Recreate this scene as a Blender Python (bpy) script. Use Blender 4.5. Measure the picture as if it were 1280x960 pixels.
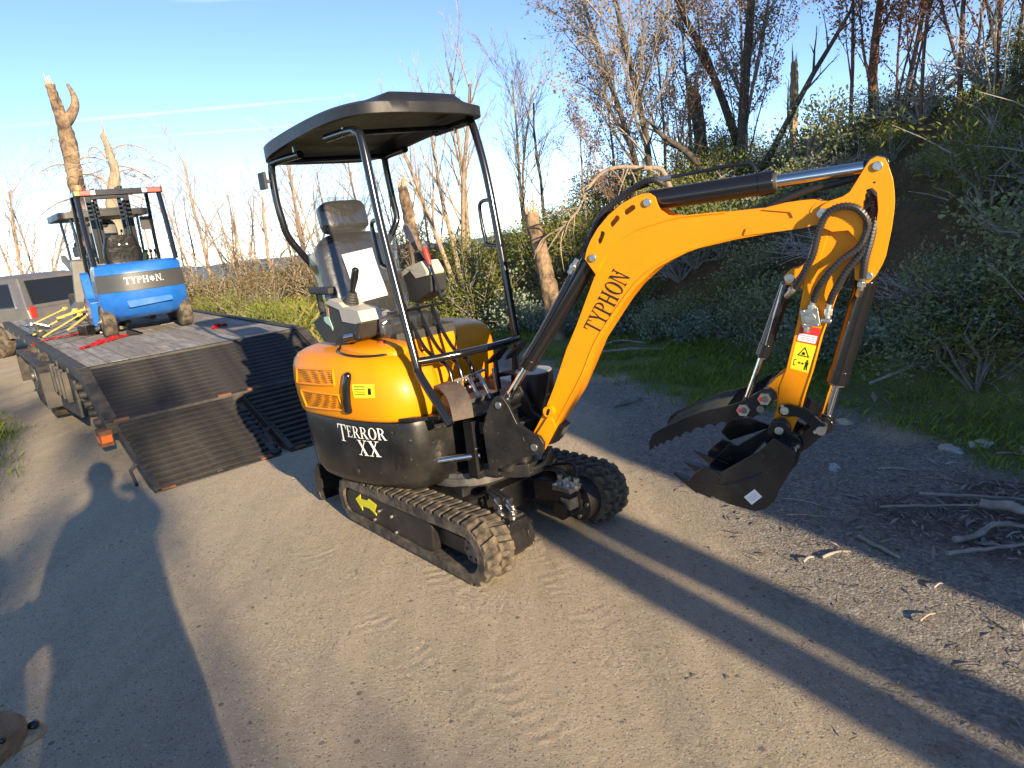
import bpy, bmesh, math, random
import numpy as np
from mathutils import Vector as V, Matrix as MX, noise
from mathutils.geometry import tessellate_polygon
from mathutils.bvhtree import BVHTree
R = math.radians; PI = math.pi
for o in list(bpy.data.objects): bpy.data.objects.remove(o)
SC = bpy.context.scene; COL = SC.collection
random.seed(7); np.random.seed(7)

# ------------------------------------------------------------------ camera
CAMH = 1.7; PITCH = R(13.5); ROLL = R(6.0)
fwd = V((0, math.cos(PITCH), -math.sin(PITCH))); r0 = V((1, 0, 0)); u0 = r0.cross(fwd)
rt = r0*math.cos(ROLL) - u0*math.sin(ROLL); up = rt.cross(fwd)
cd = bpy.data.cameras.new('camera'); cam = bpy.data.objects.new('camera', cd); COL.objects.link(cam)
cm = MX.Identity(4)
for i in range(3):
    cm[i][0] = rt[i]; cm[i][1] = up[i]; cm[i][2] = -fwd[i]
cm[2][3] = CAMH
cam.matrix_world = cm
cd.sensor_width = 36; cd.lens = 36*850/1280; cd.clip_start = 0.02; cd.clip_end = 12000
SC.camera = cam

# ------------------------------------------------------------------ light
SUN_AZ = 149.0; SUN_EL = 15.7
S3 = V((math.sin(R(SUN_AZ))*math.cos(R(SUN_EL)), math.cos(R(SUN_AZ))*math.cos(R(SUN_EL)), math.sin(R(SUN_EL))))
sl = bpy.data.lights.new('sun', 'SUN'); sl.energy = 3.8; sl.angle = R(0.53); sl.color = (1.0, 0.79, 0.52)
so = bpy.data.objects.new('sun', sl); COL.objects.link(so); so.location = S3*30
so.rotation_euler = S3.to_track_quat('Z', 'Y').to_euler()
W = bpy.data.worlds.new('World'); SC.world = W; W.use_nodes = True
wn = W.node_tree.nodes; wl = W.node_tree.links; wn.clear()
wo = wn.new('ShaderNodeOutputWorld'); bg = wn.new('ShaderNodeBackground'); sky = wn.new('ShaderNodeTexSky')
sky.sky_type = 'NISHITA'; sky.sun_disc = False; sky.sun_elevation = R(SUN_EL); sky.sun_rotation = R(SUN_AZ)
sky.altitude = 600; sky.air_density = 0.55; sky.dust_density = 0.0; sky.ozone_density = 1.6
bg.inputs['Strength'].default_value = 0.104
wl.new(bg.outputs[0], wo.inputs[0])
# thin contrails high in the air: great-circle streaks, with soft broken edges
tc = wn.new('ShaderNodeTexCoord')
def wmath(op, a, b=None, c=None):
    n = wn.new('ShaderNodeMath'); n.operation = op
    for i, x in enumerate((a, b, c)):
        if x is None: continue
        if isinstance(x, (int, float)): n.inputs[i].default_value = x
        else: wl.new(x, n.inputs[i])
    return n.outputs[0]
def wdot(vec):
    n = wn.new('ShaderNodeVectorMath'); n.operation = 'DOT_PRODUCT'; wl.new(tc.outputs['Generated'], n.inputs[0]); n.inputs[1].default_value = vec
    return n.outputs['Value']
nz = wn.new('ShaderNodeTexNoise'); nz.inputs['Scale'].default_value = 14; nz.inputs['Detail'].default_value = 5
wl.new(tc.outputs['Generated'], nz.inputs['Vector'])
def pixdir(x, y): return (fwd*850 + rt*(x-640) - up*(y-480)).normalized()
total = None
for (a, b, wd, amt) in (((0, 159), (440, 120), .0026, .16), ((120, 176), (440, 152), .002, .09), ((215, -2), (420, -8), .005, .2)):
    A, B = pixdir(*a), pixdir(*b); n = A.cross(B).normalized(); mid = (A+B).normalized()
    d = wmath('ABSOLUTE', wdot(n)); d = wmath('ADD', d, wmath('MULTIPLY', wmath('SUBTRACT', nz.outputs['Fac'], .5), wd*.9))
    band = wmath('SUBTRACT', 1.0, wmath('SMOOTH_MIN', wmath('DIVIDE', d, wd), 1.0, .3)); band = wmath('MAXIMUM', band, 0)
    along = wmath('SUBTRACT', 1.0, wmath('MULTIPLY', wmath('SUBTRACT', 1.0, wdot(mid)), 1.0/(1-mid.dot(A))*.8)); along = wmath('MAXIMUM', along, 0)
    k = wmath('MULTIPLY', wmath('MULTIPLY', band, along), amt)
    total = k if total is None else wmath('ADD', total, k)
mx = wn.new('ShaderNodeMix'); mx.data_type = 'RGBA'
wl.new(total, mx.inputs['Factor']); wl.new(sky.outputs[0], mx.inputs[6]); mx.inputs[7].default_value = (9.0, 8.6, 8.2, 1)
wl.new(mx.outputs[2], bg.inputs[0])
SC.view_settings.view_transform = 'Standard'; SC.view_settings.look = 'None'
SC.view_settings.exposure = 1.5; SC.view_settings.gamma = 1
try:
    SC.cycles.max_bounces = 6; SC.cycles.transparent_max_bounces = 12; SC.cycles.use_denoising = True
except Exception: pass

# ------------------------------------------------------------------ materials
def mat(name, c, rough=.5, metal=0., var=0., vs=6., bump=0., bs=60., dust=None, damt=.5, ds=3., coat=0., c2=None, spec=None, trans=0., stretch=None, scratch=False):
    m = bpy.data.materials.new(name); m.use_nodes = True
    N = m.node_tree.nodes; Lk = m.node_tree.links; p = N['Principled BSDF']
    p.inputs['Roughness'].default_value = rough; p.inputs['Metallic'].default_value = metal
    if coat: p.inputs['Coat Weight'].default_value = coat; p.inputs['Coat Roughness'].default_value = .12
    if spec is not None: p.inputs['Specular IOR Level'].default_value = spec
    t = N.new('ShaderNodeTexCoord'); src = t.outputs['Object']
    if stretch:
        mp = N.new('ShaderNodeMapping'); mp.inputs['Scale'].default_value = stretch; Lk.new(src, mp.inputs[0]); src = mp.outputs[0]
    col = None
    if var or c2:
        n = N.new('ShaderNodeTexNoise'); n.inputs['Scale'].default_value = vs; n.inputs['Detail'].default_value = 6; n.inputs['Roughness'].default_value = .65
        Lk.new(src, n.inputs['Vector'])
        r = N.new('ShaderNodeValToRGB'); Lk.new(n.outputs['Fac'], r.inputs[0])
        lo = tuple(max(0, x*(1-var)) for x in c); hi = tuple(min(1, x*(1+var)) for x in (c2 or c))
        r.color_ramp.elements[0].position = .32; r.color_ramp.elements[1].position = .68
        r.color_ramp.elements[0].color = (*lo, 1); r.color_ramp.elements[1].color = (*hi, 1); col = r.outputs[0]
    if dust:
        n2 = N.new('ShaderNodeTexNoise'); n2.inputs['Scale'].default_value = ds; n2.inputs['Detail'].default_value = 8; n2.inputs['Roughness'].default_value = .7
        Lk.new(t.outputs['Object'], n2.inputs['Vector'])
        r2 = N.new('ShaderNodeMapRange'); r2.inputs['From Min'].default_value = .42; r2.inputs['From Max'].default_value = .72; r2.inputs['To Max'].default_value = damt
        Lk.new(n2.outputs['Fac'], r2.inputs['Value'])
        mix = N.new('ShaderNodeMix'); mix.data_type = 'RGBA'; Lk.new(r2.outputs[0], mix.inputs['Factor'])
        if col: Lk.new(col, mix.inputs[6])
        else: mix.inputs[6].default_value = (*c, 1)
        mix.inputs[7].default_value = (*dust, 1); col = mix.outputs[2]
        rr = N.new('ShaderNodeMapRange'); rr.inputs['To Min'].default_value = rough; rr.inputs['To Max'].default_value = min(1, rough+.5); Lk.new(r2.outputs[0], rr.inputs['Value'])
        Lk.new(rr.outputs[0], p.inputs['Roughness'])
    if scratch:
        for rot, sc_, th_ in ((.5, 9, .70), (2.2, 13, .715)):
            mp_ = N.new('ShaderNodeMapping'); mp_.inputs['Rotation'].default_value = (rot, rot*.7, rot); mp_.inputs['Scale'].default_value = (sc_, sc_*.05, sc_*.6); Lk.new(t.outputs['Object'], mp_.inputs[0])
            ns = N.new('ShaderNodeTexNoise'); ns.inputs['Scale'].default_value = 9; ns.inputs['Detail'].default_value = 3; Lk.new(mp_.outputs[0], ns.inputs['Vector'])
            gt = N.new('ShaderNodeMapRange'); gt.inputs['From Min'].default_value = th_; gt.inputs['From Max'].default_value = th_+.03; gt.inputs['To Max'].default_value = .55; Lk.new(ns.outputs['Fac'], gt.inputs['Value'])
            mxs = N.new('ShaderNodeMix'); mxs.data_type = 'RGBA'; Lk.new(gt.outputs[0], mxs.inputs['Factor'])
            if col: Lk.new(col, mxs.inputs[6])
            else: mxs.inputs[6].default_value = (*c, 1)
            mxs.inputs[7].default_value = (.20, .19, .18, 1); col = mxs.outputs[2]
    if col: Lk.new(col, p.inputs['Base Color'])
    else: p.inputs['Base Color'].default_value = (*c, 1)
    if bump:
        n3 = N.new('ShaderNodeTexNoise'); n3.inputs['Scale'].default_value = bs; n3.inputs['Detail'].default_value = 5; Lk.new(src, n3.inputs['Vector'])
        bm = N.new('ShaderNodeBump'); bm.inputs['Strength'].default_value = bump; bm.inputs['Distance'].default_value = .02
        Lk.new(n3.outputs['Fac'], bm.inputs['Height']); Lk.new(bm.outputs[0], p.inputs['Normal'])
    if trans: p.inputs['Transmission Weight'].default_value = trans
    return m
def leafmat(name, c, c2, rough=.6, tl=.25):
    m = bpy.data.materials.new(name); m.use_nodes = True; N = m.node_tree.nodes; Lk = m.node_tree.links; p = N['Principled BSDF']
    g = N.new('ShaderNodeNewGeometry'); r = N.new('ShaderNodeMix'); r.data_type = 'RGBA'
    oi = N.new('ShaderNodeObjectInfo'); a = N.new('ShaderNodeMath'); a.operation = 'MULTIPLY_ADD'; a.inputs[1].default_value = .75; 
    m2 = N.new('ShaderNodeMath'); m2.operation = 'MULTIPLY'; m2.inputs[1].default_value = .25
    Lk.new(oi.outputs['Random'], m2.inputs[0]); Lk.new(g.outputs['Random Per Island'], a.inputs[0]); Lk.new(m2.outputs[0], a.inputs[2])
    Lk.new(a.outputs[0], r.inputs['Factor']); r.inputs[6].default_value = (*c, 1); r.inputs[7].default_value = (*c2, 1)
    Lk.new(r.outputs[2], p.inputs['Base Color']); p.inputs['Roughness'].default_value = rough; p.inputs['Specular IOR Level'].default_value = .25
    t = N.new('ShaderNodeBsdfTranslucent'); Lk.new(r.outputs[2], t.inputs[0]); s = N.new('ShaderNodeMixShader'); s.inputs[0].default_value = tl
    Lk.new(p.outputs[0], s.inputs[1]); Lk.new(t.outputs[0], s.inputs[2]); Lk.new(s.outputs[0], N['Material Output'].inputs[0])
    return m
DUST = (.30, .235, .155)
K = dict(
 orange=mat('orange_paint', (.80, .275, .0012), .38, var=.06, vs=3, coat=.10, dust=(.50, .25, .04), damt=.14, ds=5, bump=.025, bs=14, spec=.25),
 black=mat('black_paint', (.010, .010, .011), .34, var=.3, vs=8, dust=(.06, .05, .038), damt=.3, ds=4, bump=.03, bs=40, scratch=True),
 gloss=mat('gloss_black', (.010, .010, .012), .2, coat=.4),
 dustblack=mat('dusty_black', (.012, .011, .011), .5, dust=(.10, .08, .055), damt=.45, ds=7),
 canopy=mat('black_plastic', (.013, .014, .017), .42, bump=.08, bs=220, dust=(.06, .055, .05), damt=.35, ds=3),
 rubber=mat('track_rubber', (.035, .031, .027), .85, var=.3, vs=12, dust=DUST, damt=.75, ds=9, bump=.2, bs=60),
 lug=mat('lug_rubber', (.045, .038, .031), .85, var=.35, vs=14, dust=(.28, .22, .145), damt=.75, ds=12, bump=.2, bs=60),
 chrome=mat('chrome', (.72, .72, .72), .12, 1.), steel=mat('zinc_steel', (.55, .54, .50), .35, 1., var=.15, vs=30, bump=.1, bs=80),
 dsteel=mat('dark_steel', (.16, .155, .15), .5, .7, var=.3, vs=20),
 vinyl=mat('black_vinyl', (.010, .010, .011), .4, bump=.35, bs=22, coat=.12, spec=.3),
 hose=mat('hose_rubber', (.018, .018, .02), .55), spiral=mat('hose_guard', (.028, .028, .03), .4, coat=.2),
 greyp=mat('warm_grey_plastic', (.50, .475, .40), .5, var=.05), blackp=mat('grained_black_plastic', (.028, .028, .028), .55, bump=.15, bs=300, dust=(.12, .11, .09), damt=.3),
 white=mat('white_print', (.82, .82, .80), .5), ink=mat('black_print', (.012, .012, .012), .4), yellow=mat('yellow_sticker', (.78, .72, .02), .4), red=mat('red_sticker', (.62, .03, .03), .4),
 redpaint=mat('red_plastic', (.45, .035, .02), .4), paper=mat('paper', (.78, .79, .82), .7), rust=mat('rusty_iron', (.17, .075, .035), .85, var=.4, vs=10, bump=.3, bs=50),
 mesh=mat('mesh_dark', (.05, .02, .004), .6), mat_=mat('floor_rubber', (.075, .058, .05), .8, var=.25, bump=.2, bs=50, dust=(.25, .19, .13), damt=.5),
 teal=mat('mint_tape', (.45, .72, .60), .5),
)
def film_mat():
    m = bpy.data.materials.new('clear_film'); m.use_nodes = True; N = m.node_tree.nodes; Lk = m.node_tree.links; N.remove(N['Principled BSDF'])
    t = N.new('ShaderNodeBsdfTransparent'); g = N.new('ShaderNodeBsdfGlossy'); g.inputs['Roughness'].default_value = .05; d = N.new('ShaderNodeBsdfDiffuse'); d.inputs[0].default_value = (.75, .78, .8, 1)
    a = N.new('ShaderNodeMixShader'); a.inputs[0].default_value = .03; b = N.new('ShaderNodeMixShader'); lw = N.new('ShaderNodeLayerWeight'); lw.inputs[0].default_value = .25
    r = N.new('ShaderNodeMapRange'); r.inputs['To Min'].default_value = .06; r.inputs['To Max'].default_value = .38; Lk.new(lw.outputs['Facing'], r.inputs['Value'])
    Lk.new(t.outputs[0], a.inputs[1]); Lk.new(d.outputs[0], a.inputs[2]); Lk.new(r.outputs[0], b.inputs[0]); Lk.new(a.outputs[0], b.inputs[1]); Lk.new(g.outputs[0], b.inputs[2]); Lk.new(b.outputs[0], N['Material Output'].inputs[0])
    return m
K['film'] = film_mat()

# ------------------------------------------------------------------ mesh builder
class MB:
    def __init__(s): s.v = []; s.f = []; s.mi = []; s.m = 0
    def add(s, vs, fs):
        k = len(s.v); s.v.extend([tuple(x) for x in vs]); s.f.extend([tuple(i+k for i in f) for f in fs]); s.mi.extend([s.m]*len(fs)); return s
    def box(s, c, sz, rot=None, taper=None):
        hx, hy, hz = sz[0]/2, sz[1]/2, sz[2]/2; vs = []
        for z in (-1, 1):
            q = taper if (taper and z > 0) else 1
            for x, y in ((-1, -1), (1, -1), (1, 1), (-1, 1)):
                p = V((x*hx*q, y*hy*q, z*hz)); p = rot @ p if rot else p; vs.append(p+V(c))
        return s.add(vs, [(3, 2, 1, 0), (4, 5, 6, 7), (0, 1, 5, 4), (1, 2, 6, 5), (2, 3, 7, 6), (3, 0, 4, 7)])
    def bar(s, a, b, w, h, upv=(0, 0, 1)):
        a, b = V(a), V(b); d = (b-a); L = d.length; d.normalize(); x = d.cross(V(upv))
        if x.length < 1e-4: x = d.cross(V((1, 0, 0)))
        x.normalize(); z = x.cross(d); rot = MX((x, d, z)).transposed()
        return s.box((a+b)/2, (w, L, h), rot)
    def tube(s, pts, r, n=8, cap=True, ry=None):
        pts = [V(p) for p in pts]; k = len(pts); rs = r if isinstance(r, (list, tuple)) else [r]*k
        T = []
        for i in range(k):
            t = (pts[min(i+1, k-1)]-pts[max(i-1, 0)]); T.append(t.normalized() if t.length > 1e-9 else V((0, 0, 1)))
        a = V((0, 0, 1)) if abs(T[0].z) < .9 else V((1, 0, 0)); x = T[0].cross(a).normalized(); vs = []; fs = []
        for i in range(k):
            x = (x - T[i]*x.dot(T[i])); x = x.normalized() if x.length > 1e-6 else T[i].orthogonal().normalized(); y = T[i].cross(x)
            for j in range(n):
                q = 2*PI*j/n; vs.append(pts[i]+(x*math.cos(q)+y*math.sin(q))*rs[i])
        for i in range(k-1):
            for j in range(n):
                fs.append((i*n+j, i*n+(j+1) % n, (i+1)*n+(j+1) % n, (i+1)*n+j))
        if cap: fs.append(tuple(range(n-1, -1, -1))); fs.append(tuple((k-1)*n+j for j in range(n)))
        return s.add(vs, fs)
    def cyl(s, a, b, r, n=20, r1=None): return s.tube([a, b], [r, r if r1 is None else r1], n)
    def loft(s, rings, closed=True, cap=(True, True)):
        n = len(rings[0]); vs = [p for r in rings for p in r]; fs = []
        for i in range(len(rings)-1):
            for j in range(n if closed else n-1):
                fs.append((i*n+j, i*n+(j+1) % n, (i+1)*n+(j+1) % n, (i+1)*n+j))
        if cap[0]: fs.append(tuple(range(n-1, -1, -1)))
        if cap[1]: fs.append(tuple((len(rings)-1)*n+j for j in range(n)))
        return s.add(vs, fs)
    def prism(s, outer, t0, t1, holes=(), fr=lambda a, b, t: (a, t, b)):
        loops = [list(outer)]+[list(h) for h in holes]; flat = [p for l in loops for p in l]
        tri = tessellate_polygon([[V((p[0], p[1], 0)) for p in l] for l in loops]); n = len(flat)
        vs = [fr(p[0], p[1], t0) for p in flat]+[fr(p[0], p[1], t1) for p in flat]
        fs = [tuple(t) for t in tri]+[tuple(i+n for i in reversed(t)) for t in tri]; k = 0
        for l in loops:
            m = len(l)
            for i in range(m): fs.append((k+i, k+(i+1) % m, n+k+(i+1) % m, n+k+i))
            k += m
        return s.add(vs, fs)
    def ell(s, c, rx, ry, rz, nu=14, nv=9, rot=None, p=1.):
        rings = []
        sg = lambda q: math.copysign(abs(q)**p, q)
        for i in range(nv):
            t = -PI/2+PI*(i+.5)/nv
            ring = []
            for j in range(nu):
                a = 2*PI*j/nu; q = V((rx*sg(math.cos(t))*sg(math.cos(a)), ry*sg(math.cos(t))*sg(math.sin(a)), rz*sg(math.sin(t))))
                ring.append(V(c)+(rot @ q if rot else q))
            rings.append(ring)
        return s.loft(rings)
    def build(s, name, mats, parent=None, mw=None, smooth=40, bevel=0, seg=2, fix=True):
        me = bpy.data.meshes.new(name); me.from_pydata(s.v, [], s.f)
        mats = mats if isinstance(mats, (list, tuple)) else [mats]
        for m in mats: me.materials.append(m)
        if len(mats) > 1: me.polygons.foreach_set('material_index', s.mi)
        if fix:
            b = bmesh.new(); b.from_mesh(me); bmesh.ops.recalc_face_normals(b, faces=b.faces); b.to_mesh(me); b.free()
        return link(name, me, parent, mw, smooth, bevel, seg)
def link(name, me, parent=None, mw=None, smooth=40, bevel=0, seg=2):
    if smooth:
        me.polygons.foreach_set('use_smooth', [True]*len(me.polygons)); me.set_sharp_from_angle(angle=R(smooth))
    o = bpy.data.objects.new(name, me); COL.objects.link(o)
    if parent: o.parent = parent
    if mw is not None: o.matrix_local = mw
    if bevel:
        b = o.modifiers.new('bevel', 'BEVEL'); b.width = bevel; b.segments = seg; b.limit_method = 'ANGLE'; b.angle_limit = R(35); b.harden_normals = True
    return o
def empty(name, label, cat, loc=(0, 0, 0), rz=0, group=None, rot=None):
    o = bpy.data.objects.new(name, None); COL.objects.link(o); o.location = loc; o.rotation_euler = rot or (0, 0, rz); o.empty_display_size = .1
    return tag(o, label, cat, group)
def tag(o, label=None, cat=None, group=None, kind=None):
    if label: o['label'] = label
    if cat: o['category'] = cat
    if group: o['group'] = group
    if kind: o['kind'] = kind
    return o
def copy_tree(o, parent=None):
    c = o.copy(); COL.objects.link(c)
    if parent: c.parent = parent; c.matrix_parent_inverse = o.matrix_parent_inverse
    for ch in list(o.children): copy_tree(ch, c)
    return c
def catmull(P, k=4, closed=False):
    P = [V(p) for p in P]; n = len(P); out = []
    for i in range(n if closed else n-1):
        g = lambda j: P[j % n] if closed else P[max(0, min(n-1, j))]
        a, b, c, d = g(i-1), g(i), g(i+1), g(i+2)
        for q in range(k):
            t = q/k; out.append(.5*((2*b)+(c-a)*t+(2*a-5*b+4*c-d)*t*t+(3*b-a-3*c+d)*t**3))
    if not closed: out.append(P[-1])
    return out
def circ(c, r, n=16): return [(c[0]+r*math.cos(2*PI*i/n), c[1]+r*math.sin(2*PI*i/n)) for i in range(n)]
def roundpoly(P, r, k=4):
    n = len(P); out = []
    for i in range(n):
        a, b, c = V((*P[i-1], 0)), V((*P[i], 0)), V((*P[(i+1) % n], 0))
        d1 = (a-b); d2 = (c-b); q = min(r, d1.length*.45, d2.length*.45); d1.normalize(); d2.normalize(); p0 = b+d1*q; p1 = b+d2*q
        for j in range(k+1):
            t = j/k; w = p0*(1-t)**2+b*2*t*(1-t)+p1*t*t; out.append((w.x, w.y))
    return out

# ------------------------------------------------------------------ serif lettering (flat print)
def glyph(ch):
    P = []; q = lambda *p: P.append(list(p)); rc = lambda x0, y0, x1, y1: q((x0, y0), (x1, y0), (x1, y1), (x0, y1))
    def arc(cx, cy, rx, ry, ix, iy, a0, a1, n=12):
        for i in range(n):
            t0 = a0+(a1-a0)*i/n; t1 = a0+(a1-a0)*(i+1)/n
            q((cx+rx*math.cos(t0), cy+ry*math.sin(t0)), (cx+rx*math.cos(t1), cy+ry*math.sin(t1)), (cx+ix*math.cos(t1), cy+iy*math.sin(t1)), (cx+ix*math.cos(t0), cy+iy*math.sin(t0)))
    w = .8
    if ch == 'T': rc(.02, .94, .78, 1); rc(.33, 0, .47, .94); rc(.22, 0, .58, .045); q((.02, .72), (.05, .72), (.12, .94), (.02, .94)); q((.75, .72), (.78, .72), (.78, .94), (.68, .94))
    elif ch == 'Y': q((.06, 1), (.25, 1), (.48, .45), (.34, .45)); q((.66, 1), (.73, 1), (.48, .45), (.42, .5)); rc(.34, 0, .48, .46); rc(.0, .955, .32, 1); rc(.57, .955, .82, 1); rc(.23, 0, .59, .045)
    elif ch in 'PR':
        rc(.1, 0, .25, 1); rc(.02, 0, .35, .045); rc(.02, .955, .3, 1); arc(.3, .735, .37, .265, .22, .215, -PI/2, PI/2); rc(.25, .47, .3, .52); rc(.25, .95, .3, 1); w = .72
        if ch == 'R': q((.34, .48), (.5, .5), (.82, 0), (.62, 0)); rc(.6, 0, .9, .045); w = .84
    elif ch == 'H': rc(.1, 0, .25, 1); rc(.6, 0, .75, 1); rc(.25, .47, .6, .53); [rc(x, y, x+.31, y+.045) for x in (.02, .52) for y in (0, .955)]; w = .86
    elif ch == 'O': arc(.42, .5, .4, .515, .24, .46, 0, 2*PI, 28); w = .84
    elif ch == 'N': rc(.1, 0, .16, 1); rc(.68, 0, .74, 1); q((.1, 1), (.27, 1), (.74, 0), (.66, 0)); rc(.0, .955, .27, 1); rc(.0, 0, .27, .045); rc(.56, .955, .85, 1); w = .86
    elif ch == 'E': rc(.1, 0, .25, 1); rc(.02, 0, .62, .055); rc(.02, .945, .6, 1); rc(.25, .48, .45, .535); q((.62, .055), (.54, .055), (.66, .25), (.69, .25)); q((.6, .945), (.52, .945), (.6, .75), (.63, .75)); rc(.43, .4, .465, .62); w = .72
    elif ch == 'X': q((.06, 1), (.25, 1), (.78, 0), (.58, 0)); q((.64, 1), (.71, 1), (.18, 0), (.11, 0)); rc(0, .955, .34, 1); rc(.52, .955, .82, 1); rc(0, 0, .3, .045); rc(.48, 0, .86, .045); w = .86
    elif ch == '.': rc(.05, 0, .17, .13); w = .2
    elif ch == '@':                                                  # the turning storm mark that stands for the O
        arc(.42, .5, .23, .27, .09, .11, 0, 2*PI, 20)
        for i in range(6):
            a = i*PI/3; c, s_ = math.cos, math.sin
            q((.42+.2*c(a), .5+.24*s_(a)), (.42+.2*c(a+.5), .5+.24*s_(a+.5)), (.42+.4*c(a+.75), .5+.46*s_(a+.75)), (.42+.36*c(a+.45), .5+.42*s_(a+.45)))
        w = .84
    return P, w
def lettering(name, text, o, xd, yd, nd, h, m, parent, mw=None, wsc=1., gap=.04, caps=None):
    o, xd, yd, nd = V(o), V(xd).normalized(), V(yd), V(nd).normalized(); mb = MB(); x = 0; e = 0
    for i, ch in enumerate(text):
        P, w = glyph(ch); k = caps if (caps and i == 0) else 1.
        for poly in P:
            e += 1
            mb.add([o+xd*((p[0]*k*wsc+x)*h)+yd*((p[1]*k-(k-1)*.9)*h)+nd*(.0006+e*.00002) for p in poly], [tuple(range(len(poly)))])
        x += (w*k*wsc+gap)
    return mb.build(name, m, parent, mw, smooth=0, fix=False), x*h
# ================================================================== the yellow mini excavator
EXO = V((-.287, 3.771, 0)); EXA = R(-50)
ex = empty('mini_excavator', 'orange and black mini excavator with canopy standing on the dirt road', 'excavator', EXO, EXA)
ex_inv = ex.matrix_basis.inverted()
MW = MX.Translation(V((.11, 3.264, 0))) @ MX.Rotation(R(-30), 4, 'Z')      # boom frame: x outwards, y across (near side negative), z up
BM = ex_inv @ MW
B = lambda mb, name, m, parent=None, smooth=40, bevel=.004, seg=2, mw=None: mb.build(name, m, parent or ex, mw, smooth, bevel, seg)
BB = lambda mb, name, m, parent=None, smooth=40, bevel=.004: mb.build(name, m, parent or ex, None if (parent and parent != ex) else BM, smooth, bevel)

# ---- undercarriage
def track_loop(off, n=132):
    c0, q0, c1, q1 = V((-.57, .155)), .112+off, V((.585, .168)), .125+off
    d = c1-c0; L = d.length; al = math.atan2(d.y, d.x); be = math.asin((q1-q0)/L); P = []
    def arcp(c, q, a0, a1, k=40): return [V((c.x+q*math.cos(a0+(a1-a0)*i/k), c.y+q*math.sin(a0+(a1-a0)*i/k))) for i in range(k+1)]
    P += arcp(c1, q1, al-PI/2-be, al+PI/2+be); P += arcp(c0, q0, al+PI/2+be, al+1.5*PI-be)
    P.append(P[0]); D = [0]
    for i in range(1, len(P)): D.append(D[-1]+(P[i]-P[i-1]).length)
    out = []; k = 0
    for i in range(n):
        t = D[-1]*i/n
        while D[k+1] < t: k += 1
        f = (t-D[k])/(D[k+1]-D[k]+1e-9); p = P[k].lerp(P[k+1], f)
        # the top run sags a little between the wheels
        out.append(p)
    return out
def ring_pts(L0, L1, o0, o1):
    a, b = track_loop(o0), track_loop(o1); rings = []
    for (P, l) in ((b, L0), (b, L1), (a, L1), (a, L0), (b, L0)): rings.append([V((p.x, l, p.y)) for p in P])
    return rings
lug_me = {}
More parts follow.
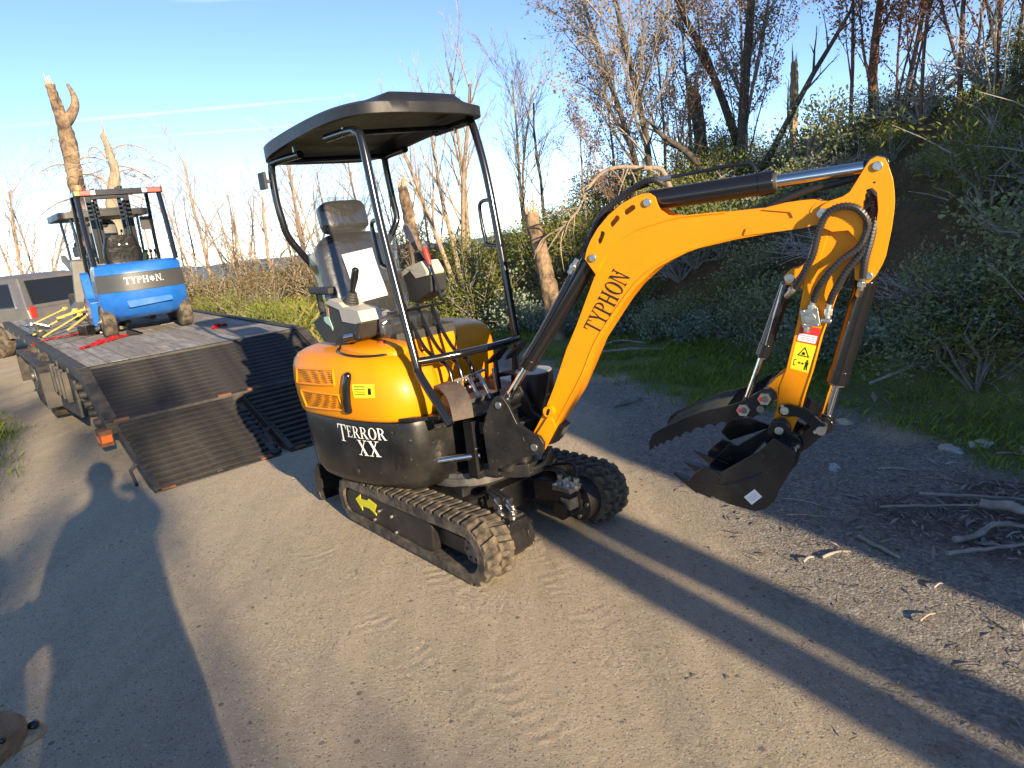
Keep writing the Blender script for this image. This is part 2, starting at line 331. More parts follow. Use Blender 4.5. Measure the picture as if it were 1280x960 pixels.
def make_track(side):
    l0, l1 = (-.52, -.335) if side < 0 else (.335, .52); outL, inL = (l0, l1) if side < 0 else (l1, l0); sg = 1 if side < 0 else -1
    t = MB().loft(ring_pts(l0, l1, -.03, .022), True, (False, False)).build('track', K['rubber'], ex, None, 50)
    N = 42; P = track_loop(.022, N*4)
    for row in range(2):
        for i in range(N):
            k = (i*4+(2 if row else 0)) % (N*4); p = P[k]; tg = (P[(k+1) % (N*4)]-P[k-1]).normalized(); nr = V((tg.y, -tg.x))
            if row not in lug_me:
                mb = MB(); s_ = .5
                w0, w1 = -.047, .047; sk = .010 if row else -.010
                vs = [(-.026-sk, w0, -.004), (.026-sk, w0, -.004), (.026+sk, w1, -.004), (-.026+sk, w1, -.004), (-.022-sk, w0+.003, .017), (.022-sk, w0+.003, .017), (.022+sk, w1-.003, .017), (-.022+sk, w1-.003, .017)]
                mb.add(vs, [(3, 2, 1, 0), (4, 5, 6, 7), (0, 1, 5, 4), (1, 2, 6, 5), (2, 3, 7, 6), (3, 0, 4, 7)])
                o = mb.build('lug', K['lug'], t, None, 0, .003, 1); lug_me[row] = o
            else:
                o = lug_me[row].copy(); COL.objects.link(o); o.parent = t
            x = V((tg.x, 0, tg.y)); z = V((nr.x, 0, nr.y)); y = z.cross(x)
            lc = outL+sg*(.05 if row == 0 else .137)
            m4 = MX((x, y, z)).transposed().to_4x4(); m4.translation = V((p.x, lc, p.y)); o.matrix_local = m4
    # side frame with closed outer plate, recessed behind the belt edge
    lf = outL+sg*.012
    fr = lambda a, b, q: (a, q, b)
    pl = roundpoly([(-.635, .11), (-.57, .075), (.28, .068), (.30, .25), (-.5, .232), (-.61, .215)], .035)
    B(MB().prism(pl, lf, lf+sg*.10, fr=fr), 'track_frame', K['dustblack'], bevel=.005)
    B(MB().box((.36, (outL+inL)/2, .16), (.34, .07, .09)), 'track_beam', K['black'])
    mb = MB()
    for x in (-.4, -.2, 0., .2): mb.cyl((x, outL+sg*.03, .075), (x, inL-sg*.03, .075), .05, 14)
    B(mb, 'bottom_rollers', K['dustblack'], bevel=0)
    sp = MB(); T = 11; out = []
    for i in range(T*4): a = 2*PI*i/(T*4); q = (.102 if i % 4 < 2 else .08); out.append((.585+q*math.cos(a), .168+q*math.sin(a)))
    sp.prism(out, outL+sg*.075, outL+sg*.11, [circ((.585, .168), .03)], fr)
    s_o = B(sp, 'sprocket', K['dsteel'], bevel=0)
    mb = MB().cyl((.585, outL+sg*.045, .168), (.585, outL+sg*.12, .168), .062, 22)
    for i in range(6): a = i*PI/3; mb.cyl((.585+.045*math.cos(a), outL+sg*.035, .168+.045*math.sin(a)), (.585+.045*math.cos(a), outL+sg*.05, .168+.045*math.sin(a)), .008, 6)
    mb.build('hub', K['dsteel'], s_o)
    B(MB().cyl((-.57, outL+sg*.04, .155), (-.57, inL-sg*.03, .155), .084, 24), 'idler', K['dustblack'])
    for (x, z) in ((-.235, .168), (-.10, .172), (-.30, .098), (-.07, .085), (.235, .062)):
        B(MB().cyl((x, lf+sg*.002, z), (x, lf-sg*.010, z), .0105, 6), 'bolt', K['steel'], bevel=0)
    ar = [(-.53, .178), (-.455, .225), (-.462, .196), (-.37, .206), (-.35, .222), (-.255, .205), (-.285, .165), (-.275, .128), (-.355, .155), (-.45, .15), (-.455, .115)]
    ar = [(x*.92-.02, z*.93+.012) for x, z in ar]
    B(MB().prism(ar, lf-sg*.0015, lf-sg*.0045, fr=fr), 'arrow_sticker', K['yellow'], bevel=0)
    return t
make_track(-1); make_track(1)
fr_ = MB().box((0, 0, .2), (.62, .56, .15)).box((-.05, 0, .29), (.56, .5, .05), taper=.9)
for s_ in (-1, 1):
    fr_.bar((.2, s_*.2, .2), (.42, s_*.34, .17), .12, .13).bar((-.2, s_*.2, .2), (-.42, s_*.34, .17), .12, .13)
    fr_.bar((-.3, s_*.17, .16), (-1.03, s_*.17, .13), .07, .08)
B(fr_, 'chassis', K['black'], bevel=.008)
B(MB().cyl((0, 0, .31), (0, 0, .385), .27, 40).cyl((0, 0, .33), (0, 0, .36), .285, 48), 'slewing_ring', K['dsteel'], bevel=0)
bl = [(-1.03, .26), (-1.075, .2), (-1.09, .13), (-1.085, .06), (-1.06, .015), (-1.085, .01), (-1.115, .06), (-1.12, .13), (-1.105, .21), (-1.05, .275)]
bd = B(MB().prism(bl, -.49, .49), 'dozer_blade', K['black'], bevel=.004)
MB().prism([(-1.0, .30), (-1.08, .20), (-1.12, .05), (-1.0, .12)], -.497, -.485).prism([(-1.0, .30), (-1.08, .20), (-1.12, .05), (-1.0, .12)], .485, .497).build('end_plate', K['black'], bd, None, 0, .003)
# travel motors: a covered one beside the near track, a bare one beside the far track
mm = MB().cyl((.585, -.335, .168), (.585, -.20, .168), .112, 24).cyl((.585, -.20, .168), (.585, -.16, .168), .112, 24, .085).box((.585, -.25, .19), (.20, .14, .17)).cyl((.585, -.34, .168), (.585, -.15, .168), .105, 20).box((.585, -.15, .165), (.16, .03, .15))
mo = B(mm, 'travel_motor', K['black'], bevel=.02)
f1 = MB()
for i, (x, y) in enumerate(((.54, -.24), (.60, -.21), (.645, -.25))): f1.cyl((x, y, .27), (x, y, .31), .014, 8).cyl((x, y, .285), (x, y, .297), .019, 6).cyl((x, y, .305), (x-.05, y+.015, .325), .011, 8)
f1.box((.59, -.235, .277), (.13, .09, .012)); f1.build('fitting', K['steel'], mo)
h1 = MB()
for i in range(3): h1.tube(catmull([(.5+.03*i, -.22+.02*i, .325), (.4, -.2+.02*i, .335), (.3, -.12, .3), (.15, -.05, .25)], 6), .011, 8)
h1.build('hose', K['hose'], mo)
mm = MB().cyl((.585, .34, .168), (.585, .25, .168), .115, 22).cyl((.585, .25, .168), (.585, .15, .168), .062, 18).box((.585, .20, .2), (.11, .09, .1)).cyl((.585, .15, .15), (.585, .125, .15), .05, 14)
mo2 = B(mm, 'travel_motor', K['dustblack'], bevel=.006)
f2 = MB().box((.57, .21, .262), (.13, .1, .03)).box((.62, .17, .20), (.07, .06, .06))
for x, y in ((.54, .19), (.60, .19), (.655, .2)): f2.cyl((x, y, .265), (x, y, .335), .013, 8).cyl((x, y, .28), (x, y, .295), .02, 6).cyl((x, y, .315), (x, y, .33), .017, 6)
for i in range(5): a = i*2*PI/5; f2.cyl((.585+.088*math.cos(a), .255, .168+.088*math.sin(a)), (.585+.088*math.cos(a), .24, .168+.088*math.sin(a)), .012, 6)
f2.build('fitting', K['steel'], mo2)
h2 = MB()
for i, (x, y) in enumerate(((.54, .19), (.60, .19))): h2.tube(catmull([(x, y, .33), (x-.04, y-.02, .375), (x-.16, y-.06, .36), (.3, .08+.03*i, .33), (.16, .04, .33)], 6), .0115, 8)
h2.tube(catmull([(.655, .2, .32), (.64, .22, .37), (.56, .26, .38), (.42, .26, .34)], 6), .009, 8)
h2.build('hose', K['hose'], mo2)

# ---- house: black skirt, orange hood
REAR = [(-1.0, 0), (-.985, -.2), (-.935, -.4), (-.84, -.555), (-.70, -.625), (-.45, -.612), (-.2, -.565), (-.02, -.495)]
mir = lambda P: [(a, -b) for a, b in reversed(P)]
sk_front = [(.055, -.46), (.105, -.40), (.125, -.30), (.13, -.15)]
SK = catmull([(a, b, 0) for a, b in REAR+sk_front+mir(sk_front)+mir(REAR)[:-1]], 4, True)
def lev(P, z, off=0., rear=0.):
    n = len(P); out = []
    for i, p in enumerate(P):
        t = (P[(i+1) % n]-P[i-1]); nr = V((t.y, -t.x, 0)).normalized()
        x = p.x + nr.x*off; y = p.y+nr.y*off
        if rear and x < -.3: x += rear*min(1, (-.3-x)/.5)
        out.append(V((x, y, z)))
    return out
sm = MB().loft([lev(SK, .335, -.05, .12), lev(SK, .365, -.015, .10), lev(SK, .40, 0, .08), lev(SK, .56, .004, .03), lev(SK, .70, .006, 0), lev(SK, .724, 0, 0), lev(SK, .728, -.02, 0)])
skirt = B(sm, 'counterweight', K['black'], bevel=0, smooth=50)
# joints of the side panel and a grease cap
jm = MB()
def side_pt(x, z, out=.003):
    for i in range(len(SK)):
        a, b = SK[i], SK[(i+1) % len(SK)]
        if a.y < 0 and b.y < 0 and (a.x-x)*(b.x-x) <= 0 and abs(a.x-b.x) > 1e-6:
            f = (x-a.x)/(b.x-a.x); p = a.lerp(b, f); t = (b-a).normalized(); return V((p.x+t.y*out, p.y-t.x*out, z))
    return V((x, -.5, z))
for P_ in ([side_pt(-.78, .70), side_pt(-.72, .55), side_pt(-.66, .40)], [side_pt(.0, .68), side_pt(.0, .46)], [side_pt(-.33, .70), side_pt(-.33, .62), side_pt(-.32, .54)]): MB().tube(P_, .0025, 5).build('panel_joint', K['gloss'], skirt)
for x, z in ((-.27, .43),): c = side_pt(x, z, .0); MB().cyl(c, c+V((.1, -.5, 0))*.025, .02, 16).cyl(c, c+V((.1, -.5, 0))*.03, .011, 6).build('drain_cap', K['dustblack'], skirt)
d_s = (side_pt(-.08, .6)-side_pt(-.4, .6)).normalized(); n_s = V((d_s.y, -d_s.x, 0))
def on_side(o):
    for v in o.data.vertices: v.co = side_pt(v.co.x, v.co.z, .010+abs(v.co.y+9)*.05)
for txt, x_, z_, h_, cp in (('TERROR', -.375, .632, .066, 1.5), ('XX', -.225, .535, .088, None)):
    o_l, _ = lettering('lettering', txt, (x_, -9, z_), (1, 0, 0), (-.03, 0, 1), (0, -1, 0), h_, K['white'], skirt, wsc=.95, caps=cp); on_side(o_l)
# hood (near pod reaches further forward than the seat box and the far pod)
HOOD = REAR+[(.05, -.42), (.075, -.32), (.06, -.225), (-.06, -.185), (-.2, -.175), (-.27, -.12), (-.28, .12), (-.30, .3), (-.33, .45), (-.45, .565), (-.66, .61), (-.84, .555), (-.935, .4), (-.985, .2)]
HD = catmull([(a, b, 0) for a, b in HOOD], 4, True)
def hlev(z, off, fr):
    P = lev(HD, z, off)
    for p in P:
        if p.x > -.35: p.x -= fr*min(1, (p.x+.35)/.3)
    return P
hm = MB().loft([hlev(.731, -.012, 0), hlev(.733, .012, 0), hlev(.75, .022, 0), hlev(.84, .034, .005), hlev(.93, .038, .03), hlev(1.0, .032, .06), hlev(1.04, .018, .09), hlev(1.068, -.008, .12), hlev(1.085, -.045, .16), hlev(1.091, -.10, .21), hlev(1.092, -.16, .26)])
hood = B(hm, 'engine_hood', K['orange'], bevel=0, smooth=60)
hb = BVHTree.FromPolygons([V(p) for p in hm.v], hm.f)
def on_hood(x, z, out=.003, y0=-1.2, d=(0, 1, 0)):
    h = hb.ray_cast(V((x, y0, z)), V(d)); 
    if h[0] is None: return V((x, -.6, z)), V((0, -1, 0))
    n = h[1] if h[1].dot(V(d)) < 0 else -h[1]
    return h[0]+n*out, n
def patch(name, P4, m, out=.003, nu=10, nv=6, thick=0.):
    P4 = [V((*p, 0)) for p in P4]; vs = []; fs = []
    for j in range(nv+1):
        for i in range(nu+1):
            u, v = i/nu, j/nv; q = P4[0].lerp(P4[1], u).lerp(P4[3].lerp(P4[2], u), v); vs.append(on_hood(q.x, q.y, out)[0])
    for j in range(nv):
        for i in range(nu): a = j*(nu+1)+i; fs.append((a, a+1, a+nu+2, a+nu+1))
    return MB().add(vs, fs).build(name, m, hood, None, 60, fix=False)
def grille_mat():
    m = K['orange'].copy(); m.name = 'perforated_orange'; N = m.node_tree.nodes; Lk = m.node_tree.links; p = N['Principled BSDF']
    t = N.new('ShaderNodeTexCoord'); vo = N.new('ShaderNodeTexVoronoi'); vo.inputs['Scale'].default_value = 92; vo.inputs['Randomness'].default_value = .15
    Lk.new(t.outputs['Object'], vo.inputs['Vector']); r = N.new('ShaderNodeMath'); r.operation = 'LESS_THAN'; r.inputs[1].default_value = .42; Lk.new(vo.outputs['Distance'], r.inputs[0])
    mx_ = N.new('ShaderNodeMix'); mx_.data_type = 'RGBA'; Lk.new(r.outputs[0], mx_.inputs['Factor']); old = p.inputs['Base Color'].links[0].from_socket
    Lk.new(old, mx_.inputs[6]); mx_.inputs[7].default_value = (.03, .012, .004, 1); Lk.new(mx_.outputs[2], p.inputs['Base Color']); return m
GM = grille_mat()
for P4 in ([(-.66, 1.0), (-.30, 1.015), (-.29, .935), (-.675, .915)], [(-.645, .875), (-.275, .88), (-.25, .795), (-.625, .775)]):
    g = patch('vent_grille', P4, GM, .0035)
    rim = MB(); pts = []
    for a in range(4):
        for i in range(6): q = V((*P4[a], 0)).lerp(V((*P4[(a+1) % 4], 0)), i/6); pts.append(on_hood(q.x, q.y, .004)[0])
    rim.tube(pts+[pts[0]], .0065, 6); rim.build('vent_frame', K['orange'], g)
sl_c = [on_hood(-.205+(z-.9)*.15, z, .004)[0] for z in np.linspace(.80, .985, 9)]
sl_o = MB().tube(sl_c, .024, 12).ell(sl_c[0], .024, .024, .024).ell(sl_c[-1], .024, .024, .024).build('grab_slot', K['gloss'], hood)
dc = patch('warning_sticker', [(-.165, .945), (-.035, .945), (-.03, .875), (-.16, .87)], K['yellow'], .004, 6, 4)
patch('sticker_text', [(-.15, .934), (-.085, .934), (-.085, .93), (-.15, .93)], K['ink'], .005, 3, 1)
for z in (.92, .907, .894): patch('sticker_text', [(-.15, z), (-.085, z), (-.085, z-.004), (-.15, z-.004)], K['ink'], .005, 3, 1)
patch('sticker_figure', [(-.068, .925), (-.052, .925), (-.05, .89), (-.07, .89)], K['ink'], .005, 2, 2)
# top cover seam, seat console box and its front label
def top_pt(x, y, out=.004):
    h = hb.ray_cast(V((x, y, 2)), V((0, 0, -1))); return (h[0]+V((0, 0, out))) if h[0] else V((x, y, 1.08))
MB().tube(catmull([top_pt(x, y) for x, y in ((-.62, -.40), (-.5, -.45), (-.36, -.535), (-.22, -.52), (-.1, -.44), (-.08, -.33), (-.12, -.24))], 5), .008, 7).build('rubber_seam', K['gloss'], hood)
cov = MB().loft([[V((-.36+.32*math.cos(a)*s_, -.33+.16*math.sin(a)*s_, z)) for a in [2*PI*i/28 for i in range(28)]] for s_, z in ((1, 1.05), (1, 1.083), (.93, 1.10), (.7, 1.112), (.3, 1.118))])
cov.build('filler_cover', K['orange'], hood, None, 60); MB().cyl((-.24, -.33, 1.112), (-.24, -.33, 1.125), .022, 14).build('lock', K['redpaint'], hood)
sb = MB().box((-.52, -.02, 1.085), (.56, .42, .12)); B(sb, 'seat_base', K['blackp'], bevel=.015)
sbf = MB().add([(-.24, -.17, 1.1), (-.24, .17, 1.1), (-.20, .17, .75), (-.20, -.17, .75), (-.36, -.17, 1.12), (-.36, .17, 1.12), (-.36, .17, .75), (-.36, -.17, .75)], [(0, 1, 2, 3), (4, 5, 1, 0), (5, 6, 2, 1), (4, 0, 3, 7), (7, 6, 5, 4)])
B(sbf, 'seat_box_front', K['orange'], bevel=.012)
B(MB().add([(-.2345, -.12, 1.04), (-.2345, -.06, 1.04), (-.221, -.06, .92), (-.221, -.12, .92)], [(0, 1, 2, 3)]), 'label_strip', K['yellow'], bevel=0)
for z in (1.02, .99, .96): B(MB().box((-.2325+(1.04-z)*.11, -.09, z), (.003, .045, .012)), 'label_print', K['ink'], bevel=0)
# floor plate, foot-well, fittings
fl = MB().prism([(.05, -.44), (.12, -.39), (.30, -.22), (.36, -.14), (.36, .15), (.30, .26), (.15, .4), (-.3, .42), (-.3, -.16), (.0, -.18)], .729, .742, fr=lambda a, b, t: (a, b, t))
B(fl, 'floor_plate', K['dustblack'], bevel=.003)
fe = MB().bar((.04, -.455, .745), (.12, -.385, .745), .03, .016).bar((.12, -.385, .745), (.355, -.15, .745), .03, .016); B(fe, 'floor_trim', K['black'], bevel=.003)
# orange end plate beside the front post
B(MB().prism([(.055, .74), (-.05, 1.04), (-.1, 1.075), (-.08, .74)], -.212, -.196), 'pod_end_plate', K['orange'], bevel=.003)
# rubber floor mats bent over the edge
def mat_strip(P, w0, w1, name):
    P = catmull(P, 5); vs = []; n = len(P)
    side = V((.35, .94, 0)).normalized()
    for t in (0, .012):
        for i, p in enumerate(P):
            w = w0+(w1-w0)*i/(n-1); vs += [p-side*w/2+V((0, 0, t)), p+side*w/2+V((0, 0, t))]
    fs = []; o = 2*n
    for i in range(n-1): a = 2*i; fs += [(a, a+1, a+3, a+2), (o+a, o+a+2, o+a+3, o+a+1), (a, a+2, o+a+2, o+a), (a+1, o+a+1, o+a+3, a+3)]
    fs += [(0, o, o+1, 1), (2*n-2, 2*n-1, o+2*n-1, o+2*n-2)]
    return B(MB().add(vs, fs), name, K['mat_'], bevel=0)
mat_strip([(-.06, -.175, .82), (.04, -.18, .86), (.15, -.2, .875), (.27, -.235, .855), (.35, -.27, .81), (.385, -.29, .755)], .13, .11, 'floor_mat')
mat_strip([(.05, .3, .81), (.15, .30, .85), (.28, .27, .86), (.40, .23, .80), (.44, .22, .74)], .2, .16, 'floor_mat')
# pedals, valve links
for x, y, z, a in ((.08, .2, .97, .5), (.17, .27, .99, .5)):
    rot = MX.Rotation(-.9, 3, 'Y') @ MX.Rotation(0, 3, 'X')
    p = MB().prism(roundpoly([(-.04, -.045), (.1, -.035), (.12, .03), (-.02, .05)], .02), -.008, .008, fr=lambda a_, b_, t_: (x+a_*.82, y+b_, z-.03+a_*.62+t_)); p.bar((x, y, z-.02), (x+.01, y, .76), .02, .02); B(p, 'pedal', K['blackp'], bevel=.003)
vl = MB()
for i, y in enumerate((-.06, .0, .06)):
    vl.bar((.06+.015*i, y, .86+.012*i), (.13+.02*i, y+.01, .745), .022, .014).cyl((.05, y-.012, .855), (.05, y+.02, .855), .018, 10).cyl((.085, y-.015, .82), (.085, y+.02, .82), .012, 8)
vl.bar((.045, -.16, .86), (.075, .12, .89), .02, .012).bar((.13, .14, .9), (.15, .14, .75), .018, .018).box((.1, .02, .755), (.12, .24, .03))
B(vl, 'valve_linkage', K['steel'], bevel=.002)
for i, (y, dy) in enumerate(((-.10, 0), (-.03, .02), (.05, .05))):
    t = catmull([(-.36+.03*i, y+.02, 1.285-.01*i), (-.27+.02*i, y, 1.17), (-.17+.02*i, y, 1.04), (-.06, y, .99), (.03, y, .95), (.06, y, .86)], 6)
    B(MB().tube(t, .0115, 9), 'control_rod', K['gloss'], bevel=0)
bx = MB().cyl((.40, .2, .62), (.40, .2, .90), .105, 24); tb = B(bx, 'accumulator_cover', K['black'], bevel=.01); MB().cyl((.40, .2, .895), (.40, .2, .905), .098, 24).build('lid', K['greyp'], tb)
# front of the house with the swing bracket
nb = MB().prism([(.25, -.2), (.5, -.1), (.56, -.04), (.56, .06), (.5, .12), (.25, .22)], .40, .47, fr=lambda a, b, t: (a, b, t)).prism([(.3, -.18), (.5, -.1), (.56, -.04), (.56, .06), (.5, .12), (.3, .2)], .63, .70, fr=lambda a, b, t: (a, b, t)).cyl((.47, .0, .39), (.47, 0, .71), .055, 20)
nb.box((.3, 0, .55), (.08, .42, .32)); B(nb, 'nose', K['black'], bevel=.006)
B(MB().cyl((.10, -.30, .475), (.34, -.17, .52), .02, 14).cyl((.02, -.35, .46), (.10, -.30, .475), .028, 14), 'swing_cylinder', K['chrome'], bevel=0)
hz_ = MB()
for i in range(4): hz_.tube(catmull([(.3, -.05+.03*i, .56), (.42, -.1+.03*i, .50-.03*i), (.52, -.05+.03*i, .44), (.6, .02+.02*i, .46), (.66, .03, .56)], 6), .012, 8)
B(hz_, 'hose_bundle', K['hose'], bevel=0)

# ---- canopy
PR = .0225
def post(P, name='canopy_post', k=6): return B(MB().tube(catmull(P, k), PR, 14), name, K['gloss'], bevel=0)
pn = post([(-.45, -.362, 2.225), (-.2, -.363, 2.222), (-.115, -.365, 2.205), (-.075, -.365, 2.14), (-.01, -.365, 1.707), (.134, -.365, 1.06), (.15, -.365, .985), (.30, -.365, .825), (.37, -.36, .742)])
pf_ = post([(-.45, .362, 2.255), (-.22, .363, 2.262), (-.13, .365, 2.262), (-.085, .365, 2.21), (-.005, .365, 1.866), (.09, .365, 1.06), (.088, .365, 1.0), (.045, .365, .80), (.04, .365, .742)])
post([(-.8, -.36, 2.19), (-1.1, -.385, 2.185), (-1.15, -.395, 2.15), (-1.155, -.398, 1.98), (-1.15, -.385, 1.84), (-1.15, -.355, 1.72), (-1.14, -.21, 1.50), (-1.12, -.195, 1.42), (-1.0, -.19, 1.08)])
post([(-.8, .36, 2.21), (-1.1, .40, 2.205), (-1.15, .415, 2.17), (-1.155, .435, 1.95), (-1.15, .448, 1.808), (-1.15, .42, 1.74), (-1.14, .33, 1.62), (-1.12, .22, 1.45), (-1.0, .20, 1.08)])
B(MB().tube([(-1.14, -.21, 1.43), (-1.14, .22, 1.43)], .018, 10), 'rear_crossbar', K['gloss'], bevel=0)
B(MB().tube(catmull([(.136, -.365, 1.045), (.165, -.30, 1.045), (.215, -.19, 1.05), (.235, -.1, 1.05), (.2, .15, 1.04), (.135, .33, 1.03), (.095, .365, 1.028)], 6), .0205, 14), 'front_bar', K['gloss'], bevel=0)
MB().tube(catmull([(0, -.365, 1.763), (-.075, -.365, 1.768), (-.105, -.365, 1.735), (-.075, -.365, 1.575), (-.05, -.365, 1.54), (.03, -.365, 1.522)], 6), .0115, 9).build('grab_handle', K['gloss'], pn)
MB().tube(catmull([(.005, .365, 1.822), (-.08, .365, 1.822), (-.115, .365, 1.78), (-.095, .365, 1.612), (-.07, .365, 1.575), (.06, .365, 1.565)], 6), .0115, 9).build('grab_handle', K['gloss'], pf_)
rb = B(MB().box((-1.17, -.455, 2.085), (.09, .02, .1)).bar((-1.16, -.44, 2.08), (-1.155, -.4, 2.08), .02, .02), 'lamp_plate', K['blackp'], bevel=.004)
# roof: domed moulding with a raised middle and a hanging rim
def roof_z(f, l):
    u = (f+1.29)/1.34; e = 2.19+.085*math.sin(min(1, max(0, u)*1.15)*PI/2); return e
NX, NY = 36, 26; F0, F1, L0, L1 = -1.315, .045, -.445, .445
def rpt(i, j, top):
    u, v = -1+2*i/NX, -1+2*j/NY; k = 5.
    # squircle outline
    m_ = max(abs(u), abs(v)); q = (abs(u)**k+abs(v)**k)**(1/k); sc = m_/q if q > 0 else 1
    uu, vv = u*sc, v*sc; f = (F0+F1)/2+uu*(F1-F0)/2; l = (L0+L1)/2+vv*(L1-L0)/2
    if f > -.3: f += .045*(1-min(1, abs(l)/.25)**2)*((f+.3)/.35)*.4
    e = roof_z(f, l); edge = 1-m_
    if top:
        z = e+.078-.028*min(1, max(0, (f+1.29)/1.1))+.022*min(1, edge/.10)+.008*min(1, edge/.5)
        du = (1-min(1, max(0, (abs(l)-.20)/.07)))*(1-min(1, max(0, (-.95-f)/.15)))*(1-min(1, max(0, (f+.02)/.05)))
        z += .036*du*du*(3-2*du)
    else: z = e+.0 + (.045 if edge > .09 else .0)
    return V((f, l, z))
rm = MB(); vs = [rpt(i, j, True) for i in range(NX+1) for j in range(NY+1)]+[rpt(i, j, False) for i in range(NX+1) for j in range(NY+1)]
fs = []; o_ = (NX+1)*(NY+1); idx = lambda i, j: i*(NY+1)+j
for i in range(NX):
    for j in range(NY):
        fs.append((idx(i, j), idx(i+1, j), idx(i+1, j+1), idx(i, j+1))); fs.append((o_+idx(i, j), o_+idx(i, j+1), o_+idx(i+1, j+1), o_+idx(i+1, j)))
per = [(i, 0) for i in range(NX)]+[(NX, j) for j in range(NY)]+[(i, NY) for i in range(NX, 0, -1)]+[(0, j) for j in range(NY, 0, -1)]
for a in range(len(per)): p, q = per[a], per[(a+1) % len(per)]; fs.append((idx(*p), o_+idx(*p), o_+idx(*q), idx(*q)))
rm.add(vs, fs); roof = B(rm, 'canopy_roof', K['canopy'], bevel=0, smooth=62)
rr_ = MB()

rr_.tube([(-.3, -.362, 2.225), (-.3, .362, 2.26)], .015, 8); rr_.tube([(-1.1, -.385, 2.19), (-1.1, .4, 2.205)], .018, 8); rr_.build('roof_rib', K['gloss'], roof)
for x, l in ((-.24, -.36), (-.85, -.36), (-.24, .36)): MB().cyl((x, l-.01, 2.20+.02*(x > -.5)), (x, l-.012, 2.245), .009, 6).build('roof_bolt', K['steel'], roof)

# ---- seat with its clear transport film
seat = B(MB().box((-.56, -.06, 1.165), (.46, .44, .10)), 'seat_cushion', K['vinyl'], bevel=.04, seg=4)
def pad(c, sx, sy, sz, rot, nu=20, nv=12, p=.35): return MB().ell(c, sx, sy, sz, nu, nv, rot, p)
tilt = MX.Rotation(R(-14), 3, 'Y')
B(pad((-.86, -.065, 1.46), .075, .255, .27, tilt, p=.45), 'seat_backrest', K['vinyl'], bevel=0, smooth=70)
B(pad((-.965, -.065, 1.825), .065, .155, .098, tilt, p=.4), 'seat_headrest', K['vinyl'], bevel=0, smooth=70)
def film(c, sx, sy, sz, rot, seed, amp=.02):
    mb = pad(c, sx, sy, sz, rot, 44, 30, .5); c = V(c)
    for i, p in enumerate(mb.v):
        p = V(p); n = noise.noise(p*7+V((seed, 0, 0)))*amp+(1-abs(noise.noise(V((p.x, p.y*1.0, p.z*.6))*16+V((0, seed, 0))))*2)*amp*.55+noise.noise(p*40)*amp*.25; d = (p-c).normalized(); mb.v[i] = tuple(p+d*n)
    return B(mb, 'seat_film', K['film'], bevel=0, smooth=12)
film((-.865, -.065, 1.46), .10, .285, .29, tilt, 1); film((-.96, -.06, 1.825), .085, .225, .115, tilt, 5, .012); film((-.55, -.06, 1.17), .26, .245, .085, None, 9, .022)
pt = MB(); vs = []
for i in range(7):
    for j in range(9):
        u, v = i/6, j/8; y = -.20+.215*u+.02*v; z = 1.60-.30*v; x = -.86+.115+(1.46-z)*.235*(-1)*-1*-1
        x = -.768-(z-1.46)*.25+.006*math.sin(v*5+u*3)+.012*(u-.5)**2; vs.append((x+.0, y, z+.02*u))
pt.add(vs, [(i*9+j, (i+1)*9+j, (i+1)*9+j+1, i*9+j+1) for i in range(6) for j in range(8)])
paper = pt.build('paper_sheet', K['paper'], None, MX.Translation(EXO) @ MX.Rotation(EXA, 4, 'Z'), 60, fix=False)
tag(paper, 'white instruction sheet tucked under the clear film on the excavator seat', 'paper')
# ---- consoles with joysticks
def joystick(base, top, wrapped):
    base, top = V(base), V(top); d = top-base
    m = MB(); n = 6; pts = []; rr = []
    for i in range(n*2+1): t = i/(n*2); pts.append(base+d.normalized()*.085*t); rr.append((.052-.026*t)*(1.0 if i % 2 else .88))
    m.tube(pts, rr, 16); b = B(m, 'joystick_boot', K['blackp'], bevel=0, smooth=50)
    q = base+d.normalized()*.08
    MB().tube(catmull([q, q.lerp(top, .35), q.lerp(top, .7), top], 4), [.013, .014, .015, .016, .018, .019, .021, .022, .022, .021, .021, .02, .015][:13], 12).build('grip', K['gloss'], b)
    if wrapped: MB().tube([q.lerp(top, .35), q.lerp(top, .6), q.lerp(top, .9), q.lerp(top, 1.12)], [.022, .032, .034, .02], 9).build('wrap', K['film'], b, None, 15)
    return b
nc = [(-.84, 1.225), (-.80, 1.175), (-.73, 1.11), (-.45, 1.105), (-.30, 1.15), (-.24, 1.245), (-.44, 1.245), (-.455, 1.305), (-.6, 1.335), (-.67, 1.285)]
con = B(MB().prism(nc, -.445, -.315), 'control_console', K['blackp'], bevel=.012)
MB().prism([(-.625, 1.34), (-.56, 1.368), (-.44, 1.35), (-.40, 1.325), (-.24, 1.31), (-.215, 1.25), (-.29, 1.235), (-.44, 1.243), (-.455, 1.308), (-.6, 1.338)], -.449, -.311).build('console_cover', K['greyp'], con, None, 0, .01)
MB().cyl((-.42, -.44, 1.15), (-.30, -.44, 1.17), .03, 10).build('console_foot', K['gloss'], con)
tp = [(-.66, 1.262), (-.60, 1.268), (-.585, 1.24), (-.565, 1.2), (-.575, 1.185), (-.595, 1.21), (-.64, 1.225), (-.665, 1.24)]
MB().prism(tp, -.4485, -.446).build('tape_scrap', K['teal'], con); MB().prism([(-.61, 1.325), (-.585, 1.318), (-.59, 1.268), (-.62, 1.268)], -.449, -.446).build('tan_label', mat('kraft_label', (.42, .28, .15), .7), con)
joystick((-.44, -.38, 1.325), (-.335, -.37, 1.53), False)
B(MB().box((-.85, -.34, 1.40), (.27, .06, .045)).bar((-.93, -.33, 1.39), (-.95, -.31, 1.2), .04, .03), 'armrest', K['blackp'], bevel=.012)
fc = [(-.92, 1.395), (-.93, 1.26), (-.72, 1.235), (-.53, 1.31), (-.515, 1.415), (-.69, 1.40), (-.74, 1.45)]
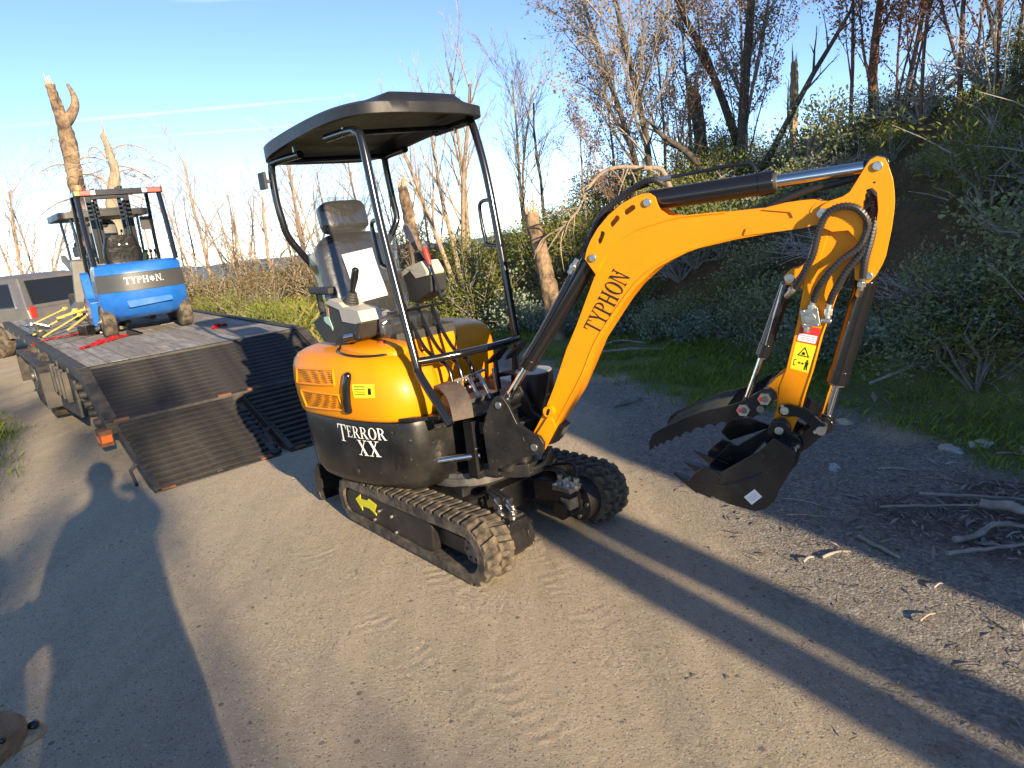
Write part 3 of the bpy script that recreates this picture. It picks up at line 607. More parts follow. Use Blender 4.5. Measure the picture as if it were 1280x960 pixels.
con2 = B(MB().prism(fc, .235, .365), 'control_console', K['blackp'], bevel=.012)
MB().prism([(-.91, 1.41), (-.77, 1.472), (-.595, 1.508), (-.54, 1.435), (-.55, 1.413), (-.69, 1.396), (-.745, 1.445), (-.9, 1.385)], .231, .369).build('console_cover', K['greyp'], con2, None, 0, .01)
joystick((-.665, .29, 1.49), (-.80, .28, 1.73), True)
B(MB().box((-.93, .25, 1.42), (.2, .06, .07)), 'armrest', K['vinyl'], bevel=.02)
lk = B(MB().tube(catmull([(-.44, .25, 1.27), (-.5, .25, 1.42), (-.54, .25, 1.52)], 4), .009, 8), 'lock_lever', K['gloss'], bevel=0)
MB().tube([(-.525, .25, 1.48), (-.545, .25, 1.53), (-.565, .25, 1.59)], [.012, .02, .016], 10).build('red_grip', K['redpaint'], lk); MB().tube([(-.55, .25, 1.575), (-.575, .25, 1.63)], [.022, .012], 8).build('grip_wrap', K['film'], lk, None, 15)
B(MB().prism([(-.5, 1.24), (-.28, 1.27), (-.28, 1.255), (-.5, 1.22)], -.1, .16), 'rod_guard', K['gloss'], bevel=.004)
# ---- boom, arm and bucket (drawn in the boom frame: x outwards, y across, z up)
boomP = [(-0.02, 0.64), (-0.011, 0.594), (0.022, 0.576), (0.065, 0.604), (0.152, 0.741), (0.203, 0.812), (0.254, 0.884), (0.317, 1.003), (0.378, 1.125), (0.467, 1.244), (0.52, 1.312), (0.573, 1.369), (0.665, 1.442), (0.729, 1.472), (0.821, 1.508), (0.987, 1.535), (1.158, 1.554), (1.235, 1.559), (1.282, 1.568), (1.317, 1.578), (1.333, 1.611), (1.317, 1.644), (1.274, 1.658), (1.235, 1.659), (1.174, 1.656), (1.111, 1.646), (0.766, 1.643), (0.659, 1.627), (0.588, 1.615), (0.504, 1.576), (0.441, 1.518), (0.392, 1.44), (0.275, 1.2), (0.217, 1.093), (0.138, 0.914), (0.07, 0.781)]
boom = BB(MB().prism(boomP, -.06, .06), 'boom', K['orange'], smooth=25, bevel=.003)
brk = [(0.392, 1.43), (0.346, 1.5), (0.358, 1.54), (0.382, 1.583), (0.417, 1.629), (.47, 1.678), (0.53, 1.718), (0.58, 1.738), (0.622, 1.75), (0.652, 1.748), (0.673, 1.732), (0.682, 1.70), (0.692, 1.679), (0.723, 1.655), (0.767, 1.642), (0.659, 1.621), (0.589, 1.607), (0.505, 1.567), (0.446, 1.51)]
def slot(c, a, L=.058, w=.023): 
    u = (math.cos(a), math.sin(a)); n = (-u[1], u[0]); out = []
    for s_, a0 in ((1, -PI/2), (-1, PI/2)):
        for i in range(7): t = a+a0+PI*i/6; out.append((c[0]+s_*u[0]*(L/2-w/2)+w/2*math.cos(t), c[1]+s_*u[1]*(L/2-w/2)+w/2*math.sin(t)))
    return out
holes = [slot((0.428, 1.587), R(62)), slot((0.494, 1.65), R(42)), slot((0.563, 1.69), R(28))]
for y0, y1 in ((-.066, -.05), (.05, .066)): MB().prism(brk, y0, y1, holes).build('bracket_plate', K['orange'], boom, None, 0, .002)
def belt(P, off):                                                  # raised weld seam along the plate edge
    return [V((a, off, b)) for a, b in P]
seam = [(0.392, 1.425), (0.443, 1.508), (0.505, 1.567), (0.589, 1.607), (0.659, 1.622), (0.767, 1.641), (.95, 1.643)]
MB().tube(catmull(belt(seam, -.0605), 4), .0045, 6).build('weld_seam', K['orange'], boom)
rimP = [(.13, .69), (0.203, 0.80), (0.30, .955), (0.378, 1.11), (0.467, 1.231), (0.573, 1.357), (0.665, 1.43), (.8, 1.487), (.98, 1.527), (1.15, 1.546)]
MB().tube(catmull([(a-.018, -.0605, b+.012) for a, b in rimP], 3), .004, 6).build('weld_seam', K['orange'], boom)
def pin(c, r, y0, y1, m=None, par=None, mw=None, nm='pin'): return MB().cyl((c[0], y0, c[1]), (c[0], y1, c[1]), r, 18).build(nm, m or K['steel'], par or boom, mw, 40, .003)
pin((.385, 1.503), .017, -.076, .076); pin((.643, 1.712), .017, -.076, .076)
# foot fork: reinforcing collars and a lifting eye
for y0, y1 in ((-.074, -.058), (.058, .074)):
    MB().prism(roundpoly([(-.018, .62), (.0, .575), (.05, .575), (.1, .655), (.135, .72), (.10, .77), (.05, .70)], .025), y0, y1).build('foot_collar', K['orange'], boom, None, 0, .003)
pin((.022, .612), .02, -.1, .1)
MB().cyl((.105, -.085, .79), (.105, -.06, .79), .028, 18).build('lifting_eye', K['orange'], boom); MB().prism(slot((.105, .79), R(68), .036, .014), -.0865, -.084).build('eye_hole', K['gloss'], boom)
BB(MB().prism([(.045, .60), (.11, .62), (.16, .70), (.13, .72), (.06, .64)], -.045, .045), 'boom_stop', K['gloss'])
for c in ((.49, 1.43), (1.24, 1.60)): MB().cyl((c[0], -.062, c[1]), (c[0], -.058, c[1]), .005, 8).build('bolt_hole', K['gloss'], boom)
lettering('lettering', 'TYPHON', (.386, -.0612, 1.155), (.40, 0, .625), V((-.80, 0, .42)).normalized(), (0, -1, 0), .084, K['ink'], boom, wsc=.72, gap=.03)
# tip fork
tip = [(1.02, 1.548), (1.158, 1.554), (1.235, 1.559), (1.282, 1.568), (1.317, 1.578), (1.333, 1.611), (1.317, 1.644), (1.274, 1.660), (1.235, 1.661), (1.174, 1.658), (1.111, 1.648), (1.09, 1.64), (1.19, 1.622), (1.2, 1.60), (1.13, 1.59), (1.03, 1.575)]
for y0, y1 in ((-.067, -.058), (.058, .067)): MB().prism(tip, y0, y1).build('tip_plate', K['orange'], boom, None, 0, .003)
# swing bracket that carries the boom
swp = [(-.215, .81), (-0.18, 0.858), (-0.132, 0.867), (-0.099, 0.815), (-0.062, 0.726), (0.007, 0.685), (0.055, 0.668), (0.075, 0.633), (0.064, 0.582), (-0.031, 0.557), (-0.164, 0.49), (-0.256, 0.46), (-0.266, 0.689)]
sb_ = MB()
for y0, y1 in ((-.105, -.08), (.08, .105)): sb_.prism(swp, y0, y1)
sb_.prism([(-.26, .46), (-.15, .48), (-.1, .60), (-.13, .74), (-.26, .75)], -.085, .085).box((-.14, 0, .775), (.03, .17, .012)).cyl((-.20, 0, .44), (-.20, 0, .76), .05, 20)
swb = BB(sb_, 'swing_bracket', K['black']); pin((-.155, .82), .018, -.115, .115, par=swb); pin((.022, .612), .019, -.112, .112, par=swb)
# hydraulic cylinders
def cylinder(a, b, f, rT, rR, y, nm='hydraulic_cylinder', mR=None):
    a, b = V((a[0], y, a[1])), V((b[0], y, b[1])); d = (b-a).normalized(); c = a.lerp(b, f)
    m = MB().cyl(a+d*.03, c, rT, 22).cyl(c-d*.05, c+d*.004, rT*1.07, 22).cyl(a+d*.022, a+d*.05, rT*1.04, 22)
    m.cyl(a-V((0, .035, 0)), a+V((0, .035, 0)), rT*.85, 18)
    t = BB(m, nm, K['gloss'], bevel=.003)
    MB().cyl(c, b-d*.02, rR, 18).build('piston_rod', mR or K['chrome'], t); MB().cyl(c+d*.004, c+d*.014, rR*1.35, 18).build('gland', K['dsteel'], t)
    MB().cyl(b-V((0, .033, 0)), b+V((0, .033, 0)), rR*1.6, 16).cyl(b-d*.045, b, rR*1.25, 14).build('rod_eye', K['gloss'], t, None, 40, .003); return t
cb = cylinder((.357, 1.501), (-.172, .812), .73, .041, .019, 0)
MB().tube(catmull([(.30, -.035, 1.50), (.22, -.05, 1.37), (.08, -.055, 1.17), (-.02, -.055, 1.04), (-.05, -.05, .985)], 5), .008, 8).build('feed_pipe', K['gloss'], cb)
ca = cylinder((.617, 1.718), (1.476, 1.753), .588, .043, .0245, 0)
MB().tube(catmull([(.66, -.03, 1.79), (.68, -.02, 1.80), (.80, 0, 1.808), (1.0, 0, 1.82), (1.045, 0, 1.812), (1.06, 0, 1.785)], 5), .007, 8).build('feed_pipe', K['gloss'], ca)
cbk = cylinder((1.455, 1.367), (1.308, .772), .70, .040, .0225, 0)
cth = cylinder((1.18, 1.369), (.995, .832), .58, .026, .0125, 0)
MB().tube([(1.157, -.02, 1.345), (1.08, -.022, 1.07)], .005, 6).build('feed_pipe', K['steel'], cth)
# arm
stickP = [(1.263, 1.492), (1.282, 1.561), (1.306, 1.62), (1.359, 1.634), (1.417, 1.609), (1.426, 1.5), (1.404, 1.415), (1.381, 1.357), (1.349, 1.29), (1.302, 1.143), (1.266, 0.993), (1.237, 0.897), (1.215, 0.809), (1.192, 0.75), (1.161, 0.727), (1.13, 0.736), (1.115, 0.766), (1.119, 0.787), (1.131, 0.839), (1.145, 0.94), (1.169, 1.007), (1.194, 1.115), (1.214, 1.204), (1.235, 1.34), (1.243, 1.424)]
arm = BB(MB().prism(stickP, -.054, .054), 'dipper_arm', K['orange'], smooth=25, bevel=.003)
edge = [(1.381, 1.357), (1.349, 1.29), (1.302, 1.143), (1.266, 0.993), (1.237, 0.897), (1.215, 0.809)]
for y in (-.056, .056): MB().tube([(a-.004, y, b) for a, b in edge], .004, 5).build('weld_seam', K['orange'], arm)
ear = [(1.284, 1.6), (1.297, 1.633), (1.324, 1.649), (1.368, 1.66), (1.391, 1.674), (1.416, 1.715), (1.438, 1.753), (1.453, 1.775), (1.474, 1.785), (1.5, 1.776), (1.51, 1.755), (1.526, 1.703), (1.532, 1.656), (1.534, 1.62), (1.532, 1.584), (1.527, 1.536), (1.511, 1.439), (1.5, 1.409), (1.48, 1.37), (1.458, 1.345), (1.435, 1.345), (1.412, 1.362), (1.41, 1.417), (1.417, 1.503), (1.388, 1.539), (1.335, 1.538), (1.3, 1.558)]
slt = [(1.435, 1.655), (1.445, 1.676), (1.462, 1.68), (1.477, 1.664), (1.482, 1.604), (1.475, 1.526), (1.464, 1.465), (1.449, 1.449), (1.44, 1.501), (1.435, 1.586)]
for y0, y1 in ((-.086, -.072), (.072, .086)): MB().prism(ear, y0, y1, [slt]).build('ear_plate', K['orange'], arm, None, 0, .002)
MB().prism([(1.30, 1.56), (1.42, 1.53), (1.41, 1.39), (1.43, 1.36), (1.5, 1.42), (1.52, 1.6), (1.5, 1.66), (1.49, 1.6), (1.475, 1.46), (1.445, 1.43), (1.43, 1.5), (1.43, 1.6), (1.40, 1.655), (1.33, 1.63)], -.073, .073).build('ear_web', K['orange'], arm, None, 0, .003)
MB().prism([(1.263, 1.492), (1.282, 1.561), (1.306, 1.60), (1.34, 1.58), (1.30, 1.46), (1.27, 1.35), (1.235, 1.35)], -.06, .06).build('web', K['orange'], arm, None, 0, .003)
for c, r in (((1.478, 1.752), .017), ((1.304, 1.606), .02)): pin(c, r, -.095, .095, par=arm)
pin((1.47, 1.698), .004, -.088, -.084, K['gloss'], arm, nm='grease_hole'); pin((1.457, 1.372), .015, -.098, .098, par=arm)
MB().cyl((1.304, -.07, 1.606), (1.304, -.058, 1.606), .045, 24).cyl((1.304, .058, 1.606), (1.304, .07, 1.606), .045, 24).build('pivot_boss', K['orange'], arm)
lugT = [(1.255, 1.458), (1.241, 1.429), (1.216, 1.409), (1.183, 1.401), (1.164, 1.381), (1.169, 1.349), (1.207, 1.338), (1.238, 1.325)]
lugB = [(1.177, 1.005), (1.138, 0.978), (1.104, 0.943), (1.075, 0.912), (1.081, 0.882), (1.109, 0.869), (1.137, 0.88), (1.161, 0.915)]
for y0, y1 in ((-.05, -.034), (.034, .05)):
    MB().prism(lugT, y0, y1).build('thumb_lug', K['orange'], arm, None, 0, .003); MB().prism(lugB, y0, y1).build('thumb_lug', K['orange'], arm, None, 0, .003)
pin((1.186, 1.372), .019, -.058, .058, par=arm)
# valve block, stickers
vb = MB().box((1.262, -.072, 1.222), (.064, .036, .07), MX.Rotation(R(-9), 3, 'Y')).cyl((1.262, -.09, 1.222), (1.262, -.10, 1.222), .02, 16).cyl((1.30, -.075, 1.21), (1.335, -.075, 1.205), .011, 8).cyl((1.252, -.075, 1.185), (1.248, -.075, 1.165), .013, 8)
for a, b in ((-.024, .026), (.024, .022), (-.022, -.026), (.026, -.028)): vb.cyl((1.262+a, -.088, 1.222+b), (1.262+a, -.094, 1.222+b), .006, 6)
vblk = BB(vb, 'valve_block', K['steel'], bevel=.002)
def quad(P, y): return MB().add([(a, y, b) for a, b in P], [tuple(range(len(P)))])
def lerp2(Q, u, v):
    a = [Q[0][i]+(Q[1][i]-Q[0][i])*u for i in (0, 1)]; b = [Q[3][i]+(Q[2][i]-Q[3][i])*u for i in (0, 1)]; return (a[0]+(b[0]-a[0])*v, a[1]+(b[1]-a[1])*v)
def sub(Q, P): return [lerp2(Q, u, v) for u, v in P]
dR = [(1.224, 1.188), (1.297, 1.174), (1.282, 1.109), (1.208, 1.126)]; dY = [(1.208, 1.122), (1.281, 1.105), (1.252, 0.996), (1.184, 1.015)]
s1 = quad(dR, -.0552).build('red_sticker', K['red'], arm, None, 0, fix=False)
quad(sub(dR, [(.05, .48), (.94, .48), (.92, .94), (.05, .94)]), -.0558).build('white_field', K['white'], s1, None, 0, fix=False)
lt = MB()
for v in (.56, .68, .8): lt.add([(a, -.0563, b) for a, b in sub(dR, [(.12, v), (.85, v), (.85, v+.05), (.12, v+.05)])], [(0, 1, 2, 3)])
lt.build('small_print', mat('grey_print', (.25, .27, .4), .5), s1, None, 0, fix=False)
s2 = quad(dY, -.0552).build('yellow_sticker', K['yellow'], arm, None, 0, fix=False)
tri = MB()
T_ = [(.2, .46), (.5, .1), (.84, .46)]; ti = [(.29, .425), (.5, .17), (.75, .425)]
for i in range(3):
    j = (i+1) % 3; tri.add([(a, -.0559, b) for a, b in sub(dY, [T_[i], T_[j], ti[j], ti[i]])], [(0, 1, 2, 3)])
for P in ([(.44, .30), (.56, .30), (.60, .40), (.40, .40)], [(.35, .70), (.62, .70), (.62, .725), (.35, .725)], [(.33, .712), (.43, .66), (.43, .76)], [(.66, .712), (.56, .66), (.56, .76)], [(.74, .55), (.84, .55), (.84, .62), (.74, .62)], [(.70, .63), (.88, .63), (.86, .78), (.73, .78)], [(.72, .78), (.79, .78), (.77, .92), (.71, .92)], [(.80, .78), (.86, .78), (.89, .92), (.83, .92)], [(.12, .62), (.24, .60), (.24, .63), (.15, .65), (.15, .80), (.24, .82), (.24, .85), (.12, .83)]):
    tri.add([(a, -.0559, b) for a, b in sub(dY, P)], [tuple(range(len(P)))])
tri.build('warning_symbols', K['ink'], s2, None, 0, fix=False)
# hoses with spiral guard
def hose(P, r=.0118, spiral=True, par=None):
    C_ = catmull(P, 10); h = MB().tube(C_, r, 10).build('hose', K['hose'], None, None, 40); h.parent = par or arm
    if spiral:
        rs = []; pp = []; d = 0
        for i, p in enumerate(C_):
            pp.append(p)
        L = sum((C_[i+1]-C_[i]).length for i in range(len(C_)-1)); n = int(L/.012); seg = []; acc = 0; k = 0
        for i in range(n):
            t = L*i/n
            while k < len(C_)-2 and acc+(C_[k+1]-C_[k]).length < t: acc += (C_[k+1]-C_[k]).length; k += 1
            dd = (C_[k+1]-C_[k]); p = C_[k]+dd.normalized()*(t-acc); seg.append((p, dd.normalized()))
        g = MB()
        for i in range(0, len(seg)-1): p, d = seg[i]; g.tube([p, p+d*.007], r*1.17, 8)
        g.build('spiral_guard', K['spiral'], h, None, 0)
    return h
hose([(1.206, -.06, 1.337), (1.238, -.085, 1.39), (1.271, -.10, 1.457), (1.293, -.11, 1.543), (1.319, -.115, 1.602), (1.363, -.115, 1.626), (1.414, -.11, 1.617), (1.448, -.10, 1.572), (1.449, -.095, 1.53), (1.424, -.10, 1.476), (1.364, -.11, 1.432), (1.316, -.105, 1.376), (1.284, -.085, 1.318), (1.272, -.075, 1.28)])
hose([(1.329, -.075, 1.275), (1.347, -.09, 1.324), (1.39, -.10, 1.4), (1.441, -.095, 1.464), (1.468, -.075, 1.537), (1.47, -.05, 1.611), (1.459, -.02, 1.667), (1.42, 0, 1.72)])
hose([(1.440, -.095, 1.365), (1.446, -.10, 1.426), (1.462, -.09, 1.5), (1.474, -.07, 1.573), (1.468, -.04, 1.628), (1.455, -.01, 1.675), (1.40, .01, 1.715)])
for P in ([(1.272, -.075, 1.285), (1.265, -.075, 1.245)], [(1.329, -.075, 1.28), (1.322, -.075, 1.215)], [(1.440, -.095, 1.37), (1.433, -.09, 1.325), (1.425, -.06, 1.30)], [(1.21, -.062, 1.343), (1.185, -.05, 1.315), (1.172, -.03, 1.30)]):
    m = MB().tube([V(p) for p in P], .012, 8); m.cyl(V(P[0]).lerp(V(P[1]), .4), V(P[0]).lerp(V(P[1]), .75), .0165, 6); m.build('hose_fitting', K['steel'], arm)
for dy in (-.02, .02):
    hose([(1.42, dy+.02, 1.72), (1.34, dy+.02, 1.708), (1.24, dy+.03, 1.692), (1.12, dy+.045, 1.655), (1.0, dy+.08, 1.60)], .013, False, boom)
hose([(.70, -.02, 1.775), (.66, -.03, 1.80), (.60, -.02, 1.79), (.52, 0, 1.75), (.42, 0, 1.69), (.36, 0, 1.60), (.33, -.02, 1.53)], .012, True, boom); hose([(.62, .03, 1.79), (.5, .02, 1.75), (.38, .02, 1.64), (.3, .02, 1.5)], .012, False, boom)
MB().cyl((.66, -.02, 1.80), (.73, -.01, 1.80), .012, 8).cyl((.30, -.04, 1.50), (.26, -.05, 1.44), .012, 8).cyl((.285, -.045, 1.475), (.275, -.045, 1.46), .018, 6).build('hose_fitting', K['steel'], boom)
# bucket linkage
def bez_plate(P, y0, y1): return MB().prism(roundpoly(P, .012), y0, y1)
ln = [(1.142, 0.845), (1.148, 0.868), (1.181, 0.876), (1.234, 0.862), (1.284, 0.825), (1.316, 0.794), (1.321, 0.768), (1.304, 0.75), (1.281, 0.762), (1.255, 0.797), (1.217, 0.825), (1.178, 0.823), (1.154, 0.825)]
l2 = [(1.284, 0.792), (1.316, 0.794), (1.324, 0.768), (1.307, 0.747), (1.255, 0.69), (1.213, 0.659), (1.177, 0.663), (1.177, 0.704), (1.201, 0.72)]
lk1 = BB(bez_plate(ln, -.088, -.072), 'bucket_link', K['gloss'], bevel=.002); bez_plate(ln, .072, .088).build('link_plate', K['gloss'], lk1, None, 0, .002)
lk2 = BB(bez_plate(l2, -.070, -.054), 'tipping_link', K['gloss'], bevel=.002); bez_plate(l2, .054, .07).build('link_plate', K['gloss'], lk2, None, 0, .002)
for c, r in (((1.168, .848), .017), ((1.302, .772), .019)):
    pin(c, r, -.097, .097, par=lk1); 
MB().cyl((1.16, -.09, .868), (1.16, -.098, .868), .007, 6).cyl((1.318, -.09, .785), (1.318, -.1, .785), .007, 6).cyl((1.282, -.09, .768), (1.282, -.1, .768), .008, 6).cyl((1.163, -.062, .815), (1.163, -.07, .815), .008, 6).build('bolt', K['steel'], lk1)
# bucket
bkP = [(0.814, 0.506), (0.892, 0.6), (0.93, 0.594), (1.085, 0.701), (1.11, 0.727), (1.137, 0.756), (1.175, .735), (1.22, 0.70), (1.216, 0.655), (1.198, 0.619), (1.174, 0.573), (1.156, 0.538), (1.137, 0.487), (1.103, 0.449), (1.062, 0.434), (1.028, 0.44), (0.953, 0.456), (0.881, 0.482)]
bk = MB()
for y0, y1 in ((-.175, -.163), (.163, .175)): bk.prism(bkP, y0, y1)
shell = [(0.814, 0.500), (0.881, 0.480), (0.953, 0.455), (1.028, 0.438), (1.062, 0.432), (1.103, 0.447), (1.137, 0.485), (1.156, 0.536), (1.174, 0.571), (1.198, 0.617), (1.218, 0.655), (1.21, .70), (1.16, .725)]
inn = [(a-(.012 if i > 4 else 0), b+.012) for i, (a, b) in enumerate(shell)]
bk.prism(shell+list(reversed(inn)), -.163, .163)
bucket = BB(bk, 'bucket', K['black'], bevel=.003)
cut = [(0.862, 0.491), (0.80, 0.515), (0.789, 0.544), (0.812, 0.575), (0.859, 0.617), (0.90, .603), (.93, .58), (.91, .52)]
for y0, y1 in ((-.187, -.1752), (.1752, .187)):
    MB().prism(cut, y0, y1).build('side_cutter', K['gloss'], bucket, None, 0, .003)
farw = [(.90, .62), (.86, .66), (.90, .72), (.99, .735), (1.09, .70)]
MB().prism(farw, .150, .162).build('side_wing', K['gloss'], bucket, None, 0, .003)
MB().tube([(.84, -.1765, .515), (.96, -.1765, .545), (1.05, -.1765, .585), (1.09, -.1765, .608)], .004, 5).build('edge_seam', K['gloss'], bucket)
for y in (-.158, 0, .158):
    MB().add([(.726, y-.020, .568), (.726, y+.020, .568), (.838, y-.027, .535), (.838, y+.027, .535), (.828, y-.027, .490), (.828, y+.027, .490)], [(0, 1, 3, 2), (0, 4, 5, 1), (2, 3, 5, 4), (0, 2, 4), (1, 5, 3)]).box((.86, y, .508), (.07, .06, .04), MX.Rotation(R(20), 3, 'Y')).build('bucket_tooth', K['gloss'], bucket, None, 0, .003)
eq = [(1.10, .66), (1.115, .77), (1.12, .80), (1.15, .817), (1.173, .815), (1.187, .79), (1.19, .75), (1.225, .735), (1.235, .70), (1.215, .62), (1.16, .58)]
for y0, y1 in ((-.098, -.084), (.084, .098)): MB().prism(roundpoly(eq, .015), y0, y1).build('bucket_ear', K['gloss'], bucket, None, 0, .003)
for c, r, y in (((1.149, .768), .043, .106), ((1.199, .688), .03, .104)):
    for q_ in (-1, 1): MB().cyl((c[0], q_*y, c[1]), (c[0], q_*.06, c[1]), r, 22).build('pin_boss', K['gloss'], bucket, None, 40, .004)
    pin(c, .017, -y-.008, y+.008, par=bucket)
MB().cyl((1.10, -.105, .71), (1.06, -.11, .66), .012, 8).build('keeper_bar', K['dsteel'], bucket)
for c in ((1.158, .632), (1.164, .615), (1.218, .705)): MB().cyl((c[0], -.099, c[1]), (c[0], -.107, c[1]), .008, 6).build('bolt', K['steel'], bucket)
st = quad([(1.019, 0.494), (1.062, 0.534), (1.091, 0.504), (1.05, 0.463)], -.1758).build('white_sticker', K['white'], bucket, None, 0, fix=False)
Q4 = [(1.019, 0.494), (1.062, 0.534), (1.091, 0.504), (1.05, 0.463)]; sp_ = MB()
for v in (.3, .5, .68): sp_.add([(a, -.1763, b) for a, b in sub(Q4, [(.15, v), (.85, v), (.85, v+.05), (.15, v+.05)])], [(0, 1, 2, 3)])
sp_.build('small_print', mat('faint_print', (.45, .45, .5), .5), st, None, 0, fix=False)
# thumb: two serrated cheeks with cross plate
topE = [(0.618, 0.655), (0.617, 0.692), (0.634, 0.73), (0.668, 0.755), (0.715, 0.779), (0.792, 0.819), (0.87, 0.852), (0.974, 0.879), (1.027, 0.902), (1.068, 0.931), (1.099, 0.951), (1.126, 0.955), (1.147, 0.939), (1.149, 0.913), (1.119, 0.892), (1.098, 0.861)]
botE = [(1.057, 0.83), (1.025, 0.822), (0.945, 0.795), (0.863, 0.775), (0.782, 0.74), (0.718, 0.706), (0.664, 0.679), (.63, .66)]
teeth = []
bc = catmull([(a, b, 0) for a, b in botE], 8); 
for i, p in enumerate(bc): teeth.append((p.x, p.y+(.014*abs(math.sin(i*PI/5)) if i > 3 else 0)))
thP = topE+teeth
thumb = BB(MB().prism(thP, -.145, -.131), 'bucket_thumb', K['gloss'], smooth=20, bevel=0)
MB().prism(thP, .131, .145).build('thumb_cheek', K['gloss'], thumb, None, 20)
MB().prism([(.67, .745), (.72, .77), (.79, .805), (.86, .835), (.94, .855), (.94, .845), (.86, .823), (.79, .793), (.72, .755), (.67, .73)], -.131, .131).cyl((1.01, -.131, .85), (1.01, .131, .85), .02, 14).cyl((1.102, -.131, .912), (1.102, .131, .912), .024, 14).build('cross_plate', K['gloss'], thumb)
for c in ((1.102, .912), (1.02, .862)):
    MB().cyl((c[0], -.145, c[1]), (c[0], -.157, c[1]), .026, 6).build('nut', K['steel'], thumb); MB().cyl((c[0]-.012, -.157, c[1]), (c[0]-.012, -.1585, c[1]), .010, 8).build('red_mark', K['red'], thumb); MB().cyl((c[0]+.004, -.1575, c[1]), (c[0]+.004, -.161, c[1]), .013, 10).build('bolt_end', K['dsteel'], thumb)
MB().cyl((1.085, -.146, .868), (1.085, -.15, .868), .015, 12).build('spare_hole', K['dsteel'], thumb)
# ================================================================== ground
BKY = np.array([-60, -17, -7.6, -2.5, 1, 3.5, 5.5, 7.5, 10, 14, 24, 45, 90, 2000.]); BKX = np.array([32, 12.2, 6.9, 4.2, 3.7, 3.5, 3.0, 2.4, 1.2, -1, -8, -24, -58, -1500.])
def sstep(a, b, x): t = np.clip((x-a)/(b-a), 0, 1); return t*t*(3-2*t)
def bank_d(x, y): return (x-np.interp(y, BKY, BKX))*.83
def vnoise(x, y, s, seed=0):
    # cheap smooth value noise
    x = x*s+seed*17.3; y = y*s-seed*9.1; xi = np.floor(x).astype(int); yi = np.floor(y).astype(int); fx = x-xi; fy = y-yi; fx = fx*fx*(3-2*fx); fy = fy*fy*(3-2*fy)
    def h(a, b): n = np.sin(a*127.1+b*311.7+seed*74.7)*43758.5453; return n-np.floor(n)
    return (h(xi, yi)*(1-fx)+h(xi+1, yi)*fx)*(1-fy)+(h(xi, yi+1)*(1-fx)+h(xi+1, yi+1)*fx)*fy
def fbm(x, y, s, seed=0, o=4):
    r = 0; a = .5
    for i in range(o): r = r+a*vnoise(x, y, s, seed+i); s *= 2.1; a *= .5
    return r
def H(x, y):
    x = np.asarray(x, float); y = np.asarray(y, float); d = bank_d(x, y); dd = np.maximum(d, 0)
    prof = 1.3*sstep(0, 1.1, dd)+1.6*sstep(.8, 3.6, dd)+1.2*sstep(3.6, 10, dd)+2.4*sstep(10, 40, dd)
    far = 1-.28*sstep(6.5, 12, y)-.55*sstep(12, 24, y)
    z = prof*far
    # mound added out of view past the photographer, shaped to shade the right-hand ground
    s = x*.857+y*.515; q = x*.515-y*.857
    M = (3.55*sstep(2.45, 3.0, s)+1.2*sstep(2.6, 5, s)+.8*sstep(5, 9, s)+.6*sstep(9, 20, s))*sstep(4.6, 7.6, q)
    z = np.maximum(z, M)
    z = z*(.90+.2*fbm(x, y, .35, 3))
    w = x*.725+y*.688
    # the field behind the trailer rolls, then the mountain drops away
    fld = sstep(9, 16, np.hypot(x, y))*(1-sstep(-1, 1, d))
    road = 1-np.clip(np.abs(w-2.4)/2.2, 0, 1)
    z = z+fld*(1-sstep(0, 1, road))*(.35*fbm(x, y, .22, 5)-.1)
    r = np.hypot(x, y); z = z-60*sstep(34, 160, r)-340*sstep(150, 1600, r)
    z = z+.012*(fbm(x, y, 1.3, 9)-.5)*(1-sstep(14, 20, r))+.03*(fbm(x, y, 2.5, 12)-.5)*sstep(-1.2, -.3, d)+.10*(fbm(x, y, 1.1, 14)-.5)*sstep(0, .6, d)
    # low verge on the left
    z = z+.10*left_verge(x, y)
    return z
def left_verge(x, y):
    # grassy island left of the road
    u = (x+5.2)*(-.58)+(y-6.9)*.81; v = (x+5.2)*.81+(y-6.9)*.58
    return 1-sstep(.55, 1.05, np.sqrt((u/3.2)**2+((v+1.05)/1.25)**2)+.35*(fbm(x, y, 1.5, 21)-.5))
NG = 430; s_ = np.linspace(-1, 1, NG); k_ = 7.2; wv = np.sinh(k_*s_)/np.sinh(k_)*2600
GX, GY = np.meshgrid(wv+.4, wv+3.4, indexing='ij'); GZ = H(GX, GY)
me = bpy.data.meshes.new('ground'); nv = NG*NG
me.vertices.add(nv); me.vertices.foreach_set('co', np.stack([GX, GY, GZ], -1).reshape(-1).astype(np.float32))
ii, jj = np.meshgrid(np.arange(NG-1), np.arange(NG-1), indexing='ij'); a_ = (ii*NG+jj).reshape(-1)
quads = np.stack([a_, a_+NG, a_+NG+1, a_+1], -1).astype(np.int32)
me.loops.add(quads.size); me.loops.foreach_set('vertex_index', quads.reshape(-1)); me.polygons.add(len(quads)); me.polygons.foreach_set('loop_start', np.arange(0, quads.size, 4, dtype=np.int32)); me.polygons.foreach_set('loop_total', np.full(len(quads), 4, np.int32))
me.update(); me.polygons.foreach_set('use_smooth', [True]*len(me.polygons))
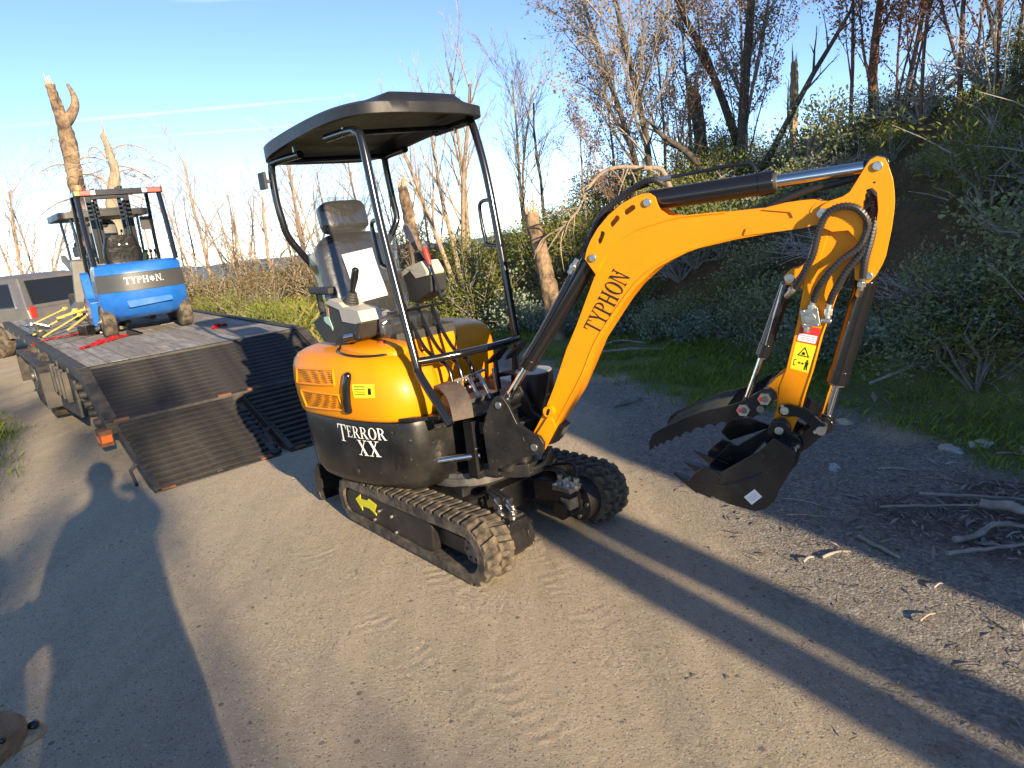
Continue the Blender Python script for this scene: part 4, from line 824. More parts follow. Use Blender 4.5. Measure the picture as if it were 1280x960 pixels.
def masks(x, y):
    d = bank_d(x, y); n = fbm(x, y, .9, 31); n2 = fbm(x, y, 2.2, 33); w = x*.725+y*.688; r = np.hypot(x, y)
    gravel = sstep(-2.6, -1.5, d+1.0*(n-.5))
    grass = sstep(-1.75, -.75, d+1.5*(n-.5)+.5*(n2-.5))*(1-sstep(.25, .8, d))*sstep(4.4, 6.0, y+1.2*(n-.5))
    grass = np.maximum(grass, sstep(8.6, 9.6, y+.8*(n-.5))*sstep(-3.2, -2.2, x+.8*(n2-.5))*(1-sstep(.25, .8, d))*(1-sstep(14, 16, y)))
    grass = np.maximum(grass, .75*sstep(-.75, -.3, d+.8*(n-.5))*(1-sstep(.2, .6, d)))
    # tan sandy wash near the right edge of the grass
    soil = (1-sstep(.25, .75, np.hypot((x-2.95)/1.0, (y-4.55)/.85)+.5*(n2-.5)))+(1-sstep(.3, .8, np.hypot((x-1.2)/1.3, (y-7.2)/.9)+.7*(n2-.5)))*.8
    soil = np.clip(soil, 0, 1)
    bank = sstep(.1, .7, d)
    field = sstep(4.6, 5.4, w+.8*(n-.5))*sstep(8.2, 9.6, y+.6*(n-.5))*(1-sstep(-1.6, -.4, d))*(1-sstep(-1.9, -.6, x-.35*(y-9)*-1))
    field = np.maximum(field, sstep(9, 12, r)*(1-sstep(.2, 1.0, w+.6*(n-.5))))
    field = np.maximum(field, left_verge(x, y)); field = np.maximum(field, sstep(22, 28, r))
    litter = (1-sstep(.3, .95, np.hypot((x-2.45)/.95, (y-3.05)/.85)+.9*(n2-.5)))*.8*sstep(-2.6, -1.2, d)
    return dict(gravel=gravel, grass=grass, soil=soil, bank=bank, field=field, litter=litter)
MK = masks(GX, GY)
for k in MK:
    at = me.attributes.new(k, 'FLOAT', 'POINT'); at.data.foreach_set('value', MK[k].reshape(-1).astype(np.float32))
def ground_mat():
    m = bpy.data.materials.new('ground_soil'); m.use_nodes = True; N = m.node_tree.nodes; Lk = m.node_tree.links; p = N['Principled BSDF']; p.inputs['Roughness'].default_value = .95; p.inputs['Specular IOR Level'].default_value = .15
    t = N.new('ShaderNodeTexCoord'); O = t.outputs['Object']
    def noi(s, d=6, r=.6, dist=0, vec=None): n = N.new('ShaderNodeTexNoise'); n.inputs['Scale'].default_value = s; n.inputs['Detail'].default_value = d; n.inputs['Roughness'].default_value = r; n.inputs['Distortion'].default_value = dist; Lk.new(vec or O, n.inputs['Vector']); return n.outputs['Fac']
    def ramp(f, *st):
        r = N.new('ShaderNodeValToRGB'); Lk.new(f, r.inputs[0]); e = r.color_ramp.elements
        while len(e) < len(st): e.new(.5)
        for i, (q, c) in enumerate(st): e[i].position = q; e[i].color = (*c, 1)
        return r.outputs[0]
    def mx(f, a, b):
        x = N.new('ShaderNodeMix'); x.data_type = 'RGBA'; Lk.new(f, x.inputs['Factor']) if not isinstance(f, float) else setattr(x.inputs['Factor'], 'default_value', f); Lk.new(a, x.inputs[6]); Lk.new(b, x.inputs[7]); return x.outputs[2]
    def mth(op, a, b=0.0):
        n = N.new('ShaderNodeMath'); n.operation = op
        for i, v in enumerate((a, b)): Lk.new(v, n.inputs[i]) if not isinstance(v, (int, float)) else setattr(n.inputs[i], 'default_value', v)
        return n.outputs[0]
    def att(k): a = N.new('ShaderNodeAttribute'); a.attribute_name = k; return a.outputs['Fac']
    def soft(k, sc=9, amt=.7): # ragged edges
        v = mth('ADD', att(k), mth('MULTIPLY', mth('SUBTRACT', noi(sc, 5, .7), .5), amt)); r = N.new('ShaderNodeMapRange'); r.inputs['From Min'].default_value = .3; r.inputs['From Max'].default_value = .7; Lk.new(v, r.inputs['Value']); return r.outputs[0]
    fine = noi(170, 4, .75); mid = noi(14, 7, .7); big = noi(1.1, 5, .6)
    sand = mx(.45, ramp(mid, (.25, (.52, .43, .305)), (.75, (.72, .615, .46))), ramp(fine, (.3, (.38, .305, .205)), (.5, (.64, .53, .375)), (.72, (.78, .68, .53))))
    sand = mx(mth('MULTIPLY', ramp(big, (.35, (0, 0, 0)), (.7, (1, 1, 1))), .35), sand, ramp(fine, (.3, (.36, .31, .24)), (.7, (.56, .50, .41))))
    mpr = N.new('ShaderNodeMapping'); mpr.inputs['Rotation'].default_value = (0, 0, R(-46)); mpr.inputs['Scale'].default_value = (1, .16, 1); Lk.new(O, mpr.inputs[0])
    streak = noi(2.6, 6, .65, .3, mpr.outputs[0]); sand = mx(mth('MULTIPLY', ramp(streak, (.40, (0, 0, 0)), (.62, (1, 1, 1))), .75), sand, ramp(mid, (.3, (.38, .325, .245)), (.7, (.53, .46, .36))))
    vor = N.new('ShaderNodeTexVoronoi'); vor.inputs['Scale'].default_value = 75; Lk.new(O, vor.inputs['Vector'])
    vsep = N.new('ShaderNodeSeparateColor'); Lk.new(vor.outputs['Color'], vsep.inputs[0])
    def specks(sc, th, col_, c_in, rad):
        v2 = N.new('ShaderNodeTexVoronoi'); v2.inputs['Scale'].default_value = sc; Lk.new(O, v2.inputs['Vector']); s2 = N.new('ShaderNodeSeparateColor'); Lk.new(v2.outputs['Color'], s2.inputs[0])
        return mx(mth('MULTIPLY', mth('GREATER_THAN', s2.outputs[0], th), mth('LESS_THAN', v2.outputs['Distance'], rad)), c_in, col_)
    cc = ramp(noi(40, 3), (.3, (.20, .175, .14)), (.7, (.36, .32, .26))); cl_ = ramp(noi(40, 3), (.3, (.62, .56, .47)), (.7, (.78, .73, .64)))
    sand = specks(120, .84, cc, sand, .42); sand = specks(150, .86, cl_, sand, .42); sand = specks(60, .955, cc, sand, .34); sand = specks(80, .96, cl_, sand, .34); sand = specks(24, .985, cc, sand, .28)
    grav = ramp(vsep.outputs[0], (.0, (.19, .175, .155)), (.45, (.33, .31, .28)), (.8, (.44, .42, .38)), (1, (.62, .59, .54)))
    grav = mx(.35, grav, ramp(mid, (.3, (.24, .21, .17)), (.7, (.45, .40, .33))))
    soil = mx(.5, ramp(mid, (.3, (.48, .37, .25)), (.75, (.66, .54, .40))), ramp(fine, (.3, (.42, .32, .22)), (.7, (.70, .60, .46))))
    gras = mx(.5, ramp(noi(22, 6, .75), (.3, (.11, .17, .03)), (.6, (.22, .29, .055)), (.8, (.40, .34, .17))), ramp(fine, (.3, (.08, .11, .025)), (.7, (.24, .27, .08))))
    bank = mx(.5, ramp(noi(3.5, 6, .7), (.35, (.11, .075, .045)), (.62, (.22, .13, .07)), (.8, (.33, .20, .11))), ramp(noi(30, 5, .7), (.3, (.07, .05, .032)), (.7, (.22, .15, .09))))
    fiel = mx(.5, ramp(noi(1.6, 6, .65), (.3, (.10, .15, .022)), (.55, (.20, .25, .04)), (.78, (.32, .29, .09))), ramp(noi(20, 6, .7), (.3, (.06, .08, .018)), (.7, (.26, .24, .07))))
    litt = mx(.5, ramp(noi(30, 6, .8, 1.5), (.3, (.10, .085, .07)), (.55, (.22, .19, .16)), (.75, (.40, .36, .31))), ramp(vsep.outputs[1], (0, (.10, .08, .065)), (1, (.34, .31, .27))))
    c = mx(soft('gravel'), sand, grav); c = mx(soft('litter', 14), c, litt); c = mx(soft('soil'), c, soil); c = mx(mth('MULTIPLY', soft('grass', 13, .9), .9), c, gras); c = mx(soft('bank'), c, bank); c = mx(soft('field', 6), c, fiel)
    Lk.new(c, p.inputs['Base Color'])
    # relief: grit, stones, wheel ruts and worn tread prints
    mp = N.new('ShaderNodeMapping'); mp.inputs['Rotation'].default_value = (0, 0, R(47)); mp.inputs['Scale'].default_value = (1, .12, 1); Lk.new(O, mp.inputs[0])
    ruts = noi(7, 4, .5, .4, mp.outputs[0])
    wv_ = N.new('ShaderNodeTexWave'); wv_.inputs['Scale'].default_value = 6.5; wv_.inputs['Distortion'].default_value = 7; wv_.inputs['Detail'].default_value = 3; wv_.inputs['Detail Scale'].default_value = 2.2
    mp2 = N.new('ShaderNodeMapping'); mp2.inputs['Rotation'].default_value = (0, 0, R(-20)); Lk.new(O, mp2.inputs[0]); Lk.new(mp2.outputs[0], wv_.inputs['Vector'])
    pr = mth('MULTIPLY', wv_.outputs['Fac'], ramp(noi(2.4, 3, .5), (.48, (0, 0, 0)), (.62, (1, 1, 1))))
    # lug marks the crawler left while it was driven off the ramps and turned
    prints = None
    for (ox, oy, ang, half) in ((-.36, 2.9, -69, 1.6), (-.62, 2.6, -58, 1.2), (-1.35, 4.55, -48, 1.1), (.25, 2.6, -72, 1.3)):
        m3 = N.new('ShaderNodeMapping'); m3.vector_type = 'TEXTURE'; m3.inputs['Location'].default_value = (ox, oy, 0); m3.inputs['Rotation'].default_value = (0, 0, R(ang)); Lk.new(O, m3.inputs[0])
        sx = N.new('ShaderNodeSeparateXYZ'); Lk.new(m3.outputs[0], sx.inputs[0]); wob = mth('MULTIPLY', mth('SUBTRACT', noi(5, 2, .5), .5), .10)
        inv = mth('LESS_THAN', mth('ABSOLUTE', mth('ADD', sx.outputs[1], wob)), .09); inu = mth('LESS_THAN', mth('ABSOLUTE', sx.outputs[0]), half)
        sgn = mth('MULTIPLY', mth('ABSOLUTE', sx.outputs[1]), 25.)
        bars = mth('SINE', mth('ADD', mth('MULTIPLY', mth('ADD', sx.outputs[0], wob), 2*PI/.072), sgn))
        k = mth('MULTIPLY', mth('MULTIPLY', inv, inu), mth('MULTIPLY', bars, ramp(noi(3.2, 3, .6), (.47, (0, 0, 0)), (.64, (1, 1, 1)))))
        prints = k if prints is None else mth('ADD', prints, k)
    vd = mth('SUBTRACT', 1.0, mth('MINIMUM', mth('MULTIPLY', vor.outputs['Distance'], 1.5), 1.0))
    h = mth('ADD', mth('MULTIPLY', fine, .75), mth('MULTIPLY', noi(60, 6, .8), 1.3)); h = mth('ADD', h, mth('MULTIPLY', ruts, 2.4)); h = mth('ADD', h, mth('MULTIPLY', mid, .7)); h = mth('ADD', h, mth('MULTIPLY', pr, .45)); h = mth('ADD', h, mth('MULTIPLY', prints, .40))
    h = mth('ADD', h, mth('MULTIPLY', mth('MULTIPLY', vd, att('gravel')), .9))
    b = N.new('ShaderNodeBump'); b.inputs['Strength'].default_value = .9; b.inputs['Distance'].default_value = .014; Lk.new(h, b.inputs['Height']); Lk.new(b.outputs[0], p.inputs['Normal'])
    return m
me.materials.append(ground_mat()); ground = bpy.data.objects.new('ground', me); COL.objects.link(ground); tag(ground, kind='structure')
def hz(x, y): return float(H(np.array([x]), np.array([y]))[0])
# ridges far beyond the edge of the mountain, haze painted in as blue
hb_ = MB(); NR = 160
for (rad, hh, sd) in ((3800, 190, 1), (5600, 290, 2)):
    top = []; bot = []; back = []
    for i in range(NR+1):
        a = R(-75+120*i/NR); hgt = hh*(.35+.9*float(fbm(np.array([i*.11]), np.array([sd*5.]), 1., sd, 5)[0])); q = (math.sin(a)*rad, math.cos(a)*rad)
        top.append(V((q[0], q[1], hgt*.45-215))); bot.append(V((q[0]*.8, q[1]*.8, -470))); back.append(V((q[0]*1.2, q[1]*1.2, -470)))
    hb_.loft([bot, top, back], False, (False, False))
hl = hb_.build('distant_hills', mat('haze_blue', (.16, .24, .33), .95, var=.25, vs=.004)); tag(hl, kind='structure')

# ================================================================== flatbed trailer
TX = V((.768, .640, 0)).normalized(); TY = V((-TX.y, TX.x, 0)); TA = math.atan2(TX.y, TX.x); TO = V((-3.96, 6.18, 0)); DZ = .78; TWD = 2.2
tr = empty('flatbed_trailer', 'grey plank flatbed trailer with black slatted beavertail and two loading ramps let down', 'trailer', TO)
tr.rotation_euler = (R(1.2), 0, TA)
K['plank'] = mat('weathered_plank', (.28, .26, .235), .8, var=.35, vs=5, c2=(.36, .34, .31), bump=.35, bs=30, stretch=(6, .6, 6), dust=(.13, .115, .10), damt=.6, ds=2.5)
K['plank2'] = mat('dirty_plank', (.25, .23, .21), .85, var=.35, vs=5, bump=.35, bs=30, stretch=(6, .6, 6), dust=(.30, .25, .19), damt=.6, ds=3)
K['frame'] = mat('trailer_black', (.03, .029, .028), .6, var=.3, vs=10, dust=(.16, .13, .10), damt=.6, ds=5)
K['slat'] = mat('worn_slat', (.018, .018, .019), .6, var=.4, vs=3, bump=.25, bs=40, dust=(.10, .088, .072), damt=.5, ds=1.7)
LEN = 6.6
rnd = random.Random(3); pme = None
for i in range(11):
    x0 = .10+i*(TWD-.20)/11; y = .06; j = 0
    while y < LEN-.05:
        L_ = min(rnd.uniform(1.5, 3.2), LEN-y); 
        if LEN-y-L_ < .6: L_ = LEN-y
        MB().box((x0+.09, y+L_/2, DZ-.02+rnd.uniform(-.002, .004)), ((TWD-.2)/11-.008, L_-.008, .04)).build('plank', K['plank'] if rnd.random() < .6 else K['plank2'], tr, None, 0, .004, 1); y += L_
for x in (.045, TWD-.045): MB().box((x, LEN/2, DZ-.045), (.09, LEN, .115)).build('side_rail', K['frame'], tr, None, 0, .008)
MB().box((TWD/2, .02, DZ-.02), (TWD-.18, .07, .042)).build('rear_sill', K['frame'], tr, None, 0, .006)
ch = MB()
for x in (.55, TWD-.55): ch.box((x, LEN/2+.1, DZ-.24), (.1, LEN, .28))
for i in range(11): ch.box((TWD/2, .2+i*.62, DZ-.09), (TWD-.2, .06, .08))
for i in range(9): ch.box((.0, .5+i*.66, DZ-.06), (.03, .05, .05)).box((TWD, .5+i*.66, DZ-.06), (.03, .05, .05))
ch.build('chassis_beam', K['frame'], tr, None, 0)
for s in (0, 1):
    x = -.02 if s == 0 else TWD+.02
    MB().prism([(1.35, .22), (1.40, .60), (1.55, .68), (3.3, .68), (3.45, .60), (3.5, .25), (3.46, .25), (3.40, .58), (3.28, .64), (1.58, .64), (1.45, .58), (1.39, .22)], x-.02+(0 if s else -.12), x+.02+(.12 if s else 0), fr=lambda a, b, t: (t, a, b)).build('mudguard', K['frame'], tr, None, 0, .004)
    for y in (1.95, 2.85):
        xo = .02 if s == 0 else TWD-.02; sg = 1 if s == 0 else -1
        w_ = MB().tube([(xo-sg*.10, y, .38), (xo-sg*.08, y, .38), (xo+sg*.08, y, .38), (xo+sg*.10, y, .38)], [.32, .375, .375, .32], 28).build('wheel', K['rubber'], tr)
        MB().cyl((xo-sg*.105, y, .38), (xo-sg*.09, y, .38), .2, 20).cyl((xo-sg*.13, y, .38), (xo-sg*.09, y, .38), .06, 14).build('rim', K['dsteel'], w_)
for y in (.35, .6, .85, 1.1): MB().box((-.06, y, DZ-.2), (.05, .06, .3)).build('side_bracket', K['frame'], tr, None, 0, .004)
MB().prism([(.15, .30), (1.3, .22), (1.3, .62), (.15, .66)], -.03, -.005, fr=lambda a, b, t: (t, a, b)).build('side_skirt', K['frame'], tr, None, 0, .004)
# beavertail
EY, EZ = -.80, .42
bt = empty('beavertail', None, None); bt.parent = tr
sl_ = math.atan2(DZ-EZ, -EY); n = 13; LB = math.hypot(EY, DZ-EZ)
for x in (.05, TWD-.05): MB().bar((x, -.02, DZ-.045), (x, EY-.02, EZ-.045), .1, .13).build('side_rail', K['frame'], bt, None, 0, .006)
def slat(par, x0, x1, a, b, k, n_, wd, rg=0, th=.03):
    t = (k+.5)/n_; c = V(a).lerp(V(b), t); d = (V(b)-V(a)).normalized(); rot = MX((V((1, 0, 0)), d, V((1, 0, 0)).cross(d))).transposed()
    return MB().box((0, 0, 0), (x1-x0+rg, wd, th)).build('slat', K['slat'], par, MX.Translation(V(((x0+x1+rg)/2, c.y, c.z))) @ rot.to_4x4(), 0, .004, 1)
for k in range(n): slat(bt, .10, TWD-.10, (0, -.04, DZ-.025), (0, EY+.03, EZ-.025), k, n, LB/n*.8)
und = MB()
for x in (.4, .9, 1.35, 1.8): und.bar((x, 0, DZ-.10), (x, EY, EZ-.10), .06, .10)
und.build('beavertail_beam', K['frame'], bt, None, 0)
eb = MB().box((TWD/2, EY-.04, EZ-.05), (TWD, .06, .10)).box((TWD/2, EY-.075, EZ-.01), (TWD, .02, .03)); eb.build('rear_beam', K['frame'], bt, None, 0, .005)
for x in (.12, .98, 1.25, 2.08): MB().box((x, EY-.06, EZ+.008), (.12, .05, .02)).build('hinge_plate', K['rust'], bt, None, 0, .004)
for x in (-.02, TWD+.02):
    lb = MB().box((x, EY-.02, EZ-.12), (.10, .16, .14)).build('light_box', K['rust'], bt, None, 0, .008); MB().box((x, EY-.104, EZ-.12), (.08, .01, .06)).box((x-.052*(1 if x < 0 else -1), EY-.02, EZ-.13), (.006, .1, .05)).build('marker_light', mat('amber_lens', (.85, .16, .03), .3), lb, None, 0, .004)
for i in range(5): MB().cyl((-.05, -.10-.14*i, .64-.06*i), (.0, -.10-.14*i, .64-.06*i), .035, 10).build('tie_hook', K['frame'], bt)
# ramps
for rx in (.06, 1.12):
    rp = empty('loading_ramp', None, None); rp.parent = tr; w_ = .98
    A_ = V((0, EY-.10, EZ-.02)); B_ = V((0, EY-1.02, .045)); ln_ = (B_-A_).length; nn = 13
    for x in (rx+.03, rx+w_-.03): MB().bar((x, A_.y, A_.z-.06), (x, B_.y, B_.z-.02), .05, .09).build('ramp_rail', K['frame'], rp, None, 0, .004)
    MB().bar((rx+w_*.5, A_.y, A_.z-.06), (rx+w_*.5, B_.y, B_.z-.02), .05, .07).build('ramp_rail', K['frame'], rp, None, 0, .004)
    for k in range(nn): slat(rp, rx+.02, rx+w_-.02, A_, B_, k, nn, ln_/nn*.52, .05 if k > 2 else 0, .04)
    MB().bar((rx, B_.y-.02, B_.z-.02), (rx+w_, B_.y-.02, B_.z-.02), .05, .05).build('ramp_toe', K['frame'], rp, None, 0, .004)
    for x in (rx+.1, rx+w_-.12): MB().box((x, B_.y-.01, B_.z+.012), (.1, .08, .012)).build('toe_plate', K['rust'], rp, None, 0, .003)
    MB().tube([(rx-.02, B_.y+.30, .20), (rx-.07, B_.y+.28, .17), (rx-.08, B_.y+.10, .10)], .014, 6).build('lift_handle', K['frame'], rp)

# ================================================================== blue forklift on the deck
FO = V((-4.37, 8.43, DZ+.050)); FY = V((-.57, .82, 0)).normalized(); FA = math.atan2(FY.y, FY.x)-PI/2
fk = empty('forklift', 'blue electric forklift with a black rear band, riding on the trailer deck', 'forklift', FO, FA)
K['blue'] = mat('blue_paint', (.012, .135, .52), .3, var=.08, vs=4, coat=.4, bump=.02, bs=12, dust=(.12, .22, .42), damt=.25, ds=4); K['tgrey'] = mat('dark_grey_band', (.06, .062, .065), .35, var=.12, vs=5)
K['silver'] = mat('silver_panel', (.45, .43, .39), .35, .4, dust=(.38, .32, .24), damt=.5, ds=3)
def rr(w, y0, y1, r, bulge, n=10):
    P = [(-w, y1), (-w, y0+r)]; 
    for i in range(n+1):
        t = i/n; a = -w+2*w*t; P.append((a*(1-.0), y0+r*(abs(a)/w)**4-bulge*(1-(a/w)**2)))
    P += [(w, y0+r), (w, y1)]; return P
lv = [(.19, .36, -.10, .0), (.24, .44, -.18, .02), (.40, .475, -.26, .05), (.52, .47, -.27, .06)]
lv2 = [(.523, .475, -.275, .06), (.72, .468, -.27, .06)]; lv3 = [(.723, .462, -.262, .06), (.80, .455, -.25, .055), (.835, .44, -.22, .05), (.85, .40, -.17, .04)]
def cwt(L, cap): return MB().loft([[V((a, b, z)) for a, b in rr(w, y0, .35, .12, bu)] for z, w, y0, bu in L], True, cap)
cw = cwt(lv, (True, True)).build('counterweight', K['blue'], fk, None, 45); bd_ = cwt(lv2, (True, True)).build('rear_band', K['tgrey'], cw, None, 45); cwt(lv3, (True, True)).build('engine_cover', K['blue'], fk, None, 45)
MB().prism(roundpoly([(-.2, .33), (.28, .36), (.27, .42), (-.22, .41)], .02), -.318, -.30).build('rear_step', K['blue'], cw, None, 0, .01)
lo, _l = lettering('lettering', 'TYPH@N.', (-.20, -.349, .60), (1, 0, 0), (0, 0, 1), (0, -1, 0), .078, K['white'], fk, gap=.05, wsc=1.0)
for v in lo.data.vertices: v.co.y = -.275-.06*(1-(v.co.x/.468)**2)-.008+.12*(abs(v.co.x)/.468)**4
MB().prism([(-.10, .2), (-.12, .80), (.25, .80), (.62, .36), (.62, .20)], -.47, -.40, fr=lambda a, b, t: (t, a, b)).build('side_panel', K['silver'], fk, None, 0, .02); MB().prism([(-.10, .2), (-.12, .80), (.25, .80), (.62, .36), (.62, .20)], .40, .47, fr=lambda a, b, t: (t, a, b)).build('side_panel', K['silver'], fk, None, 0, .02)
for s in (-1, 1):
    MB().prism([(.35, .12), (.30, .42), (.55, .45), (.70, .75), (.78, .78), (.80, .40), (1.15, .38), (1.18, .12)], s*.5-.05, s*.5+.05, fr=lambda a, b, t: (t, a, b)).build('front_fender', K['blue'], fk, None, 0, .015)
    for y, q in ((.02, .19), (1.0, .24)):
        xx = s*(.42 if y < .5 else .47); wh = MB().tube([(xx-.075, y, q), (xx-.06, y, q), (xx+.06, y, q), (xx+.075, y, q)], [q*.84, q, q, q*.84], 26).build('wheel', K['rubber'], fk)
        MB().cyl((xx+s*.06, y, q), (xx+s*.08, y, q), q*.52, 18).cyl((xx+s*.06, y, q), (xx+s*.095, y, q), q*.2, 10).build('rim', K['dsteel'], wh)
MB().box((0, .55, .36), (.86, 1.0, .3)).box((0, .9, .62), (.8, .1, .5)).build('body', K['tgrey'], fk, None, 0, .02)
MB().box((-.02, .35, .80), (.44, .42, .12)).build('seat_cushion', K['vinyl'], fk, None, 0, .04)
sbk = MB().loft([[V((a*w, .06+b*.09+(z-.85)*-.12, z)) for a, b in [(math.copysign(abs(math.cos(t))**.4, math.cos(t)), math.copysign(abs(math.sin(t))**.5, math.sin(t))) for t in [2*PI*i/20 for i in range(20)]]] for z, w in ((.84, .19), (.90, .21), (1.0, .205), (1.10, .175), (1.14, .165), (1.17, .12))]); sk_ = sbk.build('seat_back', K['vinyl'], fk, MX.Translation(V((-.10, 0, 0))), 40)
for x in (-.03, .05): MB().cyl((x, -.045, 1.06), (x, -.06, 1.06), .01, 8).build('seat_stud', K['steel'], sk_)
# overhead guard
gp = {}
for s in (-1, 1):
    rl = [(s*.44, -.10, .84), (s*.44, .0, 1.30), (s*.43, .06, 1.66)]; fp = [(s*.44, 1.06, .60), (s*.43, 1.0, 1.2), (s*.42, .86, 1.70)]
    MB().tube(rl, .03, 8).build('guard_post', K['gloss'], fk); MB().tube(fp, .024, 8).build('guard_post', K['gloss'], fk); MB().bar((s*.43, .05, 1.665), (s*.42, .88, 1.715), .05, .05).build('guard_rail', K['gloss'], fk, None, 0, .008)
MB().bar((-.47, .05, 1.665), (.47, .05, 1.665), .06, .07).build('rear_crossbar', K['gloss'], fk, None, 0, .01)
for i in range(5): MB().bar((-.43, .2+.16*i, 1.68+.01*i), (.43, .2+.16*i, 1.68+.01*i), .03, .025).build('guard_bar', K['gloss'], fk)
for s in (-1, 1):
    tl = MB().box((s*.37, .008, 1.665), (.16, .03, .055)).build('tail_light', K['redpaint'], fk, None, 0, .006)
    MB().box((s*.27, .006, 1.665), (.05, .03, .05)).build('clear_lens', mat('clear_lens', (.8, .78, .75), .2), tl, None, 0, .004); (MB().box((s*.43, .005, 1.665), (.05, .03, .05)) if s < 0 else MB().box((.443, .008, 1.665), (.01, .03, .05))).build('amber_lens', mat('amber_lens2', (.85, .35, .03), .3), tl, None, 0, .004)
MB().box((.02, .03, 1.70), (.05, .05, .04)).cyl((.02, .03, 1.70), (.02, .03, 1.73), .03, 10).build('work_light', K['gloss'], fk); MB().cyl((-.40, .06, 1.70), (-.40, .06, 1.76), .035, 12).build('beacon', mat('amber_beacon', (.55, .25, .1), .3), fk)
MB().box((.36, .98, 1.33), (.13, .03, .17)).bar((.42, .96, 1.36), (.36, .98, 1.36), .015, .015).build('mirror', K['blackp'], fk, None, 0, .012)
MB().box((-.36, 1.02, 1.30), (.1, .03, .15)).build('mirror', K['blackp'], fk, None, 0, .012)
# mast, carriage and forks
ms = MB()
for s in (-1, 1): ms.box((s*.22, 1.22, 1.02), (.07, .10, 1.5)).box((s*.14, 1.27, 1.10), (.05, .07, 1.45)).cyl((s*.18, 1.17, .3), (s*.18, 1.17, 1.65), .025, 10)
for z in (.45, 1.02, 1.72): ms.box((0, 1.21, z), (.44, .05, .08))
ms.build('mast', K['gloss'], fk, None, 0, .006); MB().box((0, 1.36, .45), (.8, .05, .08)).box((0, 1.36, .75), (.8, .05, .08)).build('fork_carriage', K['gloss'], fk, None, 0, .006)
for s in (-1, 1): MB().box((s*.25, 1.42, .42), (.08, .04, .75)).box((s*.25, 1.85, .06), (.08, .85, .035), taper=.9).build('fork', K['dsteel'], fk, None, 0, .005)
MB().tube([(.02, .78, .6), (.02, .72, 1.0)], .025, 10).tube([V((.02+.16*math.cos(t), .70+.05*math.sin(t), 1.02+.15*math.sin(t))) for t in [2*PI*i/20 for i in range(21)]], .014, 7).build('steering_wheel', K['gloss'], fk)
for i in range(3): MB().tube([(.24+.05*i, .72, .75), (.25+.05*i, .68, .95)], .009, 6).ell((.25+.05*i, .68, .96), .02, .02, .025, 8, 6).build('lever', K['gloss'], fk)
# ================================================================== second machine, straps and tools on the deck
def deck(a, b, z=0): c = math.cos(R(1.2)); return TO+TX*a+TY*(b*c)+V((0, 0, DZ+b*math.sin(R(1.2))+z))
K['lime'] = mat('lime_paint', (.42, .52, .05), .4, dust=(.35, .32, .2), damt=.5); K['gpaint'] = mat('grey_paint', (.13, .13, .128), .45, var=.15, vs=6, dust=(.22, .2, .16), damt=.4, ds=4)
m2 = empty('compact_loader', 'small grey and lime compact machine with black canopy standing ahead of the forklift', 'loader', deck(1.42, 5.0), TA)
MB().prism(roundpoly([(-.6, -.55), (.6, -.55), (.6, .6), (-.6, .6)], .12), 1.48, 1.57, fr=lambda a, b, t: (a, b, t)).prism(roundpoly([(-.35, -.35), (.35, -.35), (.35, .4), (-.35, .4)], .1), 1.57, 1.61, fr=lambda a, b, t: (a, b, t)).build('canopy', K['canopy'], m2, None, 30, .02)
for x in (-.42, .42):
    for y in (-.45, .45): MB().tube([(x, y, .6), (x*1.02, y*1.02, 1.2), (x*1.05, y, 1.49)], .02, 8).build('canopy_post', K['gloss'], m2)
MB().ell((0, -.1, 1.20), .20, .08, .26, 18, 11, None, .5).build('seat_back', K['gpaint'], m2); MB().ell((0, .1, .98), .21, .22, .07, 18, 9, None, .5).build('seat_cushion', K['vinyl'], m2)
MB().ell((0, -.12, 1.36), .12, .06, .06, 14, 9, None, .5).build('headrest', K['vinyl'], m2)
for x in (-.33, .33):
    c_ = MB().box((x, .15, 1.02), (.13, .34, .16)).build('console', K['blackp'], m2, None, 0, .02); MB().cyl((x, .22, 1.1), (x, .25, 1.3), .018, 10).ell((x, .15, 1.12), .06, .06, .05).build('joystick', K['gloss'], c_)
MB().box((0, -.1, .70), (.95, .9, .42)).build('body', K['lime'], m2, None, 0, .06); MB().box((0, -.35, .72), (.7, .46, .5)).build('engine_cover', K['gpaint'], m2, None, 0, .04)
MB().box((.1, -.58, .72), (.34, .04, .26)).cyl((-.2, -.57, .8), (-.2, -.64, .8), .09, 16).cyl((-.22, -.57, .6), (-.22, -.63, .6), .06, 12).build('engine', K['dsteel'], m2, None, 0, .01)
for i in range(7): MB().tube(catmull([(-.3+.09*i, -.55, .55+.05*(i % 3)), (-.28+.09*i, -.66, .62), (-.2+.06*i, -.64, .75), (-.3+.1*i, -.56, .9)], 4), .014, 6).build('hose', K['hose'], m2)
for x in (-.48, .48):
    MB().loft([[V((x+o, a, b)) for a, b in roundpoly([(-.55, .0), (.55, .0), (.62, .2), (.5, .4), (-.5, .4), (-.62, .2)], .1)] for o in (-.09, .09)]).build('track', K['rubber'], m2, None, 30)
    MB().bar((x*.9, -.45, .5), (x*.95, .9, .95), .07, .1).build('lift_arm', K['gpaint'], m2, None, 0, .01)
pb = MB().prism([(-.5, .02), (-.62, .18), (-.62, .75), (-.56, .78), (-.52, .2), (.1, .06), (.1, .02)], -.30, -.02, fr=lambda a, b, t: (t, a, b)); pb.build('rear_plate', K['gpaint'], m2, MX.Translation(V((-.42, -.3, .10))) @ MX.Rotation(.12, 4, 'Y'), 0, .01)
